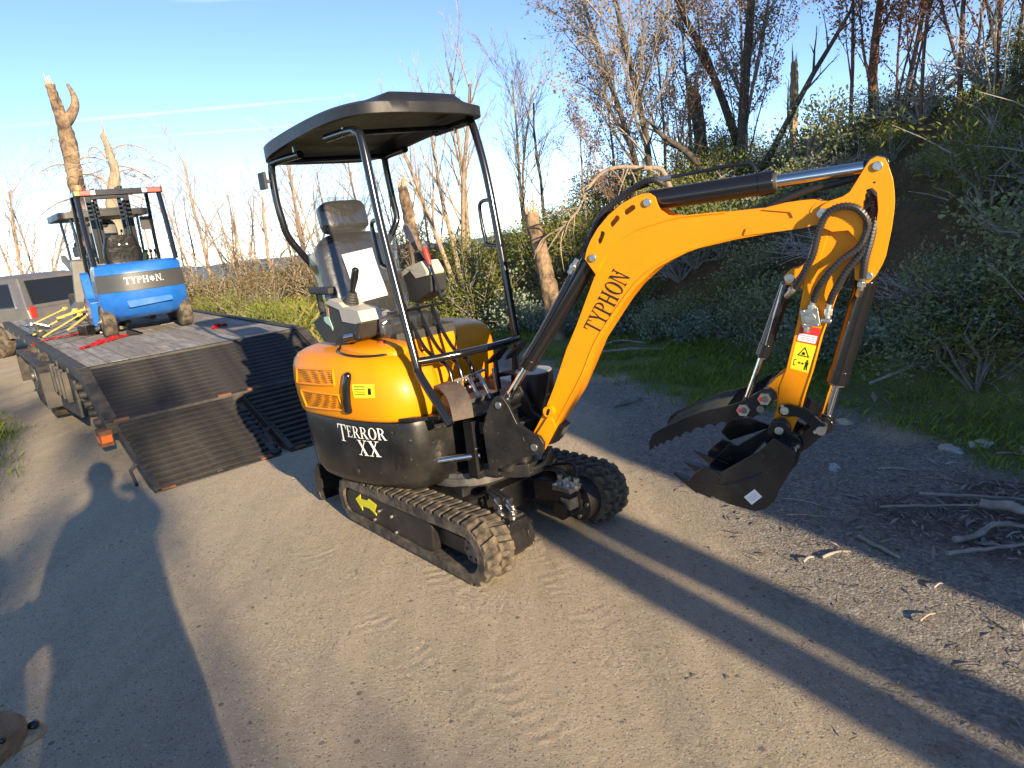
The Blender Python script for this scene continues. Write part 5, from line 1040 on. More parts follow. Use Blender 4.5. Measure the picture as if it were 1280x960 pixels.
# ratchet straps and chains lying on the planks
def strap(name, label, cat, pts, w, m, seed, grp=None):
    rn = random.Random(seed); mb = MB(); P = catmull(pts, 5)
    for k in range(5):
        Q = [p+V((rn.uniform(-w, w), rn.uniform(-w, w), abs(rn.gauss(.012, .012)))) for p in P]; Q = catmull(Q[::2], 4)
        vs = []; 
        for i, p in enumerate(Q):
            t = (Q[min(i+1, len(Q)-1)]-Q[max(i-1, 0)]).normalized(); s = t.cross(V((rn.uniform(-.3, .3), rn.uniform(-.3, .3), 1))).normalized()*.022; vs += [p-s, p+s, p+s+V((0, 0, .004)), p-s+V((0, 0, .004))]
        fs = []
        for i in range(len(Q)-1): a = 4*i; fs += [(a, a+1, a+5, a+4), (a+3, a+7, a+6, a+2), (a, a+4, a+7, a+3), (a+1, a+2, a+6, a+5)]
        mb.add(vs, fs)
    o = mb.build(name, m, None, None, 30, fix=False); tag(o, label, cat, grp); return o
K['web'] = mat('red_webbing', (.55, .012, .02), .75, var=.3, vs=30, bump=.3, bs=200)
strap('ratchet_strap', 'long red strap bunched along the left planks beside the forklift', 'strap', [deck(.30, 1.35), deck(.45, 1.55), deck(.62, 1.72, .01), deck(.84, 1.9)], .05, K['web'], 1)
strap('ratchet_strap', 'small red strap heap on the planks behind the forklift, right of its wheel', 'strap', [deck(1.62, 1.12), deck(1.70, 1.16, .02), deck(1.77, 1.2)], .03, K['web'], 2)
strap('ratchet_strap', 'dull red strap trailing off the front left deck edge by the yellow bars', 'strap', [deck(-.06, 2.9, -.1), deck(.08, 2.8), deck(.35, 2.75, .02), deck(.6, 2.9)], .05, mat('faded_webbing', (.36, .03, .03), .8, var=.3, vs=20), 3)
K['ybar'] = mat('yellow_steel', (.68, .50, .10), .5, var=.15, vs=9, dust=(.4, .33, .2), damt=.4)
yl = ['long yellow bar lying lowest across the tool pile', 'yellow bar leaning on the tool pile, nearest the deck edge', 'short yellow bar on top of the tool pile', 'yellow bar at the back of the tool pile by the loader', 'thick yellow bar crossing the tool pile towards the forklift']
for i, (a, b, r_) in enumerate((((.05, 3.2, .06), (.62, 3.6, .26), .013), ((.12, 2.95, .04), (.62, 3.3, .22), .011), ((.35, 3.25, .22), (.74, 3.4, .28), .017), ((.02, 3.5, .14), (.55, 3.9, .28), .011), ((.4, 2.95, .08), (.80, 3.4, .24), .014))):
    m = MB().bar(deck(*a), deck(*b), r_*1.8, r_*1.6).cyl(deck(*b)-V((0, .03, 0)), deck(*b)+V((0, .03, .0)), r_*2.2, 12); tag(m.build('yellow_bar', K['ybar'], None, None, 0, .004), yl[i], 'bar', 'yellow bars in the tool pile')
def clutter(name, label, cat, at_, seed, n=9, m='dsteel', sp=.14):
    rn = random.Random(seed); mb = MB()
    for i in range(n):
        c = deck(*at_)+V((rn.uniform(-sp, sp), rn.uniform(-sp, sp), rn.uniform(.02, sp)))
        mb.tube(catmull([c, c+V((rn.uniform(-.1, .1), rn.uniform(-.1, .1), rn.uniform(0, .06))), c+V((rn.uniform(-.15, .15), rn.uniform(-.15, .15), rn.uniform(-.02, .03)))], 4), rn.uniform(.01, .025), 7)
    return tag(mb.build(name, K[m]), label, cat)
clutter('chain_heap', 'heap of dark chain and hooks between the yellow bars and the forklift', 'chain', (.75, 2.45, .02), 5, 14); clutter('chain_heap', 'steel binder heap at the front left deck corner', 'chain', (.08, 3.25, .03), 6, 12, 'steel')
tb2 = MB().box(deck(.62, 2.7, .07), (.26, .18, .12), MX.Rotation(TA+.4, 3, 'Z')); tag(tb2.build('tool_box', K['gloss'], None, None, 0, .015), 'small black box lying beside the chain heap on the deck', 'box')
MB_ = MB().bar(deck(.1, 2.15, .004), deck(.62, 2.55, .004), .04, .012); tag(MB_.build('flat_bar', K['steel'], None, None, 0, .002), 'pale flat bar lying on the planks left of the forklift', 'bar')
wd = MB().prism([(0, 0), (.16, 0), (.0, .08)], -.06, .06); tag(wd.build('wheel_chock', K['gloss'], None, MX.Translation(deck(.86, 1.93, .006)) @ MX.Rotation(TA-.4, 4, 'Z'), 0, .006), 'black chock at the left rear forklift wheel', 'chock')
# ================================================================== grey SUV that tows
HD_ = math.atan2(.22, -.975); sv = empty('suv', 'dusty dark grey SUV with tinted rear window, half out of frame beyond the trailer', 'SUV', (-10.3, 14.9, hz(-10.3, 14.9)), HD_); sv.scale = (.93, .93, .93)
K['suvp'] = mat('charcoal_car_paint', (.15, .15, .152), .3, .3, coat=.6, dust=(.32, .26, .18), damt=.55, ds=1.6); K['tint'] = mat('tinted_glass', (.012, .014, .014), .05, coat=.3)
W_ = .96
def ys(P, w0, w1, z0=.95, z1=1.8):
    rings = []
    return P
prof = [(-1.12, .42), (-1.16, .75), (-1.12, 1.02), (4.0, 1.02), (4.15, .8), (4.1, .42), (3.48, .38), (3.40, .66), (3.05, .82), (2.70, .66), (2.62, .36), (.52, .36), (.44, .66), (.0, .84), (-.44, .66), (-.52, .40)]
MB().prism(prof, -W_, W_).build('body', K['suvp'], sv, None, 0, .05)
cab = [[V((x, s*w, z)) for x, s, w in ((-1.08, -1, W_-.02), (2.85, -1, W_-.02), (2.85, 1, W_-.02), (-1.08, 1, W_-.02))] for z in (1.0,)]+[[V(p) for p in ((-.86, -.78, 1.70), (2.0, -.78, 1.70), (2.0, .78, 1.70), (-.86, .78, 1.70))], [V(p) for p in ((-.7, -.68, 1.76), (1.8, -.68, 1.76), (1.8, .68, 1.76), (-.7, .68, 1.76))]]
MB().loft(cab).build('cabin', K['suvp'], sv, None, 0, .04)
for s in (-1, 1):
    def wpt(x, z): t = (z-1.0)/.70; return V((x, s*(W_-.02+(.78-W_+.02)*t+.006), z))
    for x0, x1, sl in ((-.80, .22, .16), (.34, 1.22, .0), (1.32, 2.3, -.34)):
        P = [wpt(x0, 1.08), wpt(x1, 1.08), wpt(x1+(sl if sl < 0 else 0), 1.58), wpt(x0+(sl if sl > 0 else 0), 1.58)]
        wdw = MB().add(P, [(0, 1, 2, 3)]).build('window', K['tint'], sv, None, 0, fix=False); MB().tube(P+[P[0]], .014, 6).build('window_trim', K['steel'] if x0 < 0 else K['gloss'], wdw)
    for x, (zz) in ((0., .38), (3.05, .38)):
        wh = MB().tube([(x, s*.74, .38), (x, s*.76, .38), (x, s*.95, .38), (x, s*.97, .38)], [.30, .385, .385, .31], 30).build('wheel', K['rubber'], sv); rm_ = MB().cyl((x, s*.955, .38), (x, s*.965, .38), .25, 24)
        for k in range(6): a = k*PI/3; rm_.bar((x, s*.972, .38), (x+.24*math.cos(a), s*.972, .38+.24*math.sin(a)), .06, .02, (0, 1, 0))
        rm_.cyl((x, s*.96, .38), (x, s*.985, .38), .06, 14).build('rim', K['steel'], wh)
    for x in (.28, 1.27): MB().tube([(x, s*(W_+.002), .5), (x, s*(W_+.002), 1.0)], .006, 5).build('door_seam', K['gloss'], sv)
    MB().box((.95, s*(W_+.02), .86), (.18, .03, .035)).build('door_handle', K['suvp'], sv, None, 0, .01); MB().box((1.6, s*(W_+.05), .36), (2.0, .16, .06)).build('running_board', K['gloss'], sv, None, 0, .02)
    MB().box((-1.13, s*.85, .92), (.05, .16, .30)).build('tail_light', K['redpaint'], sv, None, 0, .02)
    MB().tube(catmull([(-.52, s*(W_+.01), .42), (-.44, s*(W_+.035), .70), (0, s*(W_+.04), .88), (.44, s*(W_+.035), .70), (.52, s*(W_+.01), .40)], 4), .04, 7).build('wheel_arch', K['suvp'], sv)
MB().box((-1.2, 0, .5), (.16, 1.8, .2)).build('bumper', K['blackp'], sv, None, 0, .04); MB().add([(-1.07, -.75, 1.1), (-1.07, .75, 1.1), (-.92, .68, 1.62), (-.92, -.68, 1.62)], [(0, 1, 2, 3)]).build('rear_window', K['tint'], sv, None, 0)
# ================================================================== people at the camera and the dog
def skin(name, pts, edges, rad, m, loc, rz, root=0, lv=2):
    me = bpy.data.meshes.new(name); me.from_pydata([V(p) for p in pts], edges, []); me.materials.append(m)
    o = bpy.data.objects.new(name, me); COL.objects.link(o); o.location = loc; o.rotation_euler = (0, 0, rz)
    sk = o.modifiers.new('skin', 'SKIN'); sv_ = me.skin_vertices[0].data
    for i, r in enumerate(rad): sv_[i].radius = (r, r) if not isinstance(r, tuple) else r
    sv_[root].use_root = True; sk.branch_smoothing = .6; sk.use_smooth_shade = True
    sb = o.modifiers.new('subsurf', 'SUBSURF'); sb.levels = lv; sb.render_levels = lv
    return o
K['jacket'] = mat('dark_jacket', (.05, .055, .07), .8, bump=.3, bs=30); K['skin'] = mat('skin', (.42, .25, .18), .5); K['hair'] = mat('brown_hair', (.05, .03, .02), .6); K['jean'] = mat('denim', (.06, .08, .14), .85, bump=.3, bs=80)
def person(name, label, loc, rz, h, armR, armL):
    k = h/1.78
    P = [(0, 0, .95), (0, 0, 1.12), (0, .01, 1.30), (0, .0, 1.44), (0, 0, 1.52), (0, .02, 1.62), (0, .02, 1.70), (0, .01, 1.755)]; rad = [(.20, .15), (.20, .14), (.23, .15), (.15, .11), (.06, .06), (.078, .095), (.08, .10), (.05, .06)]
    E = [(i, i+1) for i in range(7)]
    for s, arm in ((-1, armL), (1, armR)):
        n = len(P); P += [(s*.17, 0, 1.42)]+list(arm); rad += [.065, .05, .042, .034, .03]; E += [(3, n)]+[(n+i, n+i+1) for i in range(4)]
        n = len(P); P += [(s*.10, 0, .86), (s*.12, .02, .50), (s*.13, -.02, .10), (s*.14, .10, .035)]; rad += [.10, .07, .045, .04]; E += [(0, n), (n, n+1), (n+1, n+2), (n+2, n+3)]
    P = [tuple(c*k for c in p) for p in P]; rad = [tuple(c*k for c in r) if isinstance(r, tuple) else r*k for r in rad]
    o = skin('person', P, E, rad, K['jacket'], loc, rz); tag(o, label, 'person')
    ct = [[V((math.cos(t)*w*k, math.sin(t)*d_*k, z*k)) for t in [2*PI*i/22 for i in range(22)]] for z, w, d_ in ((.62, .25, .19), (.80, .245, .18), (1.0, .225, .16), (1.2, .225, .155), (1.34, .23, .15), (1.42, .20, .13), (1.48, .12, .10))]
    MB().loft(ct).build('coat', K['jacket'], o, None, 60)
    hd = MB().ell((0, .025*k, 1.66*k), .082*k, .10*k, .118*k, 18, 13); hd.add([(-.012*k, .12*k, 1.64*k), (.012*k, .12*k, 1.64*k), (0, .145*k, 1.635*k), (0, .118*k, 1.68*k)], [(0, 1, 2), (0, 2, 3), (1, 3, 2)]).ell((-.083*k, .02*k, 1.655*k), .012*k, .02*k, .03*k).ell((.083*k, .02*k, 1.655*k), .012*k, .02*k, .03*k)
    hd.build('face', K['skin'], o); MB().ell((0, .0, 1.69*k), .09*k, .105*k, .105*k, 16, 10).build('hair', K['hair'], o)
    for s in (-1, 1): MB().ell((s*.03*k, .112*k, 1.668*k), .012*k, .008*k, .008*k).build('eye', K['gloss'], o)
    return o
fx = V((-.515, .857, 0)); px_ = V((.857, .515, 0)); prz = math.atan2(fx.y, fx.x)-PI/2
def sq(s, q): return px_*s-fx*q
w2 = lambda x, y, z, c, k: ((x), (y), (z))
pl_ = sq(-.20, .42)
pa = person('person', 'person in a dark jacket standing behind the camera and holding up a phone', (pl_.x, pl_.y, 0), prz, 2.03, [(.20, .02, 1.26), (.27, .20, 1.30), (.19, .33, 1.42), (.175, .36, 1.47)], [(-.24, -.02, 1.22), (-.27, .06, 1.08), (-.22, .12, .98), (-.20, .13, .90)])
for i in range(5):
    t = i*.018; b = V((.215, .40, 1.60+t)); a_o = MB().tube(catmull([b, b+V((-.01, .045, .006)), b+V((-.045, .055, .004)), b+V((-.06, .035, 0))] if i < 4 else [b+V((-.02, -.01, -.02)), b+V((-.04, .02, .05)), b+V((-.05, .035, .08))], 3), .0095, 7).build('finger', K['skin'], pa)
ph = MB().box((0, 0, 0), (.165, .009, .078)); pho = ph.build('phone', K['gloss'], None, MX.Translation(V((.012, -.06, 1.665))) @ MX.Rotation(R(-6), 4, 'Y'), 0, .004); tag(pho, 'black phone held up by the person behind the camera', 'phone')
p2_ = sq(-.80, .60); person('person', 'second shorter person standing to the left of the photographer', (p2_.x, p2_.y, 0), prz, 1.58, [(.25, .0, 1.18), (.27, .02, .98), (.25, .05, .82), (.24, .06, .76)], [(-.25, .0, 1.18), (-.27, .02, .98), (-.25, .05, .82), (-.24, .06, .76)])
# dog: only the head comes into the corner of the picture
K['fur'] = mat('tan_fur', (.34, .24, .15), .9, var=.35, vs=9, bump=.6, bs=120, stretch=(3, 1, 3)); K['furl'] = mat('cream_fur', (.42, .33, .22), .9, var=.3, vs=20, bump=.5, bs=120)
dgo = V((-1.745, 1.36, 0)); drz = R(36)
D_ = [(-.30, 0, .42), (-.05, 0, .44), (.16, 0, .46), (.24, 0, .51), (.31, 0, .53), (.385, 0, .505), (.425, 0, .495), (-.46, 0, .47), (-.60, 0, .56)]
Dr = [(.10, .12), (.11, .13), (.10, .11), (.095, .095), (.105, .095), (.062, .058), (.045, .04), .035, .018]; De = [(0, 1), (1, 2), (2, 3), (3, 4), (4, 5), (5, 6), (0, 7), (7, 8)]
for s in (-1, 1):
    n = len(D_); D_ += [(.14, s*.09, .36), (.13, s*.095, .20), (.14, s*.095, .04), (.18, s*.095, .02)]; Dr += [.055, .032, .026, .024]; De += [(2, n), (n, n+1), (n+1, n+2), (n+2, n+3)]
    n = len(D_); D_ += [(-.30, s*.085, .32), (-.24, s*.09, .22), (-.34, s*.09, .14), (-.32, s*.09, .03), (-.28, s*.09, .02)]; Dr += [.07, .04, .027, .024, .024]; De += [(0, n)]+[(n+i, n+i+1) for i in range(4)]
dog = skin('dog', D_, De, Dr, K['fur'], dgo, drz, 1); tag(dog, 'tan dog with a pale muzzle, its head poking in at the lower left corner', 'dog')
MB().ell((.436, 0, .503), .015, .018, .013, 10, 7).build('nose', K['gloss'], dog)
for s in (-1, 1):
    MB().loft([[V((.275+a*.045, s*(.068+c), .555-c*1.0+b)) for a, b in [(math.cos(t), .008*math.sin(t)) for t in [2*PI*i/12 for i in range(12)]]] for c in (0., .025, .05, .065)]).build('ear', K['fur'], dog); MB().ell((.372, s*.062, .530), .008, .006, .008, 8, 6).build('eye', K['gloss'], dog)
MB().ell((.415, 0, .482), .05, .04, .022, 14, 8).build('muzzle', K['furl'], dog); MB().tube([V((.21+.03*math.sin(t)*0, .10*math.cos(t), .485+.105*math.sin(t))) for t in [2*PI*i/24 for i in range(25)]], .010, 8).build('collar', mat('tan_collar', (.5, .42, .32), .6), dog)

dg_ = bpy.context.evaluated_depsgraph_get(); ev = dog.evaluated_get(dg_); em = ev.to_mesh(); FC = []; FD = []
for p in em.polygons:
    if p.center.x < -.1: continue
    k = max(1, int(p.area*26000))
    for _ in range(k):
        vs_ = [em.vertices[i].co for i in p.vertices]; w_ = [random.random()+.01 for _ in vs_]; s_w = sum(w_); c = V((0, 0, 0))
        for a_, b_ in zip(vs_, w_): c += a_*(b_/s_w)
        FC.append(tuple(c)); FD.append(tuple((p.normal*.45+V((-.8, random.gauss(0, .15), -.25+random.gauss(0, .15)))).normalized()))
ev.to_mesh_clear(); DOGFUR = (np.array(FC), np.array(FD))
# ================================================================== vegetation
RN = np.random.default_rng(11)
def unit(n): v = RN.normal(size=(n, 3)); return v/np.linalg.norm(v, axis=1, keepdims=True)
def leaf_mesh(name, C, D, U, L, Wd, m, bend=.0):
    """rhombic leaves: C base points, D leaf directions, U side directions, L lengths, Wd widths"""
    n = len(C); S = np.cross(D, U); S /= np.linalg.norm(S, axis=1, keepdims=True)+1e-9; Nn = np.cross(S, D)
    co = np.empty((n, 4, 3)); L = L[:, None]; Wd = Wd[:, None]
    co[:, 0] = C; co[:, 1] = C+D*L*.5+S*Wd*.5+Nn*L*bend; co[:, 2] = C+D*L; co[:, 3] = C+D*L*.5-S*Wd*.5+Nn*L*bend
    me = bpy.data.meshes.new(name); me.vertices.add(n*4); me.vertices.foreach_set('co', co.reshape(-1).astype(np.float32))
    idx = np.arange(n*4, dtype=np.int32); me.loops.add(n*4); me.loops.foreach_set('vertex_index', idx); me.polygons.add(n); me.polygons.foreach_set('loop_start', idx[::4]); me.polygons.foreach_set('loop_total', np.full(n, 4, np.int32)); me.update()
    for x in (m if isinstance(m, (list, tuple)) else [m]): me.materials.append(x)
    return me
def blades(name, C, h, w, lean, m):
    n = len(C); a = RN.uniform(0, 2*PI, n); d = np.stack([np.cos(a), np.sin(a), 0*a], -1); s = np.stack([-np.sin(a), np.cos(a), 0*a], -1); up_ = np.array([0, 0, 1.])
    co = np.empty((n, 4, 3)); h = h[:, None]; w = w[:, None]; ln = lean[:, None]
    co[:, 0] = C-s*w*.5; co[:, 1] = C+s*w*.5; co[:, 2] = C+up_*h*.6+d*h*ln*.35+s*w*.35; co[:, 3] = C+up_*h+d*h*ln
    me = bpy.data.meshes.new(name); me.vertices.add(n*4); me.vertices.foreach_set('co', co.reshape(-1).astype(np.float32)); idx = np.arange(n*4, dtype=np.int32)
    me.loops.add(n*4); me.loops.foreach_set('vertex_index', idx); me.polygons.add(n); me.polygons.foreach_set('loop_start', idx[::4]); me.polygons.foreach_set('loop_total', np.full(n, 4, np.int32)); me.update(); me.materials.append(m); return me
def mobj(name, me, parent=None): o = bpy.data.objects.new(name, me); COL.objects.link(o); o.parent = parent; return o
LM = dict(
 grey=leafmat('grey_green_leaf', (.17, .20, .085), (.36, .385, .20), .5), dark=leafmat('dark_green_leaf', (.085, .112, .024), (.21, .24, .055)), olive=leafmat('olive_leaf', (.12, .14, .028), (.27, .28, .065)),
 yel=leafmat('yellow_green_leaf', (.11, .16, .02), (.28, .31, .06)), pink=leafmat('dry_pink_leaf', (.26, .12, .08), (.46, .27, .19)), brown=leafmat('brown_leaf', (.15, .125, .05), (.29, .22, .12)), mixed=leafmat('turning_leaf', (.17, .15, .05), (.44, .27, .17)),
 blue=leafmat('blue_grey_leaf', (.17, .23, .17), (.33, .40, .30), .45), lush=leafmat('lush_grass', (.11, .17, .025), (.28, .36, .06)), straw=leafmat('straw_grass', (.20, .17, .06), (.36, .30, .13)), dead=leafmat('dead_leaf', (.16, .12, .09), (.50, .45, .38), .8))
BK = dict(pale=mat('pale_dead_wood', (.34, .26, .185), .85, var=.35, vs=6, bump=.5, bs=25, stretch=(5, 5, .7)), dark=mat('charred_bark', (.085, .07, .06), .9, var=.6, vs=5, bump=.6, bs=25, stretch=(4, 4, .8), dust=(.13, .10, .075), damt=.6, ds=4),
 grey=mat('grey_branch', (.27, .245, .22), .85, var=.35, vs=8, bump=.4, bs=40), tan=mat('split_wood', (.55, .36, .19), .8, var=.3, vs=5, bump=.4, bs=30, stretch=(6, 6, .6)), red=mat('red_brown_bark', (.17, .085, .055), .85, var=.4, vs=6, bump=.4, bs=30),
 snag=mat('half_burnt_bark', (.075, .05, .036), .9, var=.5, vs=6, bump=.7, bs=22, stretch=(4, 4, .7), dust=(.50, .35, .21), damt=1., ds=4.5), brown=mat('brown_twig', (.20, .155, .12), .85, var=.4, vs=8), silver=mat('silver_twig', (.33, .31, .29), .8, var=.3, vs=10))
nf = len(DOGFUR[0]); fu = mobj('coat', leaf_mesh('coat', DOGFUR[0], DOGFUR[1], RN.normal(size=(nf, 3)), RN.uniform(.012, .024, nf), RN.uniform(.0012, .0022, nf), leafmat('fur_hair', (.26, .18, .11), (.56, .43, .29), .8, .1), .1), dog); tag(fu, kind='stuff')
# ---- grass and litter on the ground (nobody could count these)
def scatter(n, x0, x1, y0, y1, key, pw=1.):
    x = RN.uniform(x0, x1, n); y = RN.uniform(y0, y1, n); k = masks(x, y)[key]; ok = RN.uniform(size=n) < np.clip(k, 0, 1)**pw; x, y = x[ok], y[ok]; return np.stack([x, y, H(x, y)], -1)
C = scatter(120000, -1.5, 4.2, 3.6, 13, 'grass', 1.3); pz_ = vnoise(C[:, 0], C[:, 1], 2.4, 41)*vnoise(C[:, 0], C[:, 1], 7, 42); C = C[pz_ > .17]; n = len(C)
tag(mobj('verge_grass', blades('verge_grass', C, RN.uniform(.025, .085, n), RN.uniform(.004, .008, n), RN.uniform(.1, 1.0, n), LM['lush'])), kind='stuff')
C = scatter(90000, -16, 4, 8, 24, 'field', 1.); C = C[left_verge(C[:, 0], C[:, 1]) < .05]; pz_ = fbm(C[:, 0], C[:, 1], .8, 44); C = C[pz_ > .40]; n = len(C)
tag(mobj('field_grass', blades('field_grass', C, RN.uniform(.08, .36, n), RN.uniform(.010, .02, n), RN.uniform(.1, .8, n), LM['yel'])), kind='stuff')
C = scatter(12000, -16, 4, 8, 24, 'field', 1.); C = C[left_verge(C[:, 0], C[:, 1]) < .05]; n = len(C)
tag(mobj('dry_grass', blades('dry_grass', C, RN.uniform(.15, .5, n), RN.uniform(.006, .013, n), RN.uniform(.2, .9, n), LM['straw'])), kind='stuff')
xy = np.stack([RN.uniform(-9, -3.6, 60000), RN.uniform(4, 12, 60000)], -1); k = left_verge(xy[:, 0], xy[:, 1]); ok = RN.uniform(size=60000) < k; x, y = xy[ok].T; C = np.stack([x, y, H(x, y)], -1); n = len(C)
tag(mobj('left_verge_grass', blades('left_verge_grass', C, RN.uniform(.02, .075, n), RN.uniform(.004, .007, n), RN.uniform(.1, 1., n), LM['yel'])), kind='stuff')
# pebbles and flakes of gravel
def stones(name, C, r, m):
    n = len(C); b = np.array([(1, 0, 0), (-.5, .87, 0), (-.5, -.87, 0), (.15, .1, .42), (-.2, -.1, .34)]); f = np.array([(0, 1, 3), (1, 4, 3), (1, 2, 4), (2, 0, 3), (2, 3, 4)])
    a = RN.uniform(0, 2*PI, n); ca, sa = np.cos(a), np.sin(a); sc = r[:, None]*RN.uniform(.6, 1.4, (n, 3)); v = b[None]*sc[:, None, :]
    x = v[..., 0]*ca[:, None]-v[..., 1]*sa[:, None]; y = v[..., 0]*sa[:, None]+v[..., 1]*ca[:, None]; co = np.stack([x, y, v[..., 2]], -1)+C[:, None, :]
    me = bpy.data.meshes.new(name); me.vertices.add(n*5); me.vertices.foreach_set('co', co.reshape(-1).astype(np.float32)); idx = (f[None]+5*np.arange(n)[:, None, None]).reshape(-1).astype(np.int32)
    me.loops.add(len(idx)); me.loops.foreach_set('vertex_index', idx); me.polygons.add(n*5); me.polygons.foreach_set('loop_start', np.arange(0, len(idx), 3, dtype=np.int32)); me.polygons.foreach_set('loop_total', np.full(n*5, 3, np.int32)); me.update(); me.materials.append(m)
    return tag(mobj(name, me), kind='stuff')
GS = leafmat('gravel_stone', (.10, .09, .075), (.42, .39, .35), .9, 0.0)
SS = leafmat('sand_grain', (.20, .155, .10), (.42, .34, .235), .9, 0.0)
n = 42000; x = RN.uniform(-1.5, 3.6, n); y = RN.uniform(1.2, 9, n); k = masks(x, y)['gravel']; ok = RN.uniform(size=n) < k*(1-.55*sstep(4, 9, y)); C = np.stack([x, y, H(x, y)-.001], -1)[ok]; stones('gravel', C, RN.lognormal(-5.45, .5, len(C)), GS)
n = 30000; y = 1.0+9*RN.uniform(size=n)**1.8; x = RN.uniform(-4.5, 2.2, n); ok = RN.uniform(size=n) < .9; C = np.stack([x, y, H(x, y)-.001], -1)[ok]; stones('road_grit', C, RN.lognormal(-5.9, .45, len(C)), SS)
# bark flakes, chips and dead leaves
def flakes(name, n, rng, key, m, L, ar, pw=1):
    C = scatter(n, *rng, key, pw); k = len(C); D = unit(k); D[:, 2] = np.abs(D[:, 2])*.25; D /= np.linalg.norm(D, axis=1, keepdims=True); U = unit(k)*.35+np.array([0, 0, 1.]); C[:, 2] += .004; l = RN.lognormal(math.log(L), .45, k)
    return tag(mobj(name, leaf_mesh(name, C, D, U, l, l*ar, m, .06)), kind='stuff')
CH = leafmat('bark_chip', (.07, .055, .045), (.40, .36, .32), .9, 0)
flakes('bark_litter', 7000, (.8, 3.8, 2.0, 4.2), 'litter', CH, .045, .22); flakes('dead_leaves', 1600, (.4, 4.2, 1.6, 9), 'gravel', LM['dead'], .026, .45, 2.0); flakes('wood_splinters', 9000, (.9, 4, 1.6, 5.5), 'gravel', LM['dead'], .030, .12, 2.0)
n = 900; y = 1.2+7*RN.uniform(size=n)**1.5; x = RN.uniform(-4., 2.4, n); stones('pebbles', np.stack([x, y, H(x, y)-.002], -1), RN.lognormal(-4.85, .35, n), leafmat('pebble', (.09, .08, .07), (.40, .36, .31), .9, 0))
def earth_cut(x, y): return 1-sstep(.7, 1.1, np.hypot((x-4.15)/.85, (y-6.55)/.9))
# undergrowth over the slope
n = 170000; y = RN.uniform(1.2, 20, n); x = np.interp(y, BKY, BKX)+RN.uniform(-.1, 9, n); d = bank_d(x, y); ok = RN.uniform(size=n) < sstep(.15, .9, d)*(.06+.94*sstep(.46, .58, fbm(x, y, 1.2, 51)))*(1-.9*earth_cut(x, y)); x, y = x[ok], y[ok]; n = len(x)
hgt = RN.uniform(0, .34, n)*(.3+fbm(x, y, .9, 52)); C = np.stack([x, y, H(x, y)+hgt], -1); D = unit(n); D[:, 2] = D[:, 2]*.6+.3; D /= np.linalg.norm(D, axis=1, keepdims=True)
tag(mobj('undergrowth', leaf_mesh('undergrowth', C, D, unit(n), RN.uniform(.02, .05, n), RN.uniform(.007, .018, n), LM['dark'])), kind='stuff')
# ---- shrubs: stems and leaves
def shrub_proto(kind, seed, nl, ll, lw, m, rx=.5, hh=.75, stems=16, bare=False, clump=22, upright=.2):
    rn = random.Random(seed); rg = np.random.default_rng(seed); mb = MB(); tips = []
    for i in range(stems):
        a = rn.uniform(0, 2*PI); q = rn.uniform(.3, 1); p = V((0, 0, 0)); e = V((math.cos(a)*rx*q, math.sin(a)*rx*q, hh*(rn.uniform(.6, 1.05)-.35*q)))
        c = [p, p.lerp(e, .4)+V((rn.gauss(0, .04), rn.gauss(0, .04), .06)), p.lerp(e, .75)+V((rn.gauss(0, .04), rn.gauss(0, .04), .04)), e]; mb.tube(c, [.014, .010, .006, .003], 4, False); tips += [c[2], e]
        for k in range(3 if not bare else 7):
            t = rn.uniform(.3, .95); b = p.lerp(e, t); f = b+V((rn.gauss(0, .16), rn.gauss(0, .16), rn.gauss(.10, .09))); mb.tube([b, b.lerp(f, .5)+V((rn.gauss(0, .02), rn.gauss(0, .02), .01)), f], [.006, .004, .002], 3, False); tips.append(f)
    st = mb.build(kind, BK['grey'] if not bare else BK['silver'], None, None, 60, fix=False)
    if nl:
        T = np.array([tuple(t) for t in tips]); idx = rg.integers(0, len(T), nl); off = rg.normal(size=(nl, 3))*np.array([.075, .075, .06]); C = T[idx]+off; C[:, 2] = np.maximum(C[:, 2], .02)
        D = off/np.linalg.norm(off, axis=1, keepdims=True)+np.array([0, 0, upright])+rg.normal(size=(nl, 3))*.35; D /= np.linalg.norm(D, axis=1, keepdims=True); U = rg.normal(size=(nl, 3))
        L = rg.uniform(.7, 1.3, nl)*ll; fo = mobj('foliage', leaf_mesh('foliage', C, D, U, L, L*lw, m, .05), st)
    return st
PRO = {}
for k, (m, nl, ll, lw, rx, hh, lab, grp) in dict(
  sage=('grey', 2800, .038, .55, .50, .70, 'grey-green broad-leaved shrub on the cut slope', 'grey-green shrubs on the slope'), brush=('dark', 3200, .040, .30, .55, .75, 'dark green fine-leaved brush bush on the slope', 'dark brush on the slope'),
  olive=('olive', 2800, .036, .35, .5, .75, 'olive green bush among the slope scrub', 'olive bushes on the slope'), bluebush=('blue', 1300, .046, .72, .36, .6, 'blue-grey round-leaved seedling shrub at the foot of the slope', 'blue-grey shrubs along the foot of the slope'),
  fieldbush=('yel', 2600, .042, .30, .55, .6, 'sunlit yellow-green bush in the field beyond the trailer', 'yellow-green bushes in the field'), dry=('brown', 1500, .042, .35, .5, .85, 'dry olive-brown bush below the bare trees', 'dry bushes beyond the field')).items():
    PRO[k] = ([shrub_proto({'sage': 'shrub', 'brush': 'brush_bush', 'olive': 'olive_bush', 'bluebush': 'seedling_shrub', 'fieldbush': 'field_bush', 'dry': 'dry_bush'}[k], 100+sum(map(ord, k))+i, nl, ll, lw, LM[m], rx, hh) for i in range(3)], lab, grp, [0])
PRO['twig'] = ([shrub_proto('dry_brush', 300+i, 0, .05, .4, None, .6, .6, 20, True) for i in range(2)], 'tangle of bare silver twigs caught in the slope scrub', 'bare twig tangles on the slope', [0])
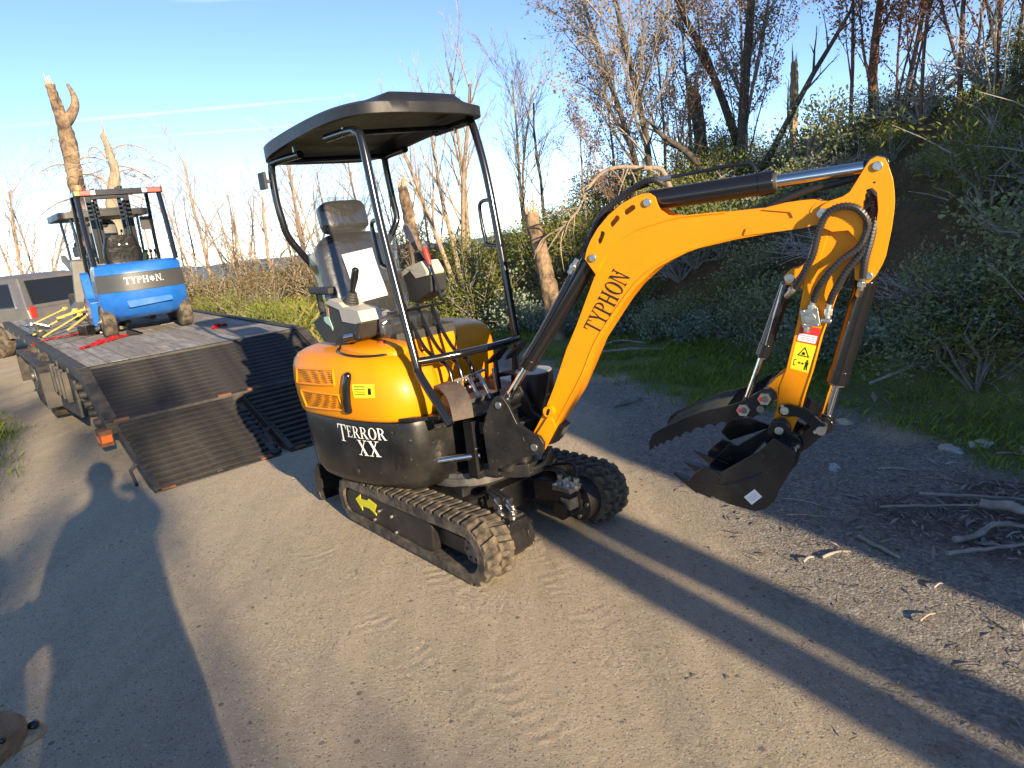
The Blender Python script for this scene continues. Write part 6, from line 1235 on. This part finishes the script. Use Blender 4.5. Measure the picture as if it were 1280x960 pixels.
def place(k, x, y, sc, z=None, rz=None, tilt=0, label=None):
    ps, lab, grp, cnt = PRO[k]; i = cnt[0]; cnt[0] += 1; src = ps[i % len(ps)]
    o = src if i < len(ps) else copy_tree(src)
    o.location = (x, y, (hz(x, y)-.04) if z is None else z); o.rotation_euler = (tilt*RN.normal(), tilt*RN.normal(), RN.uniform(0, 2*PI) if rz is None else rz); o.scale = (sc*RN.uniform(.85, 1.2), sc*RN.uniform(.85, 1.2), sc*RN.uniform(.85, 1.15))
    if label: tag(o, label, 'shrub')
    elif k in ('sage', 'brush', 'olive', 'twig') and z is None and on_slope:
        d = float(bank_d(np.array([x]), np.array([y]))[0]); az = math.degrees(math.atan2(x, y))
        wh = next(w for a_, w in ((6, 'behind the broken trunk'), (13, 'left of the boom elbow'), (19, 'behind the boom'), (25, 'above the arm cylinder'), (31, 'behind the arm'), (38, 'right of the bucket'), (46, 'by the right frame edge'), (999, 'past the right frame edge')) if az < a_)
        hh_ = 'at the bank foot' if d < 1. else ('low on the slope' if d < 2.2 else ('halfway up' if d < 4 else 'near the crest'))
        nm = dict(sage='grey-green broad-leaved shrub', brush='dark fine-leaved brush bush', olive='olive green bush', twig='bare silver twig tangle')[k]; sz = 'small' if sc < .9 else ('big' if sc > 1.18 else 'middling')
        tag(o, '%s %s %s, %s' % (sz, nm, hh_, wh), 'bush' if 'bush' in lab else 'shrub', grp)
    else: tag(o, lab, 'bush' if 'bush' in lab else 'shrub', grp)
    return o
on_slope = True
def poisson(n, gen, mind):
    out = []
    for _ in range(n*25):
        p = gen()
        if all((p[0]-q[0])**2+(p[1]-q[1])**2 > (mind*(.7+.05*max(0, q[1]-3)))**2 for q in out): out.append(p)
        if len(out) >= n: break
    return out
def gen_slope():
    y = RN.uniform(1.6, 15); return (float(np.interp(y, BKY, BKX))+RN.uniform(.15, 8.5 if y < 9 else 6), y)
slope = poisson(185, gen_slope, .56)
for _ in range(38): y = RN.uniform(2.5, 10.5); slope.append((float(np.interp(y, BKY, BKX))+RN.uniform(.3, 2.0), y))
slope = [p for p in slope if float(earth_cut(np.array([p[0]]), np.array([p[1]]))[0]) < .5]
for i, (x, y) in enumerate(slope):
    d = float(bank_d(np.array([x]), np.array([y]))[0]); u = RN.uniform(); t = float(fbm(np.array([x]), np.array([y]), .5, 61)[0])
    k = 'sage' if (t > .5 and u < .62) else ('brush' if u < .52 else ('olive' if u < .80 else 'twig'))
    place(k, x, y, RN.uniform(.55, 1.45)*(.7 if d < .6 else 1.), tilt=.16)
for (x, y, sc) in ((1.55, 9.3, .8), (1.05, 9.9, .9), (.5, 10.2, .9), (.1, 10.6, 1.), (1.9, 8.7, .75), (2.25, 8.1, .7), (2.7, 7.2, .8), (3.05, 6.3, .9), (3.35, 5.6, .9), (3.25, 5.9, .55), (3.75, 4.9, .8), (3.9, 4.4, .7), (3.6, 5.2, .6), (2.5, 7.8, .8), (.75, 9.7, .6), (-.35, 11.4, .9)): place('bluebush', x, y, sc, tilt=.15)
for _ in range(70):
    r = RN.uniform(10.5, 19); a = R(RN.uniform(-44, -3)); x, y = math.sin(a)*r, math.cos(a)*r; w = x*.725+y*.688
    if w > 5.0 or (w < .3 and r > 12): place('fieldbush', x, y, RN.uniform(.6, 1.2), tilt=.1)
for _ in range(40):
    r = RN.uniform(16, 22); a = R(RN.uniform(-44, -6)); x, y = math.sin(a)*r, math.cos(a)*r; w = x*.725+y*.688
    if w > 5 or w < .3: place('dry', x, y, RN.uniform(1.2, 1.9), tilt=.1)
place('twig', 3.75, 5.25, .75, rz=1., label='bare silver twigs spilling over the bank foot behind the bucket'); place('twig', 4.3, 5.4, 1.0, rz=2.2, label='large tangle of bare silver twigs on the bank at the right edge'); place('twig', 4.9, 5.9, 1.25, rz=.2, label='highest tangle of bare silver twigs on the bank at the right edge')
# the two tall shrubs that stand against the sky
def big_bush(name, label, x, y, rx, h, m, seed, nl=5200):
    rn = random.Random(seed); rg = np.random.default_rng(seed); mb = MB(); tips = []
    for i in range(34):
        a = rn.uniform(0, 2*PI); q = rn.random()**.6; e = V((math.cos(a)*rx*q, math.sin(a)*rx*q, h*(1.0-.62*q*q)*rn.uniform(.75, 1.04))); c = [V((0, 0, 0)), e*.4+V((rn.gauss(0, .05), rn.gauss(0, .05), .08)), e*.75, e]; mb.tube(c, [.03, .018, .009, .004], 4, False); tips += [c[1]*1.05, c[2], c[2].lerp(e, .5), e]
        for k in range(5): b = V((0, 0, 0)).lerp(e, rn.uniform(.35, .95)); f = b+V((rn.gauss(0, .14), rn.gauss(0, .14), rn.gauss(.05, .1))); mb.tube([b, f], [.007, .003], 3, False); tips.append(f)
    o = mb.build(name, BK['grey'], None, None, 60, fix=False); o.location = (x, y, hz(x, y)-.05)
    T = np.array([tuple(t) for t in tips]); idx = rg.integers(0, len(T), nl); off = rg.normal(size=(nl, 3))*.085; Cc = T[idx]+off; Dd = off/np.linalg.norm(off, axis=1, keepdims=True)+np.array([0, 0, .35]); Dd /= np.linalg.norm(Dd, axis=1, keepdims=True); L = rg.uniform(.04, .075, nl)
    mobj('foliage', leaf_mesh('foliage', Cc, Dd, rg.normal(size=(nl, 3)), L, L*.38, m, .05), o); return tag(o, label, 'bush')
big_bush('evergreen_bush', 'rounded yellow-green evergreen bush seen through the excavator canopy frame', -.48, 11.2, .62, 1.75, leafmat('yellowish_leaf', (.09, .115, .022), (.25, .25, .06)), 5); big_bush('evergreen_bush', 'low bushy shrub left of the rounded evergreen', -1.05, 11.6, .42, .85, LM['olive'], 6, 2600)  # yellowish green is the rounded bush's own leaf colour
big_bush('evergreen_bush', 'dark evergreen bush at the foot of the bare tree right of the canopy', .68, 12.3, .5, 1.35, LM['dark'], 7); big_bush('evergreen_bush', 'olive evergreen bush between the stump and the slope scrub', 1.3, 11.6, .55, 1.0, LM['olive'], 8, 3500)
big_bush('evergreen_bush', 'dark grey-green low bush in the field behind the trailer', -4.0, 11.4, .42, .55, LM['dark'], 9, 1800)

# ---- trees
def tree_proto(name, seed, h, r0, bark, twig=None, spread=.35, nbr=9, lv=3, droop=0., leaves=None, nleaf=0, ll=.05, forks=1, crook=.06, bstart=.3, blen=.42, lean=(0, 0), twl=1.):
    rn = random.Random(seed); rg = np.random.default_rng(seed); T = MB(); Wg = MB(); tips = []
    def branch(p, d, L, r, level):
        nseg = 6 if level == 0 else (4 if level < 3 else 3); pts = [p.copy()]; rad = [r]; d = d.normalized()
        for i in range(nseg):
            d = (d+V((rn.gauss(0, crook), rn.gauss(0, crook), rn.gauss(0, crook*.6)))*(1+level*.6)+V((0, 0, -droop*(level > 0)*(.25+i*.22)))).normalized(); pts.append(pts[-1]+d*L/nseg); rad.append(r*(1-.82*(i+1)/nseg) if level else r*(1-.6*(i+1)/nseg))
        rad = [max(x, .0022) for x in rad]
        (T if level == 0 else Wg).tube(pts, rad, 9 if level == 0 else (5 if level == 1 else 3), False)
        if level >= 2 or lv == 1: tips.extend(pts[1:])
        if level < lv:
            k = nbr if level == 0 else max(2, int(nbr*(.62 if level == 1 else .5)))
            for j in range(k):
                t = bstart+(1-bstart)*(j+rn.random())/k if level == 0 else .2+.8*(j+rn.random())/k; t = min(t, .98); s = t*nseg; i = int(s); b = pts[i].lerp(pts[min(i+1, nseg)], s-i); ax = (pts[min(i+1, nseg)]-pts[i]).normalized()
                az = rn.uniform(0, 2*PI); o = ax.orthogonal().normalized(); o.rotate(MX.Rotation(az, 3, ax)); nd = (ax*(1-spread)+o*(spread+rn.uniform(0, .35))+V((0, 0, .18 if droop == 0 else .25))).normalized()
                branch(b, nd, L*blen*rn.uniform(.6, 1.15)*(1-.35*t if level == 0 else .9)*(twl if level > 0 else 1), max(rad[i]*rn.uniform(.35, .55), .003), level+1)
    for f in range(forks):
        a = 2*PI*f/forks+rn.uniform(-.4, .4); sp = 0 if forks == 1 else rn.uniform(.12, .32)
        branch(V((math.cos(a)*.05*(forks > 1), math.sin(a)*.05*(forks > 1), 0)), V((math.cos(a)*sp+lean[0], math.sin(a)*sp+lean[1], 1)), h*rn.uniform(.82, 1.0), r0*(1 if forks == 1 else .7), 0)
    o = T.build(name, BK[bark], None, None, 60, fix=False); Wg.build('branches', BK[twig or bark], o, None, 60, fix=False)
    if leaves and nleaf:
        P_ = np.array([tuple(t) for t in tips]); idx = rg.integers(0, len(P_), nleaf); cl = rg.random(len(P_)) < .7; idx = idx[cl[idx]]; k = len(idx); C = P_[idx]+rg.normal(size=(k, 3))*.05; D = rg.normal(size=(k, 3)); D /= np.linalg.norm(D, axis=1, keepdims=True); L = rg.uniform(.7, 1.3, k)*ll
        mobj('crown', leaf_mesh('crown', C, D, rg.normal(size=(k, 3)), L, L*.5, LM[leaves], .05), o)
    return o
def put(o, x, y, label, group=None, sc=1., rz=0, z=None, copy=False):
    if copy: o = copy_tree(o)
    o.location = (x, y, (hz(x, y)-.06) if z is None else z); o.rotation_euler = (0, 0, rz); o.scale = (sc, sc, sc); return tag(o, label, 'tree', group)
# row of pale fire-killed trees beyond the field
pp = [tree_proto('dead_tree', 40+i, 4.2, .06+.02*(i == 1), 'pale', 'pale', .30, 11, 3, droop=.15, crook=.07, bstart=.2, blen=.52, forks=(1, 1, 2, 3)[i]) for i in range(4)]
used = set()
for i, (x, y, sc, k) in enumerate(sorted(((-11.3, 16.6, 1.0, 2), (-8.4, 20.3, 1.05, 0), (-9.7, 21.8, .95, 3), (-7.6, 21.2, .85, 2), (-6.9, 18.8, .80, 3), (-5.9, 18.1, .80, 1), (-5.6, 20.3, 1.0, 0), (-4.8, 21.4, .95, 2), (-4.3, 17.4, .85, 3), (-3.6, 19.5, .9, 0), (-6.3, 22.5, .9, 2), (-3.0, 21.5, .8, 3), (-7.3, 19.4, .7, 1), (-2.4, 18.5, .6, 2), (-8.9, 18.2, .7, 0), (-5.1, 17.2, .6, 1), (-12.6, 18.6, 1.0, 3), (-2.0, 20.5, .7, 0), (-9.0, 23.5, 1.0, 2), (-6.7, 24, 1.0, 0)), key=lambda p: math.atan2(p[0], p[1]))):
    put(pp[k], x, y, ('leftmost second third fourth fifth sixth seventh eighth ninth tenth eleventh twelfth thirteenth fourteenth fifteenth sixteenth seventeenth eighteenth nineteenth twentieth'.split()[i])+('' if i == 0 else '-from-left')+' pale fire-killed tree with drooping bare twigs in the row beyond the field', 'pale dead trees beyond the field', sc, RN.uniform(0, 6), copy=k in used); used.add(k)
# trees standing singly
put(tree_proto('bare_tree', 61, 4.6, .085, 'pale', 'pale', .22, 11, 3, crook=.045, bstart=.3, blen=.42, forks=4, lean=(-.09, 0)), -.75, 14.0, 'tall bare tree with several pale stems fanning out behind the canopy roof', sc=1.02, rz=.3)
put(tree_proto('bare_tree', 62, 3.5, .05, 'pale', 'pale', .28, 13, 3, crook=.06, bstart=.25, blen=.45, forks=2), .62, 14.2, 'slender bare tree of fine upright twigs right of the canopy', rz=1.)
put(tree_proto('bare_tree', 63, 3.6, .045, 'dark', 'grey', .3, 9, 3, crook=.08, blen=.4, lean=(-.25, 0)), 1.05, 13.3, 'thin leaning bare tree just right of the slender one', sc=.9, rz=0)
put(tree_proto('dark_tree', 64, 4.6, .095, 'dark', 'grey', .34, 16, 3, leaves='mixed', nleaf=7500, ll=.055, crook=.05, bstart=.22, blen=.50, forks=2), 2.62, 11.75, 'tall dark-trunked tree with sparse turning leaves above the boom elbow', sc=1.0, rz=2.)
# leaning dark trunk that curls to the left
cv = MB(); cp = catmull([(0, 0, 0), (-.02, 0, .35), (-.10, 0, .70), (-.32, .05, .98), (-.62, .05, 1.2), (-.82, .0, 1.42)], 5); cv.tube(cp, [.085-.0024*i for i in range(len(cp))], 9); cvo = cv.build('dark_tree', BK['dark'], None, None, 60); cb_ = MB()
for i in range(16):
    rn = random.Random(70+i); b = cp[8+i]; e = b+V((rn.gauss(-.15, .3), rn.gauss(0, .3), rn.uniform(.3, .8))); cb_.tube([b, b.lerp(e, .5)+V((rn.gauss(0, .05), 0, .03)), e], [.018, .01, .003], 4, False)
    for k in range(4): f = e.lerp(b, rn.uniform(0, .6)); g_ = f+V((rn.gauss(0, .2), rn.gauss(0, .2), rn.uniform(.05, .35))); cb_.tube([f, g_], [.006, .002], 3, False)
cb_.build('branches', BK['dark'], cvo, None, 60, fix=False); put(cvo, 3.35, 11.0, 'dark tree whose trunk curls over to the left on the slope top')
th = [tree_proto('thicket_tree', 80+i, 3.0, (.020, .026, .032, .02, .026)[i], ('brown', 'red', 'brown', 'grey', 'red')[i], ('brown', 'red', 'brown', 'grey', 'red')[i], .28, 9, 3, leaves=('pink', 'pink', 'mixed', 'brown', 'pink')[i], nleaf=(2100, 2600, 2100, 900, 2900)[i], ll=.05, crook=.06, bstart=.25, blen=.44, forks=(2, 2, 1, 3, 1)[i]) for i in range(5)]
spots = [(3.95, 11.4, 1.1, 2), (4.25, 11.8, 1.0, 0), (5.0, 9.8, 1.1, 4), (5.4, 9.3, 1.15, 1), (5.75, 9.9, 1.2, 2), (5.3, 8.7, 1.0, 4), (5.9, 8.7, 1.2, 1), (5.7, 8.0, 1.05, 4), (6.3, 8.1, 1.2, 0), (6.0, 7.5, 1.1, 1), (6.6, 7.3, 1.2, 4), (6.2, 9.3, 1.3, 1), (6.9, 8.5, 1.3, 4), (5.5, 7.7, .75, 3), (6.1, 6.9, .8, 3), (6.5, 6.6, .9, 1), (3.1, 11.9, 1.0, 0), (3.5, 12.4, 1.05, 2), (2.3, 13.2, 1., 2), (3.3, 13.4, 1., 2), (2.05, 11.5, .75, 0), (2.8, 11.4, .8, 2), (1.65, 12.5, .85, 2), (4.4, 12.6, 1.2, 2), (5.6, 8.45, 1.1, 4), (6.3, 7.75, 1.15, 1), (6.8, 7.9, 1.1, 4), (6.0, 8.25, 1.0, 1), (7.2, 8.2, 1.2, 4), (7.4, 9.2, 1.2, 4), (5.2, 9.25, 1.0, 1), (7.8, 8.7, 1.2, 4), (7.0, 7.3, 1.0, 1), (7.5, 7.7, 1.1, 4), (6.2, 7.2, .9, 4)]
used = set()
ORD = 'leftmost second third fourth fifth sixth seventh eighth ninth tenth eleventh twelfth thirteenth fourteenth fifteenth sixteenth seventeenth eighteenth nineteenth twentieth'.split()+['twenty-'+q for q in 'first second third fourth fifth sixth seventh eighth ninth'.split()]+['thirtieth']+['thirty-'+q for q in 'first second third fourth'.split()]
def ordn(i): return ORD[i]+('' if i == 0 else '-from-left')
spots.sort(key=lambda p: math.atan2(p[0], p[1])); cnt_ = {}
for x, y, sc, k in spots:
    fam = {3: 'g', 1: 'r', 4: 'r'}.get(k, 'd'); cnt_[fam] = cnt_.get(fam, -1)+1
    put(th[k], x, y, ordn(cnt_[fam])+' '+('grey stemmed dry tree with brown leaves on the slope top' if k == 3 else ('red-barked thin tree with dry pink leaves in the slope-top thicket' if k in (1, 4) else 'thin dark-stemmed tree with sparse dry leaves in the slope-top thicket')), ('dry grey trees on the slope top' if k == 3 else ('red-barked trees in the thicket' if k in (1, 4) else 'dark-stemmed trees in the thicket')), sc*RN.uniform(.9, 1.1), RN.uniform(0, 6), copy=k in used); used.add(k)
put(tree_proto('dark_tree', 91, 4.2, .085, 'dark', 'grey', .3, 9, 3, leaves='mixed', nleaf=1200, crook=.05, blen=.36, lean=(.10, 0)), 3.95, 11.25, 'thick dark trunk leaning right beside the black stump on the slope', sc=1.1)
put(tree_proto('dark_tree', 92, 4.0, .07, 'dark', 'dark', .3, 8, 3, leaves='pink', nleaf=900, crook=.06, blen=.36, lean=(-.12, 0)), 4.15, 11.5, 'dark trunk leaning left across its neighbour on the slope top', sc=1.1)
put(tree_proto('dark_tree', 93, 2.9, .06, 'dark', 'dark', .3, 8, 2, crook=.05, blen=.3, lean=(.55, -.2)), 4.1, 11.0, 'slanting dead trunk reaching far right over the slope')
put(tree_proto('dark_tree', 94, 3.2, .075, 'red', 'red', .3, 8, 3, leaves='pink', nleaf=900, crook=.05, blen=.36), 5.25, 9.65, 'reddish trunk at the near end of the slope-top thicket')
# snags and stumps
def snag(name, label, x, y, pts, rads, m, cap='tan', seed=1, side=None, z=None):
    rn = random.Random(seed); P = catmull(pts, 16); n = len(P); rr_ = [np.interp(i/(n-1), np.linspace(0, 1, len(rads)), rads)*rn.uniform(.93, 1.07) for i in range(n)]
    mb = MB(); mb.tube(P, rr_, 24); o = mb.build(name, BK[m], None, None, 50)
    for v in o.data.vertices: v.co += V((noise.noise(v.co*4), noise.noise(v.co*4+V((5, 0, 0))), 0))*.016+V((noise.noise(v.co*19), noise.noise(v.co*19+V((5, 0, 0))), 0))*.010+V((noise.noise(V((v.co.x*34, v.co.y*34, v.co.z*2.5))), noise.noise(V((v.co.x*34+9, v.co.y*34, v.co.z*2.5))), 0))*.022
    cp_ = MB(); t = P[-1]
    for k in range(11):
        a = 2*PI*k/11; q = rr_[-1]*.70; b = t+V((math.cos(a)*q, math.sin(a)*q, -.06)); cp_.tube([b, b+V((rn.gauss(0, .01), rn.gauss(0, .01), .06+rn.random()**2*.30))], [rr_[-1]*.30, rr_[-1]*.05], 4)
    cp_.build('broken_top', BK[cap], o, None, 30)
    o.location = (x, y, (hz(x, y)-.1) if z is None else z); tag(o, label, 'tree'); return o
sA = snag('snag', 'tall broken snag with a forked top behind the forklift', -7.97, 13.9, [(.05, 0, 0), (.0, 0, 1.6), (-.02, 0, 2.9), (.03, .0, 4.0), (.0, 0, 4.55), (-.06, 0, 5.05)], [.20, .155, .14, .14, .105, .075], 'snag')
pr = catmull([(.03, 0, 4.35), (.15, .08, 4.5), (.25, .14, 4.7), (.25, .14, 4.9), (.20, .12, 5.06)], 4); MB().tube(pr, [.12-.0062*i for i in range(len(pr))], 8).build('prong', BK['snag'], sA, None, 60)
tw = MB()
for i, (h_, dx, dz) in enumerate(((3.85, -.35, .25), (3.6, -.6, -.1), (3.4, .5, -.15), (3.65, .7, -.05), (3.0, -.9, -.25), (2.9, .55, -.3))):
    e = V((dx, .1*(-1)**i, h_+dz)); b = V((0, 0, h_)); tw.tube(catmull([b, b.lerp(e, .5)+V((0, 0, .08)), e, e+V((dx*.25, 0, -.25))], 4), [.022-.0017*k for k in range(13)], 5, False)
    for k in range(9): rn = random.Random(i*31+k); f = b.lerp(e, rn.uniform(.4, 1)); tw.tube(catmull([f, f+V((rn.gauss(0, .15), rn.gauss(0, .1), rn.uniform(-.25, .1))), f+V((rn.gauss(0, .25), rn.gauss(0, .1), rn.uniform(-.6, -.1)))], 3), .0045, 3, False)
tw.build('branches', BK['pale'], sA, None, 60, fix=False)
sB = snag('snag', 'thinner pale crooked snag right of the forked one', -7.05, 13.35, [(0, 0, 0), (.0, 0, 1.5), (-.05, 0, 2.75), (.06, 0, 3.1), (.15, 0, 3.4), (.13, .0, 3.65), (.08, 0, 4.02)], [.15, .12, .10, .095, .08, .06, .045], 'pale', 'pale', 2)
tw = MB()
for i, (h_, dx, dz) in enumerate(((3.7, .75, .0), (3.5, 1.0, -.5), (3.0, .9, -.5), (3.0, -.45, .55), (2.8, .6, -.35), (2.9, -.2, .35), (3.6, -.3, .2), (3.3, .8, -.1))):
    e = V((dx, .1*(-1)**i, h_+dz)); b = V((.05, 0, h_)); tw.tube(catmull([b, b.lerp(e, .5)+V((0, 0, .12)), e, e+V((dx*.2, 0, -.28))], 4), [.02-.0015*k for k in range(13)], 5, False)
    for k in range(12): rn = random.Random(i*57+k); f = b.lerp(e, rn.uniform(.3, 1)); tw.tube(catmull([f, f+V((rn.gauss(0, .15), rn.gauss(0, .1), rn.uniform(-.2, .15))), f+V((rn.gauss(0, .25), rn.gauss(0, .1), rn.uniform(-.5, .05)))], 3), .0045, 3, False)
tw.build('branches', BK['pale'], sB, None, 60, fix=False)
snag('stump', 'broken trunk stump seen between the canopy posts', -1.66, 13.9, [(.05, 0, 0), (.02, 0, 1.2), (-.05, 0, 2.3), (-.08, 0, 2.55)], [.15, .13, .11, .09], 'snag', 'tan', 3)
sD = snag('stump', 'half burnt broken trunk standing between the canopy and the boom', .66, 9.5, [(.03, 0, 0), (.0, 0, .6), (-.06, 0, 1.1), (-.16, 0, 1.78)], [.13, .12, .11, .09], 'snag', 'tan', 4, z=-.02)
snag('stump', 'black charred trunk stump high on the slope', 3.55, 11.95, [(.05, 0, 0), (.02, 0, .9), (-.08, 0, 1.75)], [.12, .105, .09], 'dark', 'dark', 5); snag('stump', 'short dark stump at the slope edge left of the dark tree', 2.2, 10.8, [(0, 0, 0), (0, 0, .55), (-.02, 0, .95)], [.10, .085, .08], 'dark', 'dark', 6)
snag('snag', 'thin pale snag poking above the slope-top scrub', 5.14, 11.95, [(0, 0, 0), (0, 0, 1.), (.02, 0, 1.75)], [.075, .065, .05], 'pale', 'pale', 7)
# big dead branch that arches over the scrub, its side twigs
br = MB(); bp = catmull([(2.25, 8.75, 1.75), (2.12, 8.74, 2.10), (1.92, 8.78, 2.15), (1.60, 8.85, 2.20), (1.38, 8.9, 2.14), (1.19, 8.92, 1.95), (1.06, 8.94, 1.72), (.86, 8.9, 1.55)], 5); br.tube(bp, [.038-.0008*i for i in range(len(bp))], 8)
bro = br.build('dead_branch', BK['pale'], None, None, 60); tag(bro, 'big pale dead branch arching over the scrub left of the boom', 'branch'); sd = MB()
for i in range(26):
    rn = random.Random(500+i); b = bp[rn.randint(10, len(bp)-1)]; e = b+V((rn.gauss(-.12, .2), rn.gauss(-.1, .2), rn.gauss(-.15, .22))); sd.tube(catmull([b, b.lerp(e, .5)+V((rn.gauss(0, .05), rn.gauss(0, .05), .04)), e], 3), [.012, .011, .009, .008, .006, .004, .003], 4, False)
sd.build('twigs', BK['pale'], bro, None, 60, fix=False)
# fallen sticks, chunks and stones that can be told apart
def stick(label, pts, r, m='grey', name='fallen_branch', cat='branch', group=None):
    r *= .82; P = catmull([(x, y, hz(x, y)+z) for x, y, z in pts], 9); n = len(P); o = MB().tube(P, [r*(1-.4*i/n)*random.uniform(.88, 1.12) for i in range(n)], 9).build(name, BK[m], None, None, 50)
    for v in o.data.vertices: v.co += V((noise.noise(v.co*14), noise.noise(v.co*14+V((3, 0, 0))), noise.noise(v.co*14+V((0, 7, 0)))))*r*.6
    return tag(o, label, cat, group)
stick('thick weathered grey log at the right edge of the litter', [(2.33, 3.20, .05), (2.42, 3.10, .05), (2.55, 2.98, .04)], .034, name='log', cat='log'); stick('pale forked branch lying under the thick log', [(2.0, 2.90, .02), (2.12, 2.92, .03), (2.24, 2.96, .05), (2.42, 2.93, .03)], .022); stick('long pale stick nearest the camera in the litter', [(1.90, 2.80, .02), (2.1, 2.80, .025), (2.4, 2.79, .03)], .013)
stick('thin straight stick behind the thick log', [(1.88, 3.33, .02), (2.1, 3.27, .03), (2.35, 3.2, .03)], .010); stick('grey stick crossing the litter at the right edge', [(2.15, 3.42, .03), (2.4, 3.28, .04), (2.7, 3.15, .03)], .012); stick('short dark stick lying on the gravel near the litter', [(1.63, 3.05, .012), (1.66, 2.93, .016), (1.70, 2.82, .012)], .016)
stick('small pale stick flat on the gravel in front of the litter', [(1.37, 2.90, .008), (1.45, 2.93, .01), (1.52, 2.93, .008)], .010); stick('flat bark chunk on the gravel beyond the far track', [(.88, 5.80, .02), (1.0, 5.83, .03), (1.15, 5.93, .02)], .028, 'grey', 'bark_chunk', 'bark'); stick('fallen grey branch on the grass edge behind the boom', [(.70, 8.10, .03), (1.1, 8.05, .05), (1.5, 8.0, .05), (1.85, 7.92, .03)], .028)
stick('bent grey branch on the grass right of the boom', [(1.1, 8.35, .03), (1.35, 8.3, .12), (1.7, 8.25, .06)], .016); stick('silver branch lying along the bank foot behind the stick cylinder', [(3.0, 5.5, .06), (3.3, 5.3, .12), (3.6, 5.0, .10), (3.8, 4.9, .2)], .016, 'silver')
rnd = random.Random(77)
for i in range(34):
    x, y = rnd.uniform(1.2, 3.0), rnd.uniform(2.3, 3.9); a = rnd.uniform(-.7, .5); l = rnd.uniform(.05, .22)
    stick('small grey twig in the bark litter by the right edge', [(x, y, .012), (x+math.cos(a)*l/2, y+math.sin(a)*l/2, .02), (x+math.cos(a)*l, y+math.sin(a)*l, .01)], rnd.uniform(.004, .009), rnd.choice(('grey', 'pale', 'silver')), 'twig', 'twig', 'twigs in the bark litter')
def rock(label, x, y, sx, sy, sz, m, seed):
    bm = bmesh.new(); bmesh.ops.create_icosphere(bm, subdivisions=3, radius=1)
    for v in bm.verts: n_ = 1+.35*noise.noise(v.co*1.6+V((seed, 0, 0)))+.12*noise.noise(v.co*5+V((seed, 3, 0))); v.co = V((v.co.x*sx*n_, v.co.y*sy*n_, v.co.z*sz*n_))
    me = bpy.data.meshes.new('rock'); bm.to_mesh(me); bm.free(); me.materials.append(m); o = link('rock', me, None, None, 40); o.location = (x, y, hz(x, y)+sz*.3); o.rotation_euler = (0, 0, seed); return tag(o, label, 'rock')
rk = mat('pale_rock', (.42, .40, .37), .85, var=.2, vs=12, bump=.4, bs=30); rk2 = mat('blue_grey_rock', (.36, .40, .46), .7, var=.25, vs=14, bump=.4, bs=30); rk3 = mat('sandstone', (.44, .36, .26), .9, var=.25, vs=9, bump=.4, bs=30)
rock('blue-grey stone on the gravel right of the bucket', 1.93, 3.92, .036, .03, .035, rk2, 1.); rock('flat pale rock in the sandy patch', 2.72, 4.03, .075, .05, .03, rk, 2.); rock('second flat pale rock beside the sandy patch', 2.93, 4.06, .085, .05, .03, rk, 3.4); rock('low buried sandstone at the right edge', 3.12, 3.85, .12, .07, .03, rk3, 4.4); rock('small buried sandstone by the grass', 2.4, 4.75, .06, .04, .03, rk3, 5.5)
# tall growth behind the photographer on the sunny side: it throws the broken shade on the road
put(tree_proto('bare_tree', 201, 7.5, .16, 'dark', 'dark', .4, 15, 3, leaves='olive', nleaf=2300, ll=.2, bstart=.45, blen=.42), 13.5, -22.5, 'tall sparse tree well behind the photographer', sc=1.35); put(tree_proto('bare_tree', 202, 7., .16, 'dark', 'dark', .4, 15, 3, leaves='olive', nleaf=2000, ll=.2, bstart=.5, blen=.4), 10.8, -24.5, 'second tall sparse tree well behind the photographer', sc=1.35)
snag('stump', 'stout unseen trunk added behind the photographer to shade a strip of road', 5.25, -5.01, [(0, 0, 0), (0, 0, 1.8), (.02, 0, 3.5)], [.12, .115, .11], 'dark', 'tan', 15, z=0)  # added out of view, width and height set for its shadow band
snag('stump', 'thicker unseen trunk added beside the stout one to shade a second strip of road', 5.49, -4.87, [(0, 0, 0), (0, 0, 1.7), (.02, 0, 3.3)], [.14, .135, .13], 'dark', 'tan', 16, z=0)  # also added, spaced to leave a thin lit gap between the shadows
